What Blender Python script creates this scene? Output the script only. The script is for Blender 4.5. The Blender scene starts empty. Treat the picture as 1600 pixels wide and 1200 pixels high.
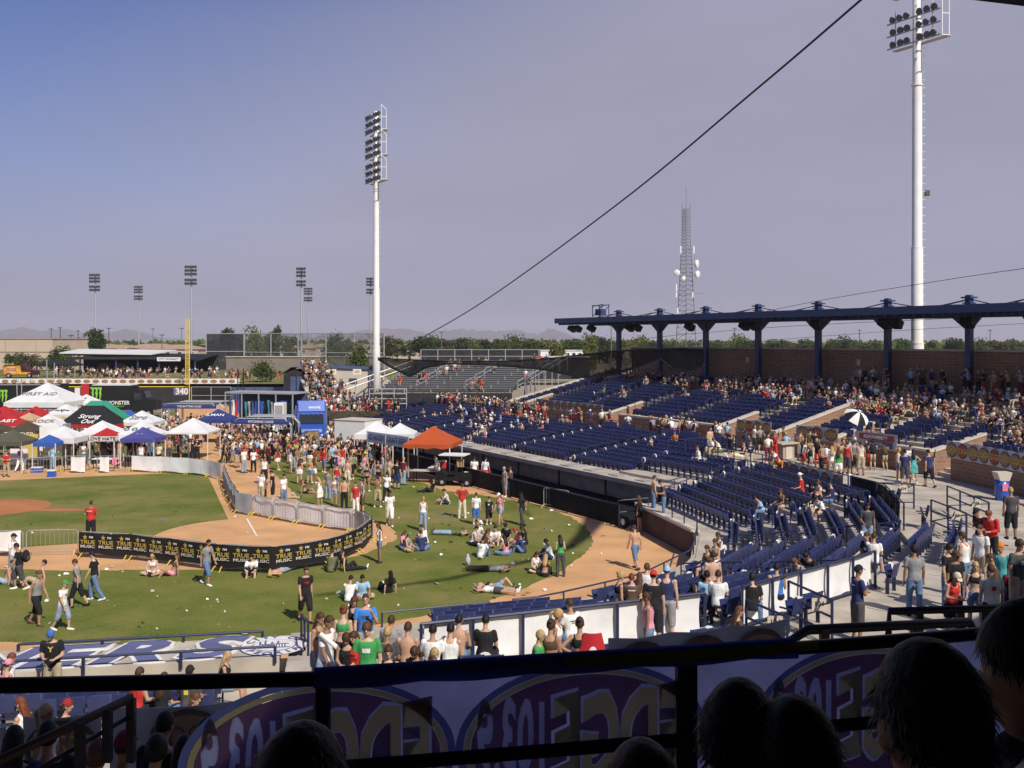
import bpy, math, random
from math import sin, cos, pi, radians, sqrt, atan2
from mathutils import Vector, Matrix
random.seed(7)
HAZE = True
V = Vector
SC = bpy.context.scene
COL = SC.collection

# ------------------------------------------------------------------ camera, sky, sun, exposure
H, F, HOR = 9.3, 1556.0, 530.0
cd = bpy.data.cameras.new('camera'); cam = bpy.data.objects.new('camera', cd); COL.objects.link(cam)
cam.location = (0, 0, H); cam.rotation_euler = (radians(90), 0, 0)
cd.sensor_width = 36; cd.lens = 36 * F / 1600; cd.shift_y = -(600 - HOR) / 1600
cd.clip_start = 0.1; cd.clip_end = 60000
SC.camera = cam
SUN_AZ, SUN_EL = 147.5, 44.0                      # clockwise from +Y, and above the horizon
w = bpy.data.worlds.new("World"); SC.world = w; w.use_nodes = True
nt = w.node_tree; bg = nt.nodes['Background']
sky = nt.nodes.new('ShaderNodeTexSky'); sky.sky_type = 'NISHITA'; sky.sun_disc = False
sky.sun_elevation = radians(SUN_EL); sky.sun_rotation = radians(SUN_AZ)
sky.air_density = 1.0; sky.dust_density = 1.5; sky.ozone_density = 3.0; sky.altitude = 350
def wn(k, **p):
    n = nt.nodes.new(k)
    for a, v in p.items(): setattr(n, a, v)
    return n
def wl_(a, b): nt.links.new(a, b)
tint = wn('ShaderNodeMix', data_type='RGBA', blend_type='MULTIPLY'); tint.inputs[0].default_value = 1.0; tint.inputs[7].default_value = (.54, .585, .87, 1); wl_(sky.outputs[0], tint.inputs[6])
# a bank of pale mauve smoke lies over the lower sky and thins out towards the upper left
geo = wn('ShaderNodeTexCoord'); dot = wn('ShaderNodeVectorMath', operation='DOT_PRODUCT'); dot.inputs[1].default_value = (-.45, .10, .89); wl_(geo.outputs['Generated'], dot.inputs[0])
mp0 = wn('ShaderNodeMapping'); mp0.inputs['Scale'].default_value = (1.2, 1.2, 4.5); wl_(geo.outputs['Generated'], mp0.inputs[0])
nz0 = wn('ShaderNodeTexNoise'); nz0.inputs['Scale'].default_value = 1.6; nz0.inputs['Detail'].default_value = 5; wl_(mp0.outputs[0], nz0.inputs['Vector'])
wob = wn('ShaderNodeMath', operation='MULTIPLY_ADD'); wob.inputs[1].default_value = .16; wl_(nz0.outputs['Fac'], wob.inputs[0]); wl_(dot.outputs['Value'], wob.inputs[2])
thin = wn('ShaderNodeMapRange', interpolation_type='SMOOTHSTEP'); thin.inputs[1].default_value = .355; thin.inputs[2].default_value = .65; thin.inputs[3].default_value = .97; thin.inputs[4].default_value = 0.0; wl_(wob.outputs[0], thin.inputs[0])
smk = wn('ShaderNodeMix', data_type='RGBA'); smv = wn('ShaderNodeVectorMath', operation='SCALE'); smv.inputs[0].default_value = (3.16, 3.17, 4.25); smr = wn('ShaderNodeMapRange'); smr.inputs[1].default_value = .3; smr.inputs[2].default_value = .7; smr.inputs[3].default_value = .90; smr.inputs[4].default_value = 1.10; wl_(nz0.outputs['Fac'], smr.inputs[0]); wl_(smr.outputs[0], smv.inputs['Scale']); wl_(smv.outputs[0], smk.inputs[7]); wl_(thin.outputs[0], smk.inputs[0]); wl_(tint.outputs[2], smk.inputs[6]); wl_(smk.outputs[2], bg.inputs[0])
bg.inputs[1].default_value = 0.09
sd = bpy.data.lights.new('sun', 'SUN'); sun = bpy.data.objects.new('sun', sd); COL.objects.link(sun)
sd.energy = 3.9; sd.angle = radians(0.53); sd.color = (1.0, 0.94, 0.84)
to_sun = V((sin(radians(SUN_AZ)) * cos(radians(SUN_EL)), cos(radians(SUN_AZ)) * cos(radians(SUN_EL)), sin(radians(SUN_EL))))
sun.rotation_euler = to_sun.to_track_quat('Z', 'Y').to_euler(); sun.location = to_sun * 200
SC.view_settings.view_transform = 'Standard'; SC.view_settings.look = 'None'
SC.view_settings.exposure = 0.28; SC.view_settings.gamma = 1.0
SC.view_settings.use_curve_mapping = False
SC.cycles.max_bounces = 6; SC.cycles.diffuse_bounces = 3; SC.cycles.volume_bounces = 0
SC.cycles.transparent_max_bounces = 8

# ------------------------------------------------------------------ helpers
def G(px, py, z=0.0):                                # a point seen at a photo pixel, at height z
    d = F * (H - z) / (py - HOR); return V(((px - 800) / F * d, d, z))
def AT(px, py, d):                                   # a point seen at a photo pixel, at distance d
    return V(((px - 800) / F * d, d, H - (py - HOR) / F * d))
def S(h):
    h = h.lstrip('#'); o = []
    for i in (0, 2, 4):
        c = int(h[i:i + 2], 16) / 255; o.append(c / 12.92 if c <= .04045 else ((c + .055) / 1.055) ** 2.4)
    return tuple(o)

MATS = {}
def mat(name, col, rough=.8, var=.15, scale=2.5, bump=0.0, metal=0.0, spec=.3, detail=4, trans=0.0, stretch=None):
    if name in MATS: return MATS[name]
    m = bpy.data.materials.new(name); m.use_nodes = True; t = m.node_tree; N = t.nodes; L = t.links
    b = N['Principled BSDF']; b.inputs['Roughness'].default_value = rough; b.inputs['Metallic'].default_value = metal
    b.inputs['Specular IOR Level'].default_value = spec
    tc = N.new('ShaderNodeTexCoord'); nz = N.new('ShaderNodeTexNoise'); nz.inputs['Scale'].default_value = scale; nz.inputs['Detail'].default_value = detail
    if stretch:
        mp = N.new('ShaderNodeMapping'); mp.inputs['Scale'].default_value = stretch
        L.new(tc.outputs['Object'], mp.inputs[0]); L.new(mp.outputs[0], nz.inputs['Vector'])
    else: L.new(tc.outputs['Object'], nz.inputs['Vector'])
    mr = N.new('ShaderNodeMapRange'); mr.inputs[1].default_value = .3; mr.inputs[2].default_value = .7
    mr.inputs[3].default_value = 1 - var; mr.inputs[4].default_value = 1 + var
    L.new(nz.outputs['Fac'], mr.inputs[0])
    mx = N.new('ShaderNodeVectorMath'); mx.operation = 'SCALE'; mx.inputs[0].default_value = col[:3]
    L.new(mr.outputs[0], mx.inputs['Scale']); L.new(mx.outputs[0], b.inputs['Base Color'])
    if bump:
        bp_ = N.new('ShaderNodeBump'); bp_.inputs['Strength'].default_value = bump; bp_.inputs['Distance'].default_value = .05
        L.new(nz.outputs['Fac'], bp_.inputs['Height']); L.new(bp_.outputs[0], b.inputs['Normal'])
    if trans:
        tr = N.new('ShaderNodeBsdfTranslucent'); ms = N.new('ShaderNodeMixShader'); ms.inputs[0].default_value = trans
        L.new(mx.outputs[0], tr.inputs[0]); L.new(b.outputs[0], ms.inputs[1]); L.new(tr.outputs[0], ms.inputs[2])
        L.new(ms.outputs[0], N['Material Output'].inputs[0])
    MATS[name] = m; return m
def net_mat(name, col, cover):                       # fine netting, too fine to build thread by thread
    if name in MATS: return MATS[name]
    m = mat(name, col, .9, .2, 1.2); t = m.node_tree; N = t.nodes
    tr = N.new('ShaderNodeBsdfTransparent'); ms = N.new('ShaderNodeMixShader')
    tc = N.new('ShaderNodeTexCoord'); nz = N.new('ShaderNodeTexNoise'); nz.inputs['Scale'].default_value = .6
    mr = N.new('ShaderNodeMapRange'); mr.inputs[1].default_value = .35; mr.inputs[2].default_value = .65
    mr.inputs[3].default_value = cover - .12; mr.inputs[4].default_value = min(1, cover + .1)
    t.links.new(tc.outputs['Object'], nz.inputs['Vector']); t.links.new(nz.outputs['Fac'], mr.inputs[0])
    t.links.new(mr.outputs[0], ms.inputs[0]); t.links.new(tr.outputs[0], ms.inputs[1])
    t.links.new(N['Principled BSDF'].outputs[0], ms.inputs[2]); t.links.new(ms.outputs[0], N['Material Output'].inputs[0])
    return m

def frame(d, ref=None):
    d = d.normalized(); ref = ref or (V((0, 0, 1)) if abs(d.z) < .95 else V((0, 1, 0)))
    x = ref.cross(d)
    if x.length < 1e-6: x = V((1, 0, 0)).cross(d)
    x.normalize(); return x, d.cross(x)
class MB:
    def __init__(s): s.v = []; s.f = []; s.m = []
    def add(s, vs, fs, mi=0):
        o = len(s.v); s.v += [V(v) for v in vs]; s.f += [tuple(i + o for i in f) for f in fs]; s.m += [mi] * len(fs); return s
    def box(s, c, size, rz=0, mi=0, R=None):
        c = V(c); x, y, z = (q / 2 for q in size); R = R or Matrix.Rotation(rz, 3, 'Z')
        vs = [c + R @ V((i * x, j * y, k * z)) for k in (-1, 1) for j in (-1, 1) for i in (-1, 1)]
        return s.add(vs, [(0, 2, 3, 1), (4, 5, 7, 6), (0, 1, 5, 4), (2, 6, 7, 3), (0, 4, 6, 2), (1, 3, 7, 5)], mi)
    def bar(s, a, b, w, h=None, mi=0):
        a, b = V(a), V(b); h = h or w; x, y = frame(b - a); x = x * (w / 2); y = y * (h / 2)
        vs = [a - x - y, a + x - y, a + x + y, a - x + y, b - x - y, b + x - y, b + x + y, b - x + y]
        return s.add(vs, [(3, 2, 1, 0), (4, 5, 6, 7), (0, 1, 5, 4), (1, 2, 6, 5), (2, 3, 7, 6), (3, 0, 4, 7)], mi)
    def tube(s, pts, r, n=6, mi=0, side=None, cap=True):   # r: number, or one number / (a, b) per point
        pts = [V(p) for p in pts]; k = len(pts)
        rr = r if isinstance(r, (list, tuple)) else [r] * k
        vs = []; x = None
        for i, p in enumerate(pts):
            d = (pts[min(i + 1, k - 1)] - pts[max(i - 1, 0)])
            if d.length < 1e-9: d = V((0, 0, 1))
            d.normalize()
            if side is not None: x = (side - d * side.dot(d)).normalized(); y = d.cross(x)
            elif x is None: x, y = frame(d)
            else:
                x = x - d * x.dot(d)
                if x.length < 1e-5: x, y = frame(d)
                else: x.normalize(); y = d.cross(x)
            a, b = rr[i] if isinstance(rr[i], (list, tuple)) else (rr[i], rr[i])
            vs += [p + x * (a * cos(2 * pi * j / n)) + y * (b * sin(2 * pi * j / n)) for j in range(n)]
        fs = [(i * n + j, i * n + (j + 1) % n, (i + 1) * n + (j + 1) % n, (i + 1) * n + j) for i in range(k - 1) for j in range(n)]
        if cap: fs += [tuple(range(n - 1, -1, -1)), tuple((k - 1) * n + j for j in range(n))]
        return s.add(vs, fs, mi)
    def quad(s, a, b, c, d, mi=0): return s.add([a, b, c, d], [(0, 1, 2, 3)], mi)
    def poly(s, pts, mi=0): return s.add(pts, [tuple(range(len(pts)))], mi)
    def prism(s, pts, dv, mi=0):                     # polygon pts swept by the vector dv
        pts = [V(p) for p in pts]; dv = V(dv); n = len(pts)
        return s.add(pts + [p + dv for p in pts], [tuple(range(n - 1, -1, -1)), tuple(range(n, 2 * n))] + [(i, (i + 1) % n, n + (i + 1) % n, n + i) for i in range(n)], mi)
    def ell(s, c, r, nu=10, nv=7, R=None, mi=0):
        c = V(c); R = R or Matrix.Identity(3); vs = [c + R @ V((0, 0, -r[2]))]
        for j in range(1, nv):
            a = -pi / 2 + pi * j / nv
            vs += [c + R @ V((r[0] * cos(a) * cos(2 * pi * i / nu), r[1] * cos(a) * sin(2 * pi * i / nu), r[2] * sin(a))) for i in range(nu)]
        vs.append(c + R @ V((0, 0, r[2]))); fs = [(0, 1 + (i + 1) % nu, 1 + i) for i in range(nu)]
        for j in range(nv - 2):
            o = 1 + j * nu; fs += [(o + i, o + (i + 1) % nu, o + nu + (i + 1) % nu, o + nu + i) for i in range(nu)]
        o = 1 + (nv - 2) * nu; T = len(vs) - 1; fs += [(o + i, o + (i + 1) % nu, T) for i in range(nu)]
        return s.add(vs, fs, mi)
    def grid(s, rows, mi=0, close=False):            # rows of points
        n = len(rows[0]); vs = [p for r in rows for p in r]
        fs = [(i * n + j, i * n + j + 1, (i + 1) * n + j + 1, (i + 1) * n + j) for i in range(len(rows) - 1) for j in range(n - 1)]
        return s.add(vs, fs, mi)
    def sheet(s, rows, th, mi=0):                    # a thin sheet with a real thickness, th = offset vector
        th = V(th); n = len(rows[0]); k = len(rows); a = [V(p) for r in rows for p in r]; N = len(a)
        vs = a + [p + th for p in a]; fs = []
        for i in range(k - 1):
            for j in range(n - 1):
                q = (i * n + j, i * n + j + 1, (i + 1) * n + j + 1, (i + 1) * n + j); fs.append(q); fs.append(tuple(x + N for x in reversed(q)))
        bd = [j for j in range(n)] + [i * n + n - 1 for i in range(1, k)] + [(k - 1) * n + j for j in range(n - 2, -1, -1)] + [i * n for i in range(k - 2, 0, -1)]
        B = len(bd); o2 = len(vs); vs = vs + [a[i] for i in bd] + [a[i] + th for i in bd]
        for i in range(B): j2 = (i + 1) % B; fs.append((o2 + j2, o2 + i, o2 + B + i, o2 + B + j2))
        return s.add(vs, fs, mi)
    def mesh(s, name, mats=(), smooth=False, off=None):
        me = bpy.data.meshes.new(name); off = off or V((0, 0, 0))
        me.from_pydata([tuple(v - off) for v in s.v], [], s.f)
        for m in (mats if isinstance(mats, (list, tuple)) else [mats]):
            if m: me.materials.append(m)
        if any(s.m): me.polygons.foreach_set('material_index', s.m)
        if smooth: me.polygons.foreach_set('use_smooth', [True] * len(me.polygons))
        me.update(); return me
    def build(s, name, mats, parent=None, smooth=False, world=True):
        off = V((0, 0, 0))
        if world and parent is not None:
            off = V(parent.location)
            if parent.parent is not None: off = off + V(parent.parent.location)
        elif parent is None and world == 'base':
            off = sum(s.v, V((0, 0, 0))) / len(s.v); off.z = min(v.z for v in s.v)
        ob = bpy.data.objects.new(name, s.mesh(name, mats, smooth, off)); COL.objects.link(ob)
        if parent is not None: ob.parent = parent
        elif world == 'base': ob.location = off
        return ob
def inst(name, me, parent=None, loc=(0, 0, 0), rz=0, mats=None, scale=1):
    o = bpy.data.objects.new(name, me); COL.objects.link(o); o.location = loc; o.rotation_euler = (0, 0, rz)
    if scale != 1: o.scale = (scale,) * 3 if not isinstance(scale, tuple) else scale
    if parent is not None: o.parent = parent
    if mats is not None:
        for i, m in enumerate(mats if isinstance(mats, (list, tuple)) else [mats]):
            o.material_slots[i].link = 'OBJECT'; o.material_slots[i].material = m
    return o
def tag(o, label=None, cat=None, group=None, kind=None):
    for k, x in (('label', label), ('category', cat), ('group', group), ('kind', kind)):
        if x: o[k] = x
    return o
def thing(name, label, cat, loc=(0, 0, 0), rz=0, group=None):
    o = bpy.data.objects.new(name, None); COL.objects.link(o); o.location = loc; o.rotation_euler = (0, 0, rz)
    o.empty_display_size = .3
    return tag(o, label, cat, group)
def struct(o): o['kind'] = 'structure'; return o
def copy_tree(o, parent=None):
    c = o.copy(); COL.objects.link(c)
    if parent is not None: c.parent = parent
    for ch in list(o.children): copy_tree(ch, c)
    return c
# a scratch scene in which modifiers and lettering are turned into plain meshes
TMP = bpy.data.scenes.new('scratch')
def evaluated(ob, name):
    TMP.collection.objects.link(ob); vl = TMP.view_layers[0]; vl.update(); dg = vl.depsgraph
    me = bpy.data.meshes.new_from_object(ob.evaluated_get(dg)); me.name = name
    TMP.collection.objects.unlink(ob); data = ob.data; bpy.data.objects.remove(ob)
    if isinstance(data, bpy.types.Mesh): bpy.data.meshes.remove(data)
    return me
TXT = {}
def text_mesh(txt, size=1.0, ext=.004, shear=0.0, bold=0.0, space=1.0):
    k = (txt, size, ext, shear, bold, space)
    if k not in TXT:
        c = bpy.data.curves.new('lettering', 'FONT'); c.body = txt; c.size = size; c.extrude = ext; c.align_x = 'CENTER'; c.align_y = 'CENTER'
        c.shear = shear; c.offset = bold; c.resolution_u = 3; c.space_character = space
        TXT[k] = evaluated(bpy.data.objects.new('t', c), 'lettering'); TXT[k].materials.clear()
        TXT[k].materials.append(None)
    return TXT[k]
def letter(txt, m, parent, x, y, nrm, size, wscale=1.0, shear=0.0, bold=0.0, mirror=False, name='lettering'):
    # flat lettering: x = direction of reading, nrm = outward normal, y = world (or local) position
    xd = V(x).normalized(); zd = V(nrm).normalized(); yd = zd.cross(xd)
    o = inst(name, text_mesh(txt, 1.0, .01, shear, bold), parent, mats=m)
    M = Matrix((xd * size * wscale * (-1 if mirror else 1), yd * size, zd * size)).transposed().to_4x4()
    M.translation = V(y); o.matrix_basis = M
    return o
# ------------------------------------------------------------------ plan of the ball park
C0 = V((-6.8, 43.1, 0))
n1 = V((cos(radians(30)), sin(radians(30)), 0)); u1 = V((sin(radians(30)), -cos(radians(30)), 0))
n3 = V((cos(radians(-79)), sin(radians(-79)), 0)); u3 = V((-cos(radians(11)), -sin(radians(11)), 0))
HOME = V((-12.2, 47.4, 0)); foul = V((cos(radians(110.3)), sin(radians(110.3)), 0)); foul3 = V((-foul.y, foul.x, 0))
ARC = 109.0
FAC = [2.0, 33.0, 52.5, 71.0, 88.0, 109.0]           # the lower rows behind home plate run straight between the aisles
def facet(q): return next((f for f in zip(FAC, FAC[1:]) if f[0] <= q <= f[1]), None)
def bp(q, r, z=0.0):              # q < 0: metres along the far side; 0..109: degrees round the back; > 109: metres along the near side
    f = facet(q) if r < 23.2 else None
    if f: r = r * cos(radians((f[1] - f[0]) / 2)) / cos(radians(q - (f[0] + f[1]) / 2))
    if q < 0: p = C0 + n1 * r + u1 * q
    elif q <= ARC: a = radians(30 - q); p = C0 + V((cos(a), sin(a), 0)) * r
    else: p = C0 + n3 * r + u3 * (q - ARC)
    return V((p.x, p.y, z))
def bdir(q, r=99):                # outward direction
    if q < 0: return n1
    f = facet(q) if r < 23.2 else None
    if f: q = (f[0] + f[1]) / 2
    if q <= ARC: a = radians(30 - q); return V((cos(a), sin(a), 0))
    return n3
def bq(p):                        # inverse of bp
    v = V((p[0] - C0.x, p[1] - C0.y, 0)); a = v.dot(u1); b = v.dot(u3)
    if a < 0 and v.dot(n1) > 0: return a, v.dot(n1)
    if b > 0: return ARC + b, v.dot(n3)
    q, r = 30 - math.degrees(atan2(v.y, v.x)), v.length; f = facet(q)
    if f:
        r2 = r * cos(radians(q - (f[0] + f[1]) / 2)) / cos(radians((f[1] - f[0]) / 2))
        if r2 < 23.2: r = r2
    return q, r
def pitch(q): return .95 if QT <= q < 109 else .82
ZW = 2.2                          # walkway
QS, QT = -6.6, 2.0                # the wide part of the far lower stand ends at QS, the dugout at QT
Q3 = 111.3                         # the near dugout begins here
UP0 = 30.1                        # upper stand wall
def rows_of(q):                   # (first row radius, number of rows, first floor, rise) of the lower stand
    if q < QS: return 19.8, 10, 1.0, .115
    if q < QT: return 19.8, 3, 1.6, .15
    if q < 109: return 15.7, 7, 1.0, .17
    if q < Q3: return 15.7, 10, 1.0, .13
    return 19.3, 10, .75, .15
def bowl_z(q, r):
    r0, n, z0, dz = rows_of(q)
    pt = pitch(q); top = r0 + n * pt
    if r < r0 - .9: return 0.0
    if r < top: return z0 + dz * max(0, int((r - r0) / pt))
    if r < UP0: return ZW
    lim = 41.3 if q < 12 else 38.9
    if r < lim: return 3.1 + .19 * int((r - UP0 - .4) / .84)
    return 6.5 if q >= 12 else 5.7
def on_bowl(px, py, dz=0.0):      # the point of the stands seen at a pixel (dz above the floor)
    k = (px - 800) / F; best = None; d = 12.0
    while d < 130:
        x = k * d; q, r = bq((x, d)); z = H - (py - HOR) / F * d
        if r > 15 and z <= bowl_z(q, r) + dz: return V((x, d, bowl_z(q, r)))
        d += .1
    return V((k * 60, 60, ZW))
def by_head(px, ytop, h):         # stand somebody of height h so that the top of the head shows at ytop
    k = (px - 800) / F; d = 10.0; last = None
    while d < 110:
        q, r = bq((k * d, d)); z = bowl_z(q, r)
        if z + h >= H - (ytop - HOR) / F * d: return V((k * d, d, z))
        d += .05
    return V((k * 20, 20, ZW))

# ------------------------------------------------------------------ materials of the place
M_dirt = mat('dirt', (.60, .335, .155), .95, .17, .45, .2, detail=11)
M_mound = mat('mound_clay', (.42, .16, .065), .95, .14, .5, .1)
M_desert = mat('desert_ground', (.30, .25, .17), .95, .25, .02, detail=8)
M_conc = mat('concrete', (.44, .385, .315), .9, .24, .9, .1, detail=10)
M_conc2 = mat('pale_concrete', (.56, .50, .42), .9, .10, .5, .05)
M_chalk = mat('chalk', (.75, .70, .62), .95, .25, 3)
def grass_mat(name, a, b, sc):
    m = mat(name, a, .95, .28, 9, .6, detail=8, spec=.1); t = m.node_tree; N = t.nodes
    nz = N.new('ShaderNodeTexNoise'); nz.inputs['Scale'].default_value = sc; nz.inputs['Detail'].default_value = 8
    nz.inputs['Roughness'].default_value = .65
    tc = N.new('ShaderNodeTexCoord'); t.links.new(tc.outputs['Object'], nz.inputs['Vector'])
    mr = N.new('ShaderNodeMapRange'); mr.inputs[1].default_value = .36; mr.inputs[2].default_value = .66
    t.links.new(nz.outputs['Fac'], mr.inputs[0])
    mx = N.new('ShaderNodeMix'); mx.data_type = 'RGBA'; mx.inputs[7].default_value = (*b, 1)
    src = N['Principled BSDF'].inputs['Base Color'].links[0].from_socket
    n2 = N.new('ShaderNodeTexNoise'); n2.inputs['Scale'].default_value = .13; n2.inputs['Detail'].default_value = 11; n2.inputs['Roughness'].default_value = .7; t.links.new(tc.outputs['Object'], n2.inputs['Vector'])
    m2 = N.new('ShaderNodeMapRange'); m2.inputs[1].default_value = .50; m2.inputs[2].default_value = .70; m2.inputs[4].default_value = .75; t.links.new(n2.outputs['Fac'], m2.inputs[0])
    mw = N.new('ShaderNodeMix'); mw.data_type = 'RGBA'; mw.inputs[7].default_value = (.30, .22, .10, 1); t.links.new(m2.outputs[0], mw.inputs[0]); t.links.new(mx.outputs[2], mw.inputs[6])
    t.links.new(mr.outputs[0], mx.inputs[0]); t.links.new(src, mx.inputs[6]); t.links.new(mw.outputs[2], N['Principled BSDF'].inputs['Base Color'])
    return m
M_grass = grass_mat('turf', (.105, .138, .024), (.20, .19, .05), .30)
M_grass2 = grass_mat('outer_turf', (.12, .13, .045), (.21, .19, .085), .12)
def brick_mat():
    m = mat('brick', (.36, .20, .125), .9, .12, 1.2); t = m.node_tree; N = t.nodes; b = N['Principled BSDF']
    tc = N.new('ShaderNodeTexCoord'); sp = N.new('ShaderNodeSeparateXYZ'); t.links.new(tc.outputs['Object'], sp.inputs[0])
    ad = N.new('ShaderNodeMath'); ad.operation = 'ADD'; t.links.new(sp.outputs[0], ad.inputs[0]); t.links.new(sp.outputs[1], ad.inputs[1])
    cb = N.new('ShaderNodeCombineXYZ'); t.links.new(ad.outputs[0], cb.inputs[0]); t.links.new(sp.outputs[2], cb.inputs[1])
    br = N.new('ShaderNodeTexBrick'); br.inputs['Scale'].default_value = 1.0; br.inputs['Brick Width'].default_value = .4; br.inputs['Row Height'].default_value = .2
    br.inputs['Mortar Size'].default_value = .012; br.inputs['Color1'].default_value = (.25, .135, .085, 1); br.inputs['Color2'].default_value = (.31, .175, .11, 1); br.inputs['Mortar'].default_value = (.32, .25, .2, 1)
    t.links.new(cb.outputs[0], br.inputs['Vector']); t.links.new(br.outputs['Color'], b.inputs['Base Color']); return m
M_brick = brick_mat()
M_navy = mat('navy_plastic', (.026, .035, .122), .40, .28, .9, spec=.45)
M_navy2 = mat('navy_frame', (.030, .034, .075), .5, .1, 2)
M_steelblue = mat('blue_steel', (.035, .06, .15), .45, .1, 1, spec=.4)
M_rail = mat('dark_blue_rail', (.022, .028, .07), .45, .1, 3, spec=.4)
M_black = mat('black_metal', (.012, .012, .014), .6, .2, 3)
M_void = mat('shaded_dugout_lining', (.006, .006, .007), .9, .2, 1)  # dark dugout surfaces, near-black so the colour stands in for interior shade
M_white = mat('white_paint', (.78, .77, .74), .6, .05, 1.5)
M_galv = mat('galvanised_steel', (.46, .47, .48), .45, .12, 4, metal=.35)
M_alu = mat('bleacher_aluminium', (.27, .27, .28), .5, .1, 2, metal=.3)
M_sheetw = mat('white_sheet', (.84, .84, .84), .8, .10, 1.5, .5, trans=.1)
M_sheetg = mat('grey_mesh_sheet', (.34, .36, .39), .85, .1, 2)

# ------------------------------------------------------------------ ground and field
def flat(name, pts, z, m, kind='structure', rag=0):
    if rag:                                          # worn, ragged edge where turf meets dirt
        rg = random.Random(len(pts)); q = []
        for i, p in enumerate(pts):
            a, c = V((p[0], p[1], 0)), V((*pts[(i + 1) % len(pts)][:2], 0)); n = max(1, min(60, int((c - a).length / .35)))
            for k in range(n): f = a.lerp(c, k / n); q.append((f.x + rg.uniform(-rag, rag), f.y + rg.uniform(-rag, rag)))
        pts = q
    b = MB(); b.poly([V((p[0], p[1], z)) for p in pts]); o = b.build(name, m); o['kind'] = kind; return o
b = MB()
gx = [-16000, -6000, -2500, -1000, -400, -150, -60, 0, 60, 150, 400, 1000, 2500, 6000, 16000]
gy = [-400, -60, 0, 60, 120, 200, 400, 800, 1600, 3200, 6000, 10000, 16000]
b.grid([[V((x, y, -.02)) for x in gx] for y in gy]); struct(b.build('ground', M_desert))
def lin_(a, b, n): return [a + (b - a) * i / n for i in range(n + 1)]
def arcpts(c, r, a0, a1, n=40): return [c + V((cos(radians(a0 + (a1 - a0) * i / n)), sin(radians(a0 + (a1 - a0) * i / n)), 0)) * r for i in range(n + 1)]
# dirt of the whole playing field, then grass sheets on top of it
flat('dirt_field', [V((-75, 24, 0)), V((12, 24, 0)), V((14, 47, 0)), V((-20, 112, 0)), V((-45, 146, 0)), V((-120, 175, 0)), V((-150, 100, 0))], 0.0, M_dirt)
# turf in foul ground: a ring behind home plate out to 15.6 m, following both foul lines
g_out = [V((-12.0, 46.6, 0)) + V((cos(radians(a)), sin(radians(a)), 0)) * (15.4 + 1.1 * abs(sin(radians((a + 22) * .8)))) for a in range(-104, 62, 3)]
ring = [V((-70, 34.6, 0)), V((-40, 30.9, 0)), V((-24, 30.6, 0))] + g_out + [V((-6.5, 66, 0)), V((-14.5, 84, 0)), V((-21, 96, 0)), V((-24.5, 95, 0)), V((-17.6, 72, 0)), V((-13.5, 61, 0)), V((-12.2, 57.2, 0)), V((-10.4, 54.3, 0)), V((-8, 52.5, 0)), V((-6.0, 49.5, 0)), V((-5.3, 46.5, 0)), V((-6.6, 42.6, 0)), V((-11, 40.3, 0)), V((-18, 40.0, 0)), V((-25, 40.7, 0)), V((-40, 44.6, 0)), V((-70, 53, 0))]
flat('foul_turf', [(p.x, p.y) for p in ring], .006, M_grass, 'structure', .09)
# infield turf: the diamond inside the base paths, less the home plate circle
inf = []
A_ = HOME + foul * 4.6 + foul3 * .9; Bb = HOME + foul * 24.6 + foul3 * .9; Cc = HOME + foul * 24.6 + foul3 * 24.6; Dd = HOME + foul * .9 + foul3 * 24.6; Ee = HOME + foul * .9 + foul3 * 4.6
mid = [HOME + (foul * cos(radians(t)) + foul3 * sin(radians(t))) * 4.75 for t in range(80, 5, -8)]
cor = [Bb + foul * -1.5, Bb + foul3 * .6 + foul * -.4, Bb + foul3 * 2]
def fh(a_, b_, z=.010): p = HOME + foul * a_ + foul3 * b_; return V((p.x, p.y, z))
b = MB(); arc_ = [fh(4.75 * cos(radians(t)), 4.75 * sin(radians(t))) for t in lin_(82, 11, 12)]
out_ = [fh(.66 + (24.2 - .66) * i / 6, 24.6) for i in range(6)] + [fh(24.4, 24.6 - (24.6 - .9) * i / 6) for i in range(7)]
b.grid([[a_.lerp(c_, k / 5) for k in range(6)] for a_, c_ in zip(arc_, out_)]); struct(b.build('infield_turf', M_grass))
MND = HOME + (foul + foul3).normalized() * 18.0
b = MB(); rings = [[MND + V((cos(2 * pi * i / 40) * r, sin(2 * pi * i / 40) * r, z)) for i in range(41)] for r, z in ((2.85, .016), (1.6, .14), (.6, .24), (.01, .25))]
b.grid(rings); struct(b.build('pitcher_mound', M_mound, smooth=True))
b = MB(); b.poly([MND + V((3.9 + 1.8 * cos(t), -.75 + .42 * sin(t), .014)) for t in [2 * pi * i / 18 for i in range(18)]]); struct(b.build('worn_patch', M_mound))
# outfield
flat('outfield_turf', [(p.x, p.y) for p in [HOME + foul * 33 + foul3 * 1, HOME + foul * 100 + foul3 * 1, HOME + foul * 96 + foul3 * 60, HOME + foul * 60 + foul3 * 96, HOME + foul * 30 + foul3 * 40]], .008, M_grass2)
b = MB(); p0 = HOME - foul * .6; b.quad(p0 + foul3 * .05 + V((0, 0, .018)), p0 - foul3 * .05 + V((0, 0, .018)), p0 + foul * 5 - foul3 * .05 + V((0, 0, .018)), p0 + foul * 5 + foul3 * .05 + V((0, 0, .018)))
struct(b.build('foul_line', M_chalk))
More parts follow.
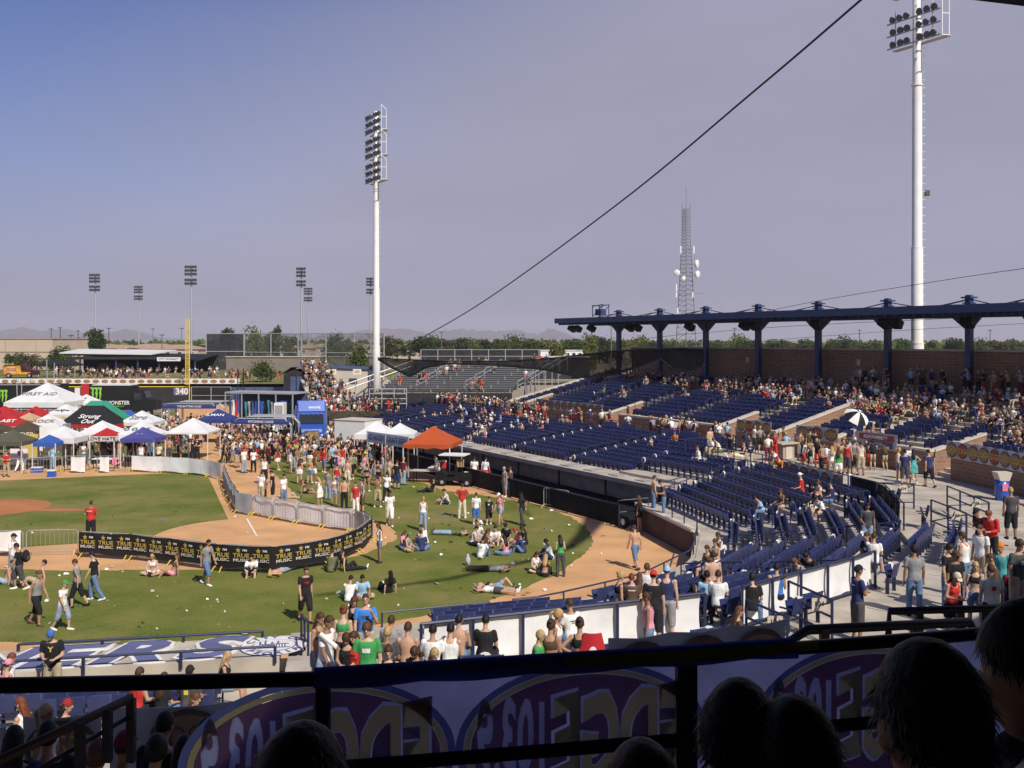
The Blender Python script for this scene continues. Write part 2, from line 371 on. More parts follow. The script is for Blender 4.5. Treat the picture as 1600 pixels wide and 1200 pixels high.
# ------------------------------------------------------------------ concrete of the stands
def sweep(prof, qs): return [[bp(q, r, z) for r, z in prof] for q in qs]
def lin(a, b, n): return [a + (b - a) * i / n for i in range(n + 1)]
def steps(q):
    r0, n, z0, dz = rows_of(q); pt = pitch(q); pr = [(r0 - .9, -.3), (r0 - .9, z0)]
    for i in range(n):
        z = z0 + dz * i; pr += [(r0 + pt * i, z), (r0 + pt * (i + 1) - .002, z)]
    return pr + [(r0 + n * pt, ZW), (UP0 + .05, ZW)]
def stand(name, q0, q1, n, m=M_conc):
    b = MB(); b.grid(sweep(steps((q0 + q1) / 2), lin(q0, q1, n)))
    for q in (q0, q1):
        pr = steps((q0 + q1) / 2); b.poly([bp(q, r, z) for r, z in pr] + [bp(q, UP0 + .05, -.3)])
    o = b.build(name, m); o['kind'] = 'structure'; return o
jb = MB()
for q_ in lin(4, 106, 17): jb.quad(*[bp(q_ + dq, r_, ZW + .004) for dq, r_ in ((-.03, 23.3), (.03, 23.3), (.022, 29.7), (-.022, 29.7))])
for q_ in range(-64, 0, 4): jb.quad(*[bp(q_ + dq, r_, ZW + .004) for dq, r_ in ((-.012, 28.2), (.012, 28.2), (.012, 29.7), (-.012, 29.7))])
o = jb.build('joint_lines', mat('joint_sealant', (.12, .10, .085), .9)); o['kind'] = 'structure'
stand('lower_stand', -70, QS, 1); stand('lower_stand', QS, QT, 2); stand('lower_stand', QT, 109, 54); stand('lower_stand', 109, Q3, 1); stand('lower_stand', Q3, 150, 1)
def upper(q0, q1, n, lim):
    pr = [(UP0 + .05, ZW - .5), (UP0 + .05, 3.1)]; k = 0
    r = UP0 + .4
    while r + .84 < lim: pr += [(r, 3.1 + .19 * k), (r + .838, 3.1 + .19 * k)]; r += .84; k += 1
    zt = 3.1 + .19 * k; pr += [(r, zt), (lim, zt)]
    b = MB(); b.grid(sweep(pr, lin(q0, q1, n)))
    for q in (q0, q1): b.poly([bp(q, r_, z) for r_, z in pr] + [bp(q, lim, -.3), bp(q, UP0 + .05, -.3)])
    o = b.build('upper_stand', M_conc); o['kind'] = 'structure'; return k
NOTCH = [-36.0, -22.5, -9.5, -4.3, 1.2, 14.5, 31.0, 46.0]
def qw(q, m): return m if q < 0 else math.degrees(m / 31.0)
edges = [-39.0]
for q in NOTCH: edges += [q - qw(q, .85), q + qw(q, .85)]
edges += [109.0]
for a, c in zip(edges[0::2], edges[1::2]): upper(a, c, max(2, int((c - max(a, 0)) / 2)) if c > 0 else 1, 42.4 if c < 13 else 38.9)
upper(109, 150, 1, 38.9)
for q in NOTCH:                                        # the stairs cut into the upper stand
    w_ = qw(q, .85); b = MB(); pr = [(UP0 + .05, ZW - .5)]; r = UP0 + .3
    for k in range(8): z = ZW + .175 * (k + 1); pr += [(r, z - .175 if k else ZW), (r, z), (r + .40, z)] if k == 0 else [(r, z), (r + .40, z)]; r += .41
    pr += [(r + 4 if q < 13 else r + 4, pr[-1][1])]
    b.grid(sweep(pr, [q - w_, q + w_])); struct(b.build('stair_flight', M_conc2))
# raised tier behind the curved part: brick front wall, floor, three steps
b = MB(); pr = [(38.9, 6.5), (41.2, 6.5), (41.2, 6.8), (42.1, 6.8), (42.1, 7.1), (43.0, 7.1), (43.0, 7.4), (46.5, 7.4), (46.5, 7.0)]
b.grid(sweep(pr, lin(12, 109, 48) + [120, 135, 150])); b.poly([bp(12, r, z) for r, z in pr] + [bp(12, 46.5, 0), bp(12, 38.9, 0)])
struct(b.build('raised_tier', M_conc))
def curved_wall(name, label, q0, q1, n, r, z0, z1, th=.3, m=M_brick, cat='wall', coping=None):
    t = thing(name, label, cat, bp((q0 + q1) / 2, r, z0)); qs = lin(q0, q1, n)
    b = MB(); b.sheet([[bp(q, r, z0), bp(q, r, z1)] for q in qs], (0, 0, 0))
    b = MB(); a = [[bp(q, r, z0), bp(q, r, z1), bp(q, r + th, z1), bp(q, r + th, z0)] for q in qs]
    b.grid(a); b.poly(a[0]); b.poly(a[-1][::-1]); b.build('brickwork' if m is M_brick else 'wall_face', m, t)
    if coping:
        c = MB(); a = [[bp(q, r - .06, z1 + .003), bp(q, r - .06, z1 + .13), bp(q, r + th + .06, z1 + .13), bp(q, r + th + .06, z1 + .003), bp(q, r - .06, z1 + .003)] for q in qs]
        c.grid(a); c.poly(a[0][:4]); c.poly(a[-1][:4][::-1]); c.build('coping', coping, t)
    return t
# ------------------------------------------------------------------ brick walls of the upper stand, each stretch a wall of its own
def where(q):
    return ('behind the far dugout' if q < -12 else 'near the canopy' if q < 2 else 'behind home plate' if q < 25 else 'on the near side')
WN = ['leftmost', 'second from the left', 'middle', 'short one left of the sloped stair wall', 'short one right of the sloped stair wall', 'curved one under the oval banners', 'shaded curved one at the right edge', 'near side curved']
for i, (a, c) in enumerate(zip(edges[0::2], edges[1::2])):
    c2 = min(c, 62); n = max(2, int((c2 - max(a, 0)) / 2)) if c2 > 0 else 2
    curved_wall('brick_wall', 'brown brick wall with pale coping along the walkway, ' + (WN[i] if i < 8 else 'last') + ' stretch', a, c2, n, UP0 - .28, ZW - .2, 3.42, .3, coping=M_conc2)
def cheek(q, r0, r1, z0, z1, label, th=.28, low=ZW):
    t = thing('stair_wall', label, 'wall', bp(q, r0, low)); d = bdir(q); s = V((-d.y, d.x, 0)) * th / 2
    a, c = bp(q, r0), bp(q, r1); up = V((0, 0, 1)); b = MB()
    b.prism([a - s + up * low, c - s + up * low, c - s + up * z1, a - s + up * z0], s * 2); b.build('brickwork', M_brick, t)
    b = MB(); s2 = s * 1.35; b.prism([a - s2 + up * (z0 + .003), c - s2 + up * (z1 + .003), c - s2 + up * (z1 + .13), a - s2 + up * (z0 + .13)], s2 * 2); b.build('coping', M_conc2, t)
for k, q in enumerate(NOTCH[:6]):
    w_ = qw(q, .98)
    long_ = k == 3
    r1 = UP0 + (8.0 if long_ else 3.4)
    cheek(q - w_, UP0 + .1, r1, 3.42, 3.42 + .23 * (r1 - UP0), ['sloped brick stair wall at the left end of the far upper stand', 'sloped brick stair wall left of the trash barrel', 'small sloped brick stair wall left of the wooden table', 'long sloped brick stair wall with bright coping left of the umbrella', 'sloped brick stair wall right of the umbrella', 'sloped brick stair wall at the start of the curved banners'][k])
cheek(-39.2, UP0, 42.3, 3.5, 6.3, 'long sloped end wall of the far upper stand beside the bleachers', .35, 0)
# back wall of the far upper stand
t = thing('brick_back_wall', 'long brick back wall of the upper stand under the blue canopy', 'wall', bp(-12, 42.5, 5.5))
b = MB(); a = [[bp(q, r, z) for r, z in ((42.6, 5.0), (42.6, 8.5), (42.95, 8.5), (42.95, 0))] for q in (-37, 0, 4, 8, 12)]
b.grid(a); b.poly(a[0]); b.build('brickwork', M_brick, t)
b = MB(); a = [[bp(q, 42.52, 8.503), bp(q, 42.52, 8.62), bp(q, 43.03, 8.62), bp(q, 43.03, 8.503)] for q in (-37.1, 0, 4, 8, 12)]; b.grid(a); b.poly(a[0]); b.build('coping', M_conc2, t)
for q in (-30, -21, -9.5):
    b = MB(); b.box(bp(q, 42.55, 7.6), (.3, .12, .45), rz=radians(120)); b.build('wall_lamp', M_conc2, t)
# brick front of the raised tier, and its side
curved_wall('brick_wall', 'dark brick front wall of the raised crowded tier at upper right', 12, 70, 30, 38.6, 4.6, 6.7, .3, coping=M_conc2)
b = MB(); t = thing('brick_side_wall', 'stepped brick side of the raised tier beside the stair to the upper stand', 'wall', bp(12, 40, 5))
b.prism([bp(11.7, 38.7, 4.6), bp(11.7, 46.4, 4.6), bp(11.7, 46.4, 7.7), bp(11.7, 42, 7.4), bp(11.7, 38.7, 6.7)], (bp(12, 40) - bp(11.5, 40))); b.build('brickwork', M_brick, t)
# back parapet of the raised tier
curved_wall('brick_parapet', 'low brick parapet behind the raised tier under the right canopy end', 12.2, 40, 14, 46.6, 5.0, 8.1, .3, coping=M_conc2)

# ------------------------------------------------------------------ blue canopy: every column, beam and brace
CANR = 41.8
t = thing('stadium_canopy', 'long dark blue steel canopy over the far upper stand', 'canopy', bp(-20, CANR, 5.5))
b = MB(); a = [[bp(q, r, z) for r, z in ((38.6, 10.98), (38.6, 11.32), (45.5, 11.62), (45.5, 11.28), (38.6, 10.98))] for q in (-44.3, -22, 0, 14)]
b.grid(a); b.poly(a[0][:4]); b.poly(a[-1][:4][::-1]); b.build('roof_deck', M_steelblue, t)
b = MB(); b.bar(bp(-44.4, 38.5, 11.14), bp(14, 38.5, 11.14), .12, .50); b.build('edge_beam', M_steelblue, t)
b = MB(); b.bar(bp(-43, CANR, 10.86), bp(14, CANR, 10.86), .25, .42); b.build('main_beam', M_steelblue, t)
rib = MB(); rib.bar(n1 * -3.1 + V((0, 0, -.16)), n1 * 3.5 + V((0, 0, .12)), .09, .26); ribm = rib.mesh('rib', M_steelblue)
for i in range(78): inst('rib', ribm, t, bp(-44.0 + i * .74, CANR, 11.0) - t.location)
for i in range(9):
    q = -38 + 6.33 * i
    b = MB(); b.box(bp(q, CANR, 8.75), (.38, .38, 6.7), radians(30)); b.build('column', M_steelblue, t)
    b = MB(); b.box(bp(q, CANR, 11.98), (.72, .72, .1), radians(30)); b.box(bp(q, CANR, 12.09), (.3, .3, .12), radians(30)); b.box(bp(q, CANR, 11.62), (.6, .6, .08), radians(30)); b.build('column_cap', M_steelblue, t)
    for s in (-1, 1):
        b = MB(); b.prism([bp(q + s * .2, CANR - .08, 9.9), bp(q + s * .2, CANR - .08, 10.75), bp(q + s * 1.25, CANR - .08, 10.75), bp(q + s * 1.1, CANR - .08, 10.6)], n1 * .16); b.build('bracket', M_steelblue, t)
        b = MB(); b.tube([bp(q + s * .2, CANR, 11.85), bp(q + s * 2.5, CANR, 11.45)], .035, 5); b.build('tie_rod', M_black, t)
    b = MB(); b.tube([bp(q, CANR, 11.85), bp(q, 38.6, 11.3)], .035, 5); b.build('tie_rod', M_black, t)
for i, (q, px) in enumerate([(-42.6, 0), (-41.6, 0), (-39.2, 0), (-33, 0), (-31.9, 0), (-24.6, 0), (-18, 0), (-17, 0), (-10.6, 0), (-4.6, 0), (-3.7, 0), (2.4, 0)]):
    nm = ['at the free left end', 'second from the left end', 'left of the first column', 'left of the second column', 'right of the second column', 'right of the third column', 'left one of the fourth column pair', 'right one of the fourth column pair', 'right of the fifth column', 'left one in front of the white pole', 'right one in front of the white pole', 'rightmost under the roof'][i]
    o = thing('loudspeaker', 'black loudspeaker hung under the blue canopy, ' + nm, 'loudspeaker', bp(q, 39.4, 10.1))
    b = MB(); c = bp(q, 39.4, 10.35); R = Matrix.Rotation(radians(30), 3, 'Z') @ Matrix.Rotation(radians(28), 3, 'Y')
    pts = [c + R @ V(p) for p in ((-.3, -.42, -.2), (-.3, .42, -.2), (.35, .3, -.26), (.35, -.3, -.26), (-.3, -.42, .22), (-.3, .42, .22), (.35, .3, .26), (.35, -.3, .26))]
    b.add(pts, [(0, 1, 2, 3), (7, 6, 5, 4), (0, 4, 5, 1), (1, 5, 6, 2), (2, 6, 7, 3), (3, 7, 4, 0)]); b.build('cabinet', M_black, o)
    b = MB(); b.tube([c + V((0, 0, .2)), c + V((0, 0, .62))], .03, 5); b.build('hanger', M_black, o)
# camera platform on the left end of the roof
t = thing('roof_winch', 'blue steel frame standing on the left end of the canopy', 'frame', bp(-38.8, 40, 11.5))
c = bp(-38.8, 40.2, 11.5)
b = MB()
for s in (-1, 1):
    for k in (-1, 1): b.bar(c + u1 * s * .8 + n1 * k * .4, c + u1 * s * .8 + n1 * k * .4 + V((0, 0, 1.1)), .08)
    b.bar(c + u1 * s * .8 - n1 * .4 + V((0, 0, 1.1)), c + u1 * s * .8 + n1 * .4 + V((0, 0, 1.1)), .07)
for k in (-1, 1): b.bar(c - u1 * .9 + n1 * k * .4 + V((0, 0, 1.0)), c + u1 * .9 + n1 * k * .4 + V((0, 0, 1.15)), .07); b.bar(c - u1 * .8 + n1 * k * .4, c + u1 * .8 + n1 * k * .4 + V((0, 0, 1)), .05)
b.build('steel_frame', M_steelblue, t); b = MB(); b.box(c + V((0, 0, .42)), (1.0, .6, .6), radians(-60)); b.build('motor_housing', M_steelblue, t)

# ------------------------------------------------------------------ seats
def seat_parts(open_=False):
    back = MB(); rows = []
    for j in range(3):
        z = .44 + .2 * j; rows.append([V((x, .20 + .05 * j - .35 * x * x, z)) for x in (-.22, -.11, 0, .11, .22)])
    back.sheet(rows, (0, .03, 0))
    pan = MB(); rows = []
    for j in range(3):
        if open_: rows.append([V((x, .12 - .2 * j, .42 - .25 * x * x * -1)) for x in (-.21, -.1, 0, .1, .21)])
        else: rows.append([V((x, .10 - .045 * j - .3 * x * x, .40 + .18 * j)) for x in (-.21, -.1, 0, .1, .21)])
    pan.sheet(rows, (0, 0, .03) if open_ else (0, .05, 0))
    fr = MB()
    for s in (-.25, .25): fr.bar((s, .12, 0), (s, .12, .44), .035, .1); fr.bar((s, .22, .58), (s, -.12, .58), .05, .035)
    fr.bar((-.25, .14, .3), (.25, .14, .3), .03)
    return back, pan, fr
bk, pn, fr = seat_parts()
ME_back = bk.mesh('backrest', M_navy, True); ME_pan = pn.mesh('seat_pan', M_navy, True); ME_fr = fr.mesh('seat_frame', M_navy2)
ME_open = seat_parts(True)[1].mesh('seat_pan', M_navy, True); M_fade = mat('faded_navy_plastic', (.040, .050, .135), .5, .3, 1.3, spec=.4)
bulk = MB()
for m_ in (bk, pn): pass
def light_seat():
    b = MB(); b.add([(-.22, .20, .44), (.22, .20, .44), (-.22, .30, .84), (.22, .30, .84), (-.22, .24, .44), (.22, .24, .44), (-.22, .33, .84), (.22, .33, .84)], [(0, 1, 3, 2), (5, 4, 6, 7), (2, 3, 7, 6), (0, 2, 6, 4), (1, 5, 7, 3)])
    b.add([(-.21, .10, .40), (.21, .10, .40), (-.21, .02, .76), (.21, .02, .76), (-.21, .15, .40), (.21, .15, .40), (-.21, .09, .78), (.21, .09, .78)], [(0, 1, 3, 2), (2, 3, 7, 6), (0, 2, 6, 4), (1, 5, 7, 3), (0, 4, 5, 1)])
    for s in (-.25, .25): b.add([(s, .05, 0), (s, .19, 0), (s, .19, .58), (s, .05, .58)], [(0, 1, 2, 3)])
    return b
LS = light_seat()
seat_list = []
AIS_LOW_FAR = [-66.5, -59, -51.5, -44, -36.5, -29, -21.7, -14.0, -6.6]
AIS_ARC = [2.6, 33.0, 52.5, 71.0, 88.0, 106.0]
AIS_NEAR = [112.2, 119.0, 126.5, 134, 142]
def near_any(q, lst, w_): return any(abs(q - a) < w_ for a in lst)
locals_pitch = pitch
def fill_rows(q0, q1, r0, n, z0, dz, aisles, w_, occupied=None, spc=.52):
    pt = .82 if r0 > 22 else locals_pitch((q0 + q1) / 2)
    for i in range(n):
        r = r0 + pt * i + .42; dq = spc if (q1 <= 0 or q0 >= ARC) else math.degrees(spc / r); w2 = w_ if (q1 <= 0 or q0 >= ARC) else math.degrees(w_ / r)
        k = int((q1 - q0) / dq)
        for j in range(k):
            q = q0 + dq * (j + .5)
            if near_any(q, aisles, w2): continue
            seat_list.append((q, r, z0 + dz * i))
for q0, q1, ais in ((-69, QS, AIS_LOW_FAR), (QS, 0, AIS_LOW_FAR), (0, QT, AIS_ARC), (QT, 105.2, AIS_ARC), (Q3 + 1.4, 149, AIS_NEAR)):
    r0, n, z0, dz = rows_of((q0 + q1) / 2); fill_rows(q0, q1, r0, n, z0, dz, ais, .6)
fill_rows(52, 62, 22.4, 2, ZW, .15, [], .5)
AIS_UP = [-36, -29, -22.5, -16, -9.5, -4.3, 1.2, 7.8, 14.5, 22, 31, 38, 46]
fill_rows(-38.6, 0, UP0 + .45, 13, 3.1, .19, AIS_UP, .95); fill_rows(0, 12, UP0 + .45, 12, 3.1, .19, AIS_UP, .95); fill_rows(12, 62, UP0 + .45, 9, 3.1, .19, AIS_UP, .95)
fill_rows(13, 50, 41.3, 2, 6.8, .3, AIS_UP, .8)
SEATED = []                                            # filled by the people, who leave their seats' places free
def visible(p, m=30):
    if p.y < 9: return False
    x = 800 + F * p.x / p.y; y = HOR + F * (H - p.z) / p.y
    return -m < x < 1600 + m and -m < y < 1090 + (0 if x > 400 else 60)
def build_seats():
    L = []
    for q, r, z in seat_list:
        p = bp(q, r, z)
        if not visible(p): continue
        if any((p.x - s.x) ** 2 + (p.y - s.y) ** 2 < .1 and abs(p.z - s.z) < .5 for s in SEATED): continue
        L.append((p.length, p, bdir(q, r), q))
    L.sort(key=lambda a: a[0]); big = MB(); LSv = LS.v
    for i, (d_, p, dr, q) in enumerate(L):
        w_ = -dr; rz = atan2(w_.x, -w_.y)
        if i < 288:
            ri = min(7, max(1, int((bq(p)[1] - 15.7) / pitch(q)) + 1)); lab = 'dark blue folding seat in the %s row from the field, %s' % (['', 'first', 'second', 'third', 'fourth', 'fifth', 'sixth', 'seventh', 'eighth'][ri], 'behind the near dugout' if q > 108 else 'before the long white sheet' if q > 88 else 'below the second white sheet' if q > 71 else 'between the curved aisles' if q > 52 else 'in the far curve')
            t = thing('stadium_chair', lab, 'seat', p, rz, 'empty blue stadium seats')
            fm = (M_navy, M_navy, M_fade)[(i * 7) % 3]; inst('backrest', ME_back, t, mats=fm); inst('seat_pan', ME_open if (i * 13) % 11 == 0 else ME_pan, t, mats=fm); inst('seat_frame', ME_fr, t)
        else:
            R = Matrix.Rotation(rz, 3, 'Z'); big.add([p + R @ v for v in LSv], LS.f)
    o = big.build('stadium_seats', M_navy); tag(o, 'rows of empty dark blue stadium seats in the farther stands', 'seats', None, 'stuff')
# white discs on the aisle ends
disc = MB(); disc.tube([(0, -.03, .62), (0, .03, .62)], .17, 12); disc_m = disc.mesh('end_disc', M_white, False)
ring = MB(); ring.tube([(0, -.042, .62), (0, -.0305, .62)], .10, 10); ring_m = ring.mesh('disc_emblem', M_steelblue)
post = MB(); post.box((0, .1, .3), (.06, .42, .6)); post_m = post.mesh('end_post', M_navy2)
def end_plate(q, r, z, side):
    d = bdir(q, r); p = bp(q, r, z); t = thing('row_end_plate', 'round white emblem plate on the aisle end of a row of blue seats', 'seat end', p, atan2(-d.x, d.y), 'round white plates at the row ends')
    inst('end_post', post_m, t); inst('end_disc', disc_m, t); inst('disc_emblem', ring_m, t)
def plates(aisles, rowsf, off=.62, lim=None):
    for a in aisles:
        r0, n, z0, dz = rowsf(a)
        for i in range(n):
            r = r0 + pitch(a + .2) * i + .42; dq = off if (a < 0 or a > ARC) else math.degrees(off / r)
            p = bp(a + dq, r, z0 + dz * i)
            if visible(p, 0): end_plate(a + dq, r, z0 + dz * i, 1)
plates([q for q in AIS_LOW_FAR if q > -45] + AIS_ARC[:3] + [71], rows_of)
# handrails down the aisles
def aisle_rail(q, r0, z0, r1, z1, label):
    t = thing('handrail', label, 'handrail', bp(q, r0, z0)); b = MB()
    b.tube([bp(q, r0, z0 + .05), bp(q, r0, z0 + .85), bp(q, r0 + .08, z0 + .92), bp(q, r1 - .08, z1 + .92), bp(q, r1, z1 + .85), bp(q, r1, z1 + .05)], .025, 6); b.build('top_rail', M_rail, t)
    for f in (.33, .67):
        b = MB(); r = r0 + (r1 - r0) * f; z = z0 + (z1 - z0) * f; b.tube([bp(q, r, z), bp(q, r, z + .92)], .022, 6); b.build('post', M_rail, t)
for i, q in enumerate([a for a in AIS_LOW_FAR if a > -45]):
    r0, n, z0, dz = rows_of(q - .1); aisle_rail(q, r0 + 1.5, z0 + .2, r0 + 4.4, z0 + .5, 'dark handrail on the lower aisle %s' % ['far left of the beer tent', 'behind the orange tent', 'behind the golf cart', 'above the dugout roof left', 'above the dugout roof middle', 'at the right end of the dugout'][i % 6])
    aisle_rail(q, r0 + 5.2, z0 + .6, r0 + 7.8, z0 + .9, 'dark handrail high on the aisle %s' % ['far left of the beer tent', 'behind the orange tent', 'behind the golf cart', 'above the dugout roof left', 'above the dugout roof middle', 'at the right end of the dugout'][i % 6])
for q, nm in zip(AIS_ARC[:4], ['first curved aisle', 'second curved aisle', 'aisle left of the white banner', 'aisle between the white banners']):
    r0, n, z0, dz = rows_of(q + .1); aisle_rail(q, r0 + .6, z0 + .1, r0 + 2.9, z0 + .45, 'dark handrail low on the ' + nm); aisle_rail(q, r0 + 3.7, z0 + .6, r0 + 6.2, z0 + 1.0, 'dark handrail high on the ' + nm)
for q in (-29, -16, -9.5, 7.8, 14.5, 22):
    aisle_rail(q, UP0 + 3.6, 3.9, UP0 + 7.5, 4.8, 'dark handrail on the upper stand aisle ' + {-29: 'at far left', -16: 'in the middle of the wide block', -9.5: 'above the wooden table', 7.8: 'right of the umbrella', 14.5: 'above the blue dress woman', 22: 'above the shaded wall'}[q])
# ------------------------------------------------------------------ dugouts, field walls, rails and banners along the walkway
def rail_run(name, label, pts, h=1.0, rails=(1.0,), sp=1.6, r=.028, m=None, cat='railing', post=None):
    m = m or M_rail; t = thing(name, label, cat, pts[0]); up = V((0, 0, 1))
    for f in rails:
        b = MB(); b.tube([p + up * h * f for p in pts], r, 6); b.build('top_rail' if f == max(rails) else 'mid_rail', m, t)
    tot = [0]
    for a, c in zip(pts, pts[1:]): tot.append(tot[-1] + (c - a).length)
    n = max(1, round(tot[-1] / sp)); me = None
    for i in range(n + 1):
        s = tot[-1] * i / n; k = max(j for j in range(len(pts) - 1) if tot[j] <= s + 1e-6)
        p = pts[k].lerp(pts[k + 1], (s - tot[k]) / (tot[k + 1] - tot[k]))
        if me is None: b = MB(); b.bar((0, 0, 0), (0, 0, h), (post or r * 1.8)); me = b.mesh('post', m)
        inst('post', me, t, p - t.location)
    return t
M_oval1 = mat('banner_oval_brown', (.13, .085, .06), .7, .2, 4); M_oval2 = mat('banner_oval_orange', (.33, .19, .10), .6, .15, 5)
M_oval3 = mat('banner_oval_red', (.36, .075, .05), .7, .15, 5); M_yell = mat('banner_yellow', (.60, .44, .12), .6, .1, 4); M_vinyl = mat('banner_vinyl', (.50, .49, .49), .7, .2, 1.6)
OV = {}
def oval_me(a, b_, th, key, m):
    if key not in OV:
        b = MB(); pts = [V((a * cos(2 * pi * i / 18), 0, b_ * sin(2 * pi * i / 18))) for i in range(18)]; b.prism(pts, (0, -th, 0)); OV[key] = b.mesh('oval', m)
    return OV[key]
def oval_banner(label, qa, qb, r, z0, z1, n, bright=False, post=True, sag=.05, back=False):
    t = thing('oval_banner', label, 'banner', bp((qa + qb) / 2, r, z0)); qs = lin(qa, qb, max(6, n * 2)); k = len(qs) - 1
    b = MB(); b.sheet([[bp(q, r, z0 + sag * sin(pi * (i * n / k % 1)) * .4 + .02 * random.random()), bp(q, r - .02 - .02 * random.random(), (z0 + z1) / 2), bp(q, r, z1 - sag * sin(pi * (i * n / k % 1)))] for i, q in enumerate(qs)], bdir((qa + qb) / 2) * .012)
    b.build('vinyl_sheet', M_vinyl, t, True); h = z1 - z0
    for i in range(n):
        q = qa + (qb - qa) * (i + .5) / n; d = bdir(q); rz = atan2(-d.x, d.y) + (pi if back else 0); p = bp(q, r - (-.05 if back else .05), (z0 + z1) / 2) - t.location; p.z = (z0 + z1) / 2 - z0
        a = min(h * .56, .47 * (bp(qb, r) - bp(qa, r)).length / n)
        o = inst('printed_oval', oval_me(a, h * .42, .006, ('o', round(a, 2), round(h, 2)), M_oval1), t, p, rz)
        inst('printed_field', oval_me(a * .86, h * .33, .012, ('f', round(a, 2), round(h, 2), i % 3 == 1), M_oval3 if i % 3 == 1 and bright else M_oval2), o)
        letter('EDGE', M_yell if bright else M_oval1, o, (1, 0, 0), (0, -.016, 0), (0, -1, 0), h * .42, .9, name='lettering')
    return t
# far dugout
def dugout(name, label, q0, q1, ra, rb, zt, fence_r):
    mid = (q0 + q1) / 2; t = thing(name, label, 'dugout', bp(mid, (ra + rb) / 2, 0)); qs = [q0, q1] if q1 <= 0 or q0 >= ARC else ([q0, 0, q1] if q0 < 0 else [q0, q1])
    b = MB(); a = [[bp(q, ra, zt - .24), bp(q, ra, zt), bp(q, rb, zt + .02), bp(q, rb, .2)] for q in qs]; b.grid(a); b.grid([[bp(q, ra, zt - .24), bp(q, rb - .02, zt - .24)] for q in qs])
    b.poly(a[0] + [bp(q0, rb - .02, zt - .3), ]); b.poly(a[-1][::-1]); b.build('roof_slab', M_conc, t)
    b = MB(); b.grid([[bp(q, rb - .03, zt - .26), bp(q, rb - .03, .015), bp(q, fence_r + .1, .012)] for q in qs]); b.build('shade_dark_lining', M_void, t)  # back wall and floor, with the shade put into their colour
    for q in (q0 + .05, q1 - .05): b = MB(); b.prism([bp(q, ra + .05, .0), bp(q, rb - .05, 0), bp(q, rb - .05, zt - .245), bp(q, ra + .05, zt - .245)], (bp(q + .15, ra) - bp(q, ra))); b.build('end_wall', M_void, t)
    b = MB()
    for i in range(int(abs(q1 - q0) / 5) + 1):
        bb = MB(); bb.bar(bp(q0 + i * 5 + .3, ra + .25, 0), bp(q0 + i * 5 + .3, ra + .25, zt - .24), .12); bb.build('post', M_black, t)
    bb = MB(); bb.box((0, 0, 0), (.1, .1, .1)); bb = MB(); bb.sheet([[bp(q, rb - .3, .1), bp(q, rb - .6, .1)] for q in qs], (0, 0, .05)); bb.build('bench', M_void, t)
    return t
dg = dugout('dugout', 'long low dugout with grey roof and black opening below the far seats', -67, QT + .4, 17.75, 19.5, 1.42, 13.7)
hat_ = MB()                                           # timber planks laid over the roof
for i in range(26):
    q = -66 + i * 2.55; b = MB(); b.box(bp(q + 1.2, 18.6, 1.452), (.9, 1.0, .04), radians(30) + pi / 2); o = b.build('roof_mat', mat('grey_roof_mat', (.34, .31, .28), .9, .2, 2), dg)
M_screen = net_mat('black_fence_screen', (.012, .012, .014), .93)
t = thing('dugout_fence', 'low black screened fence in front of the far dugout', 'fence', bp(-20, 13.6))
FQ = [-66, 3.2]
b = MB(); b.sheet([[bp(q, 13.6, .06), bp(q, 13.6, 1.08)] for q in FQ], n1 * .02); b.build('screen', M_screen, t)
b = MB(); b.tube([bp(q, 13.58, 1.12) for q in FQ], .035, 6); b.build('top_rail', M_rail, t)
pm = MB(); pm.bar((0, 0, 0), (0, 0, 1.12), .06); pm = pm.mesh('post', M_rail)
for i in range(36): inst('post', pm, t, bp(-66 + i * 2, 13.56) - t.location)
# step rails and cart at the right end of the far dugout
rail_run('dugout_rail', 'dark rail beside the steps at the right end of the far dugout', [bp(2.6, 13.6, 0), bp(4.6, 15.2, .1)], 1.3, (1.0, .55), 1.2)
rail_run('dugout_rail', 'second dark rail above the steps behind the far dugout end', [bp(2.4, 16.8, .7), bp(4.4, 18.6, 1.3)], 1.1, (1.0, .55), 1.2)
for q, nm in ((2.0, 'leaning at the left'), (4.4, 'leaning at the right')):
    t = thing('cart_wheel', 'black tyre of an equipment cart by the dugout rail, ' + nm, 'wheel', bp(q, 13.9, .32)); c = bp(q, 13.9, .32); d = (bp(q, 13, 0) - bp(q, 14, 0)).normalized()
    b = MB(); b.tube([c, c + d * .16], .32, 14); b.build('tyre', M_black, t); b = MB(); b.tube([c + d * .162, c + d * .19], .16, 10); b.build('rim', M_white, t)
# field wall behind home plate
M_pad = mat('brown_wall_pad', (.085, .05, .045), .8, .3, 1.2, .1)
t = curved_wall('backstop_wall', 'dark padded wall round the dirt behind home plate', 4, 33, 8, 14.5, 0, 1.08, .25, M_pad, 'wall', M_conc2)
rail_run('field_rail', 'dark rail on top of the dark padded wall behind home plate', [bp(q, 14.68, 1.2) for q in lin(22, 33, 3)], .5, (1.0,), 1.4)
curved_wall('field_wall', 'low concrete wall of the camera side seats along the dirt track', 33.2, 110, 30, 14.62, 0, .98, .16, M_conc, 'wall')
rail_run('field_rail', 'long dark rail on the low concrete wall along the near dirt track', [bp(q, 14.7, .98) for q in lin(34, 92, 18)], .42, (1.0,), 1.8)
rail_run('field_rail', 'dark rail right of the near dugout steps', [bp(q, 14.7, .98) for q in lin(95, 108, 4)], .42, (1.0,), 1.8)
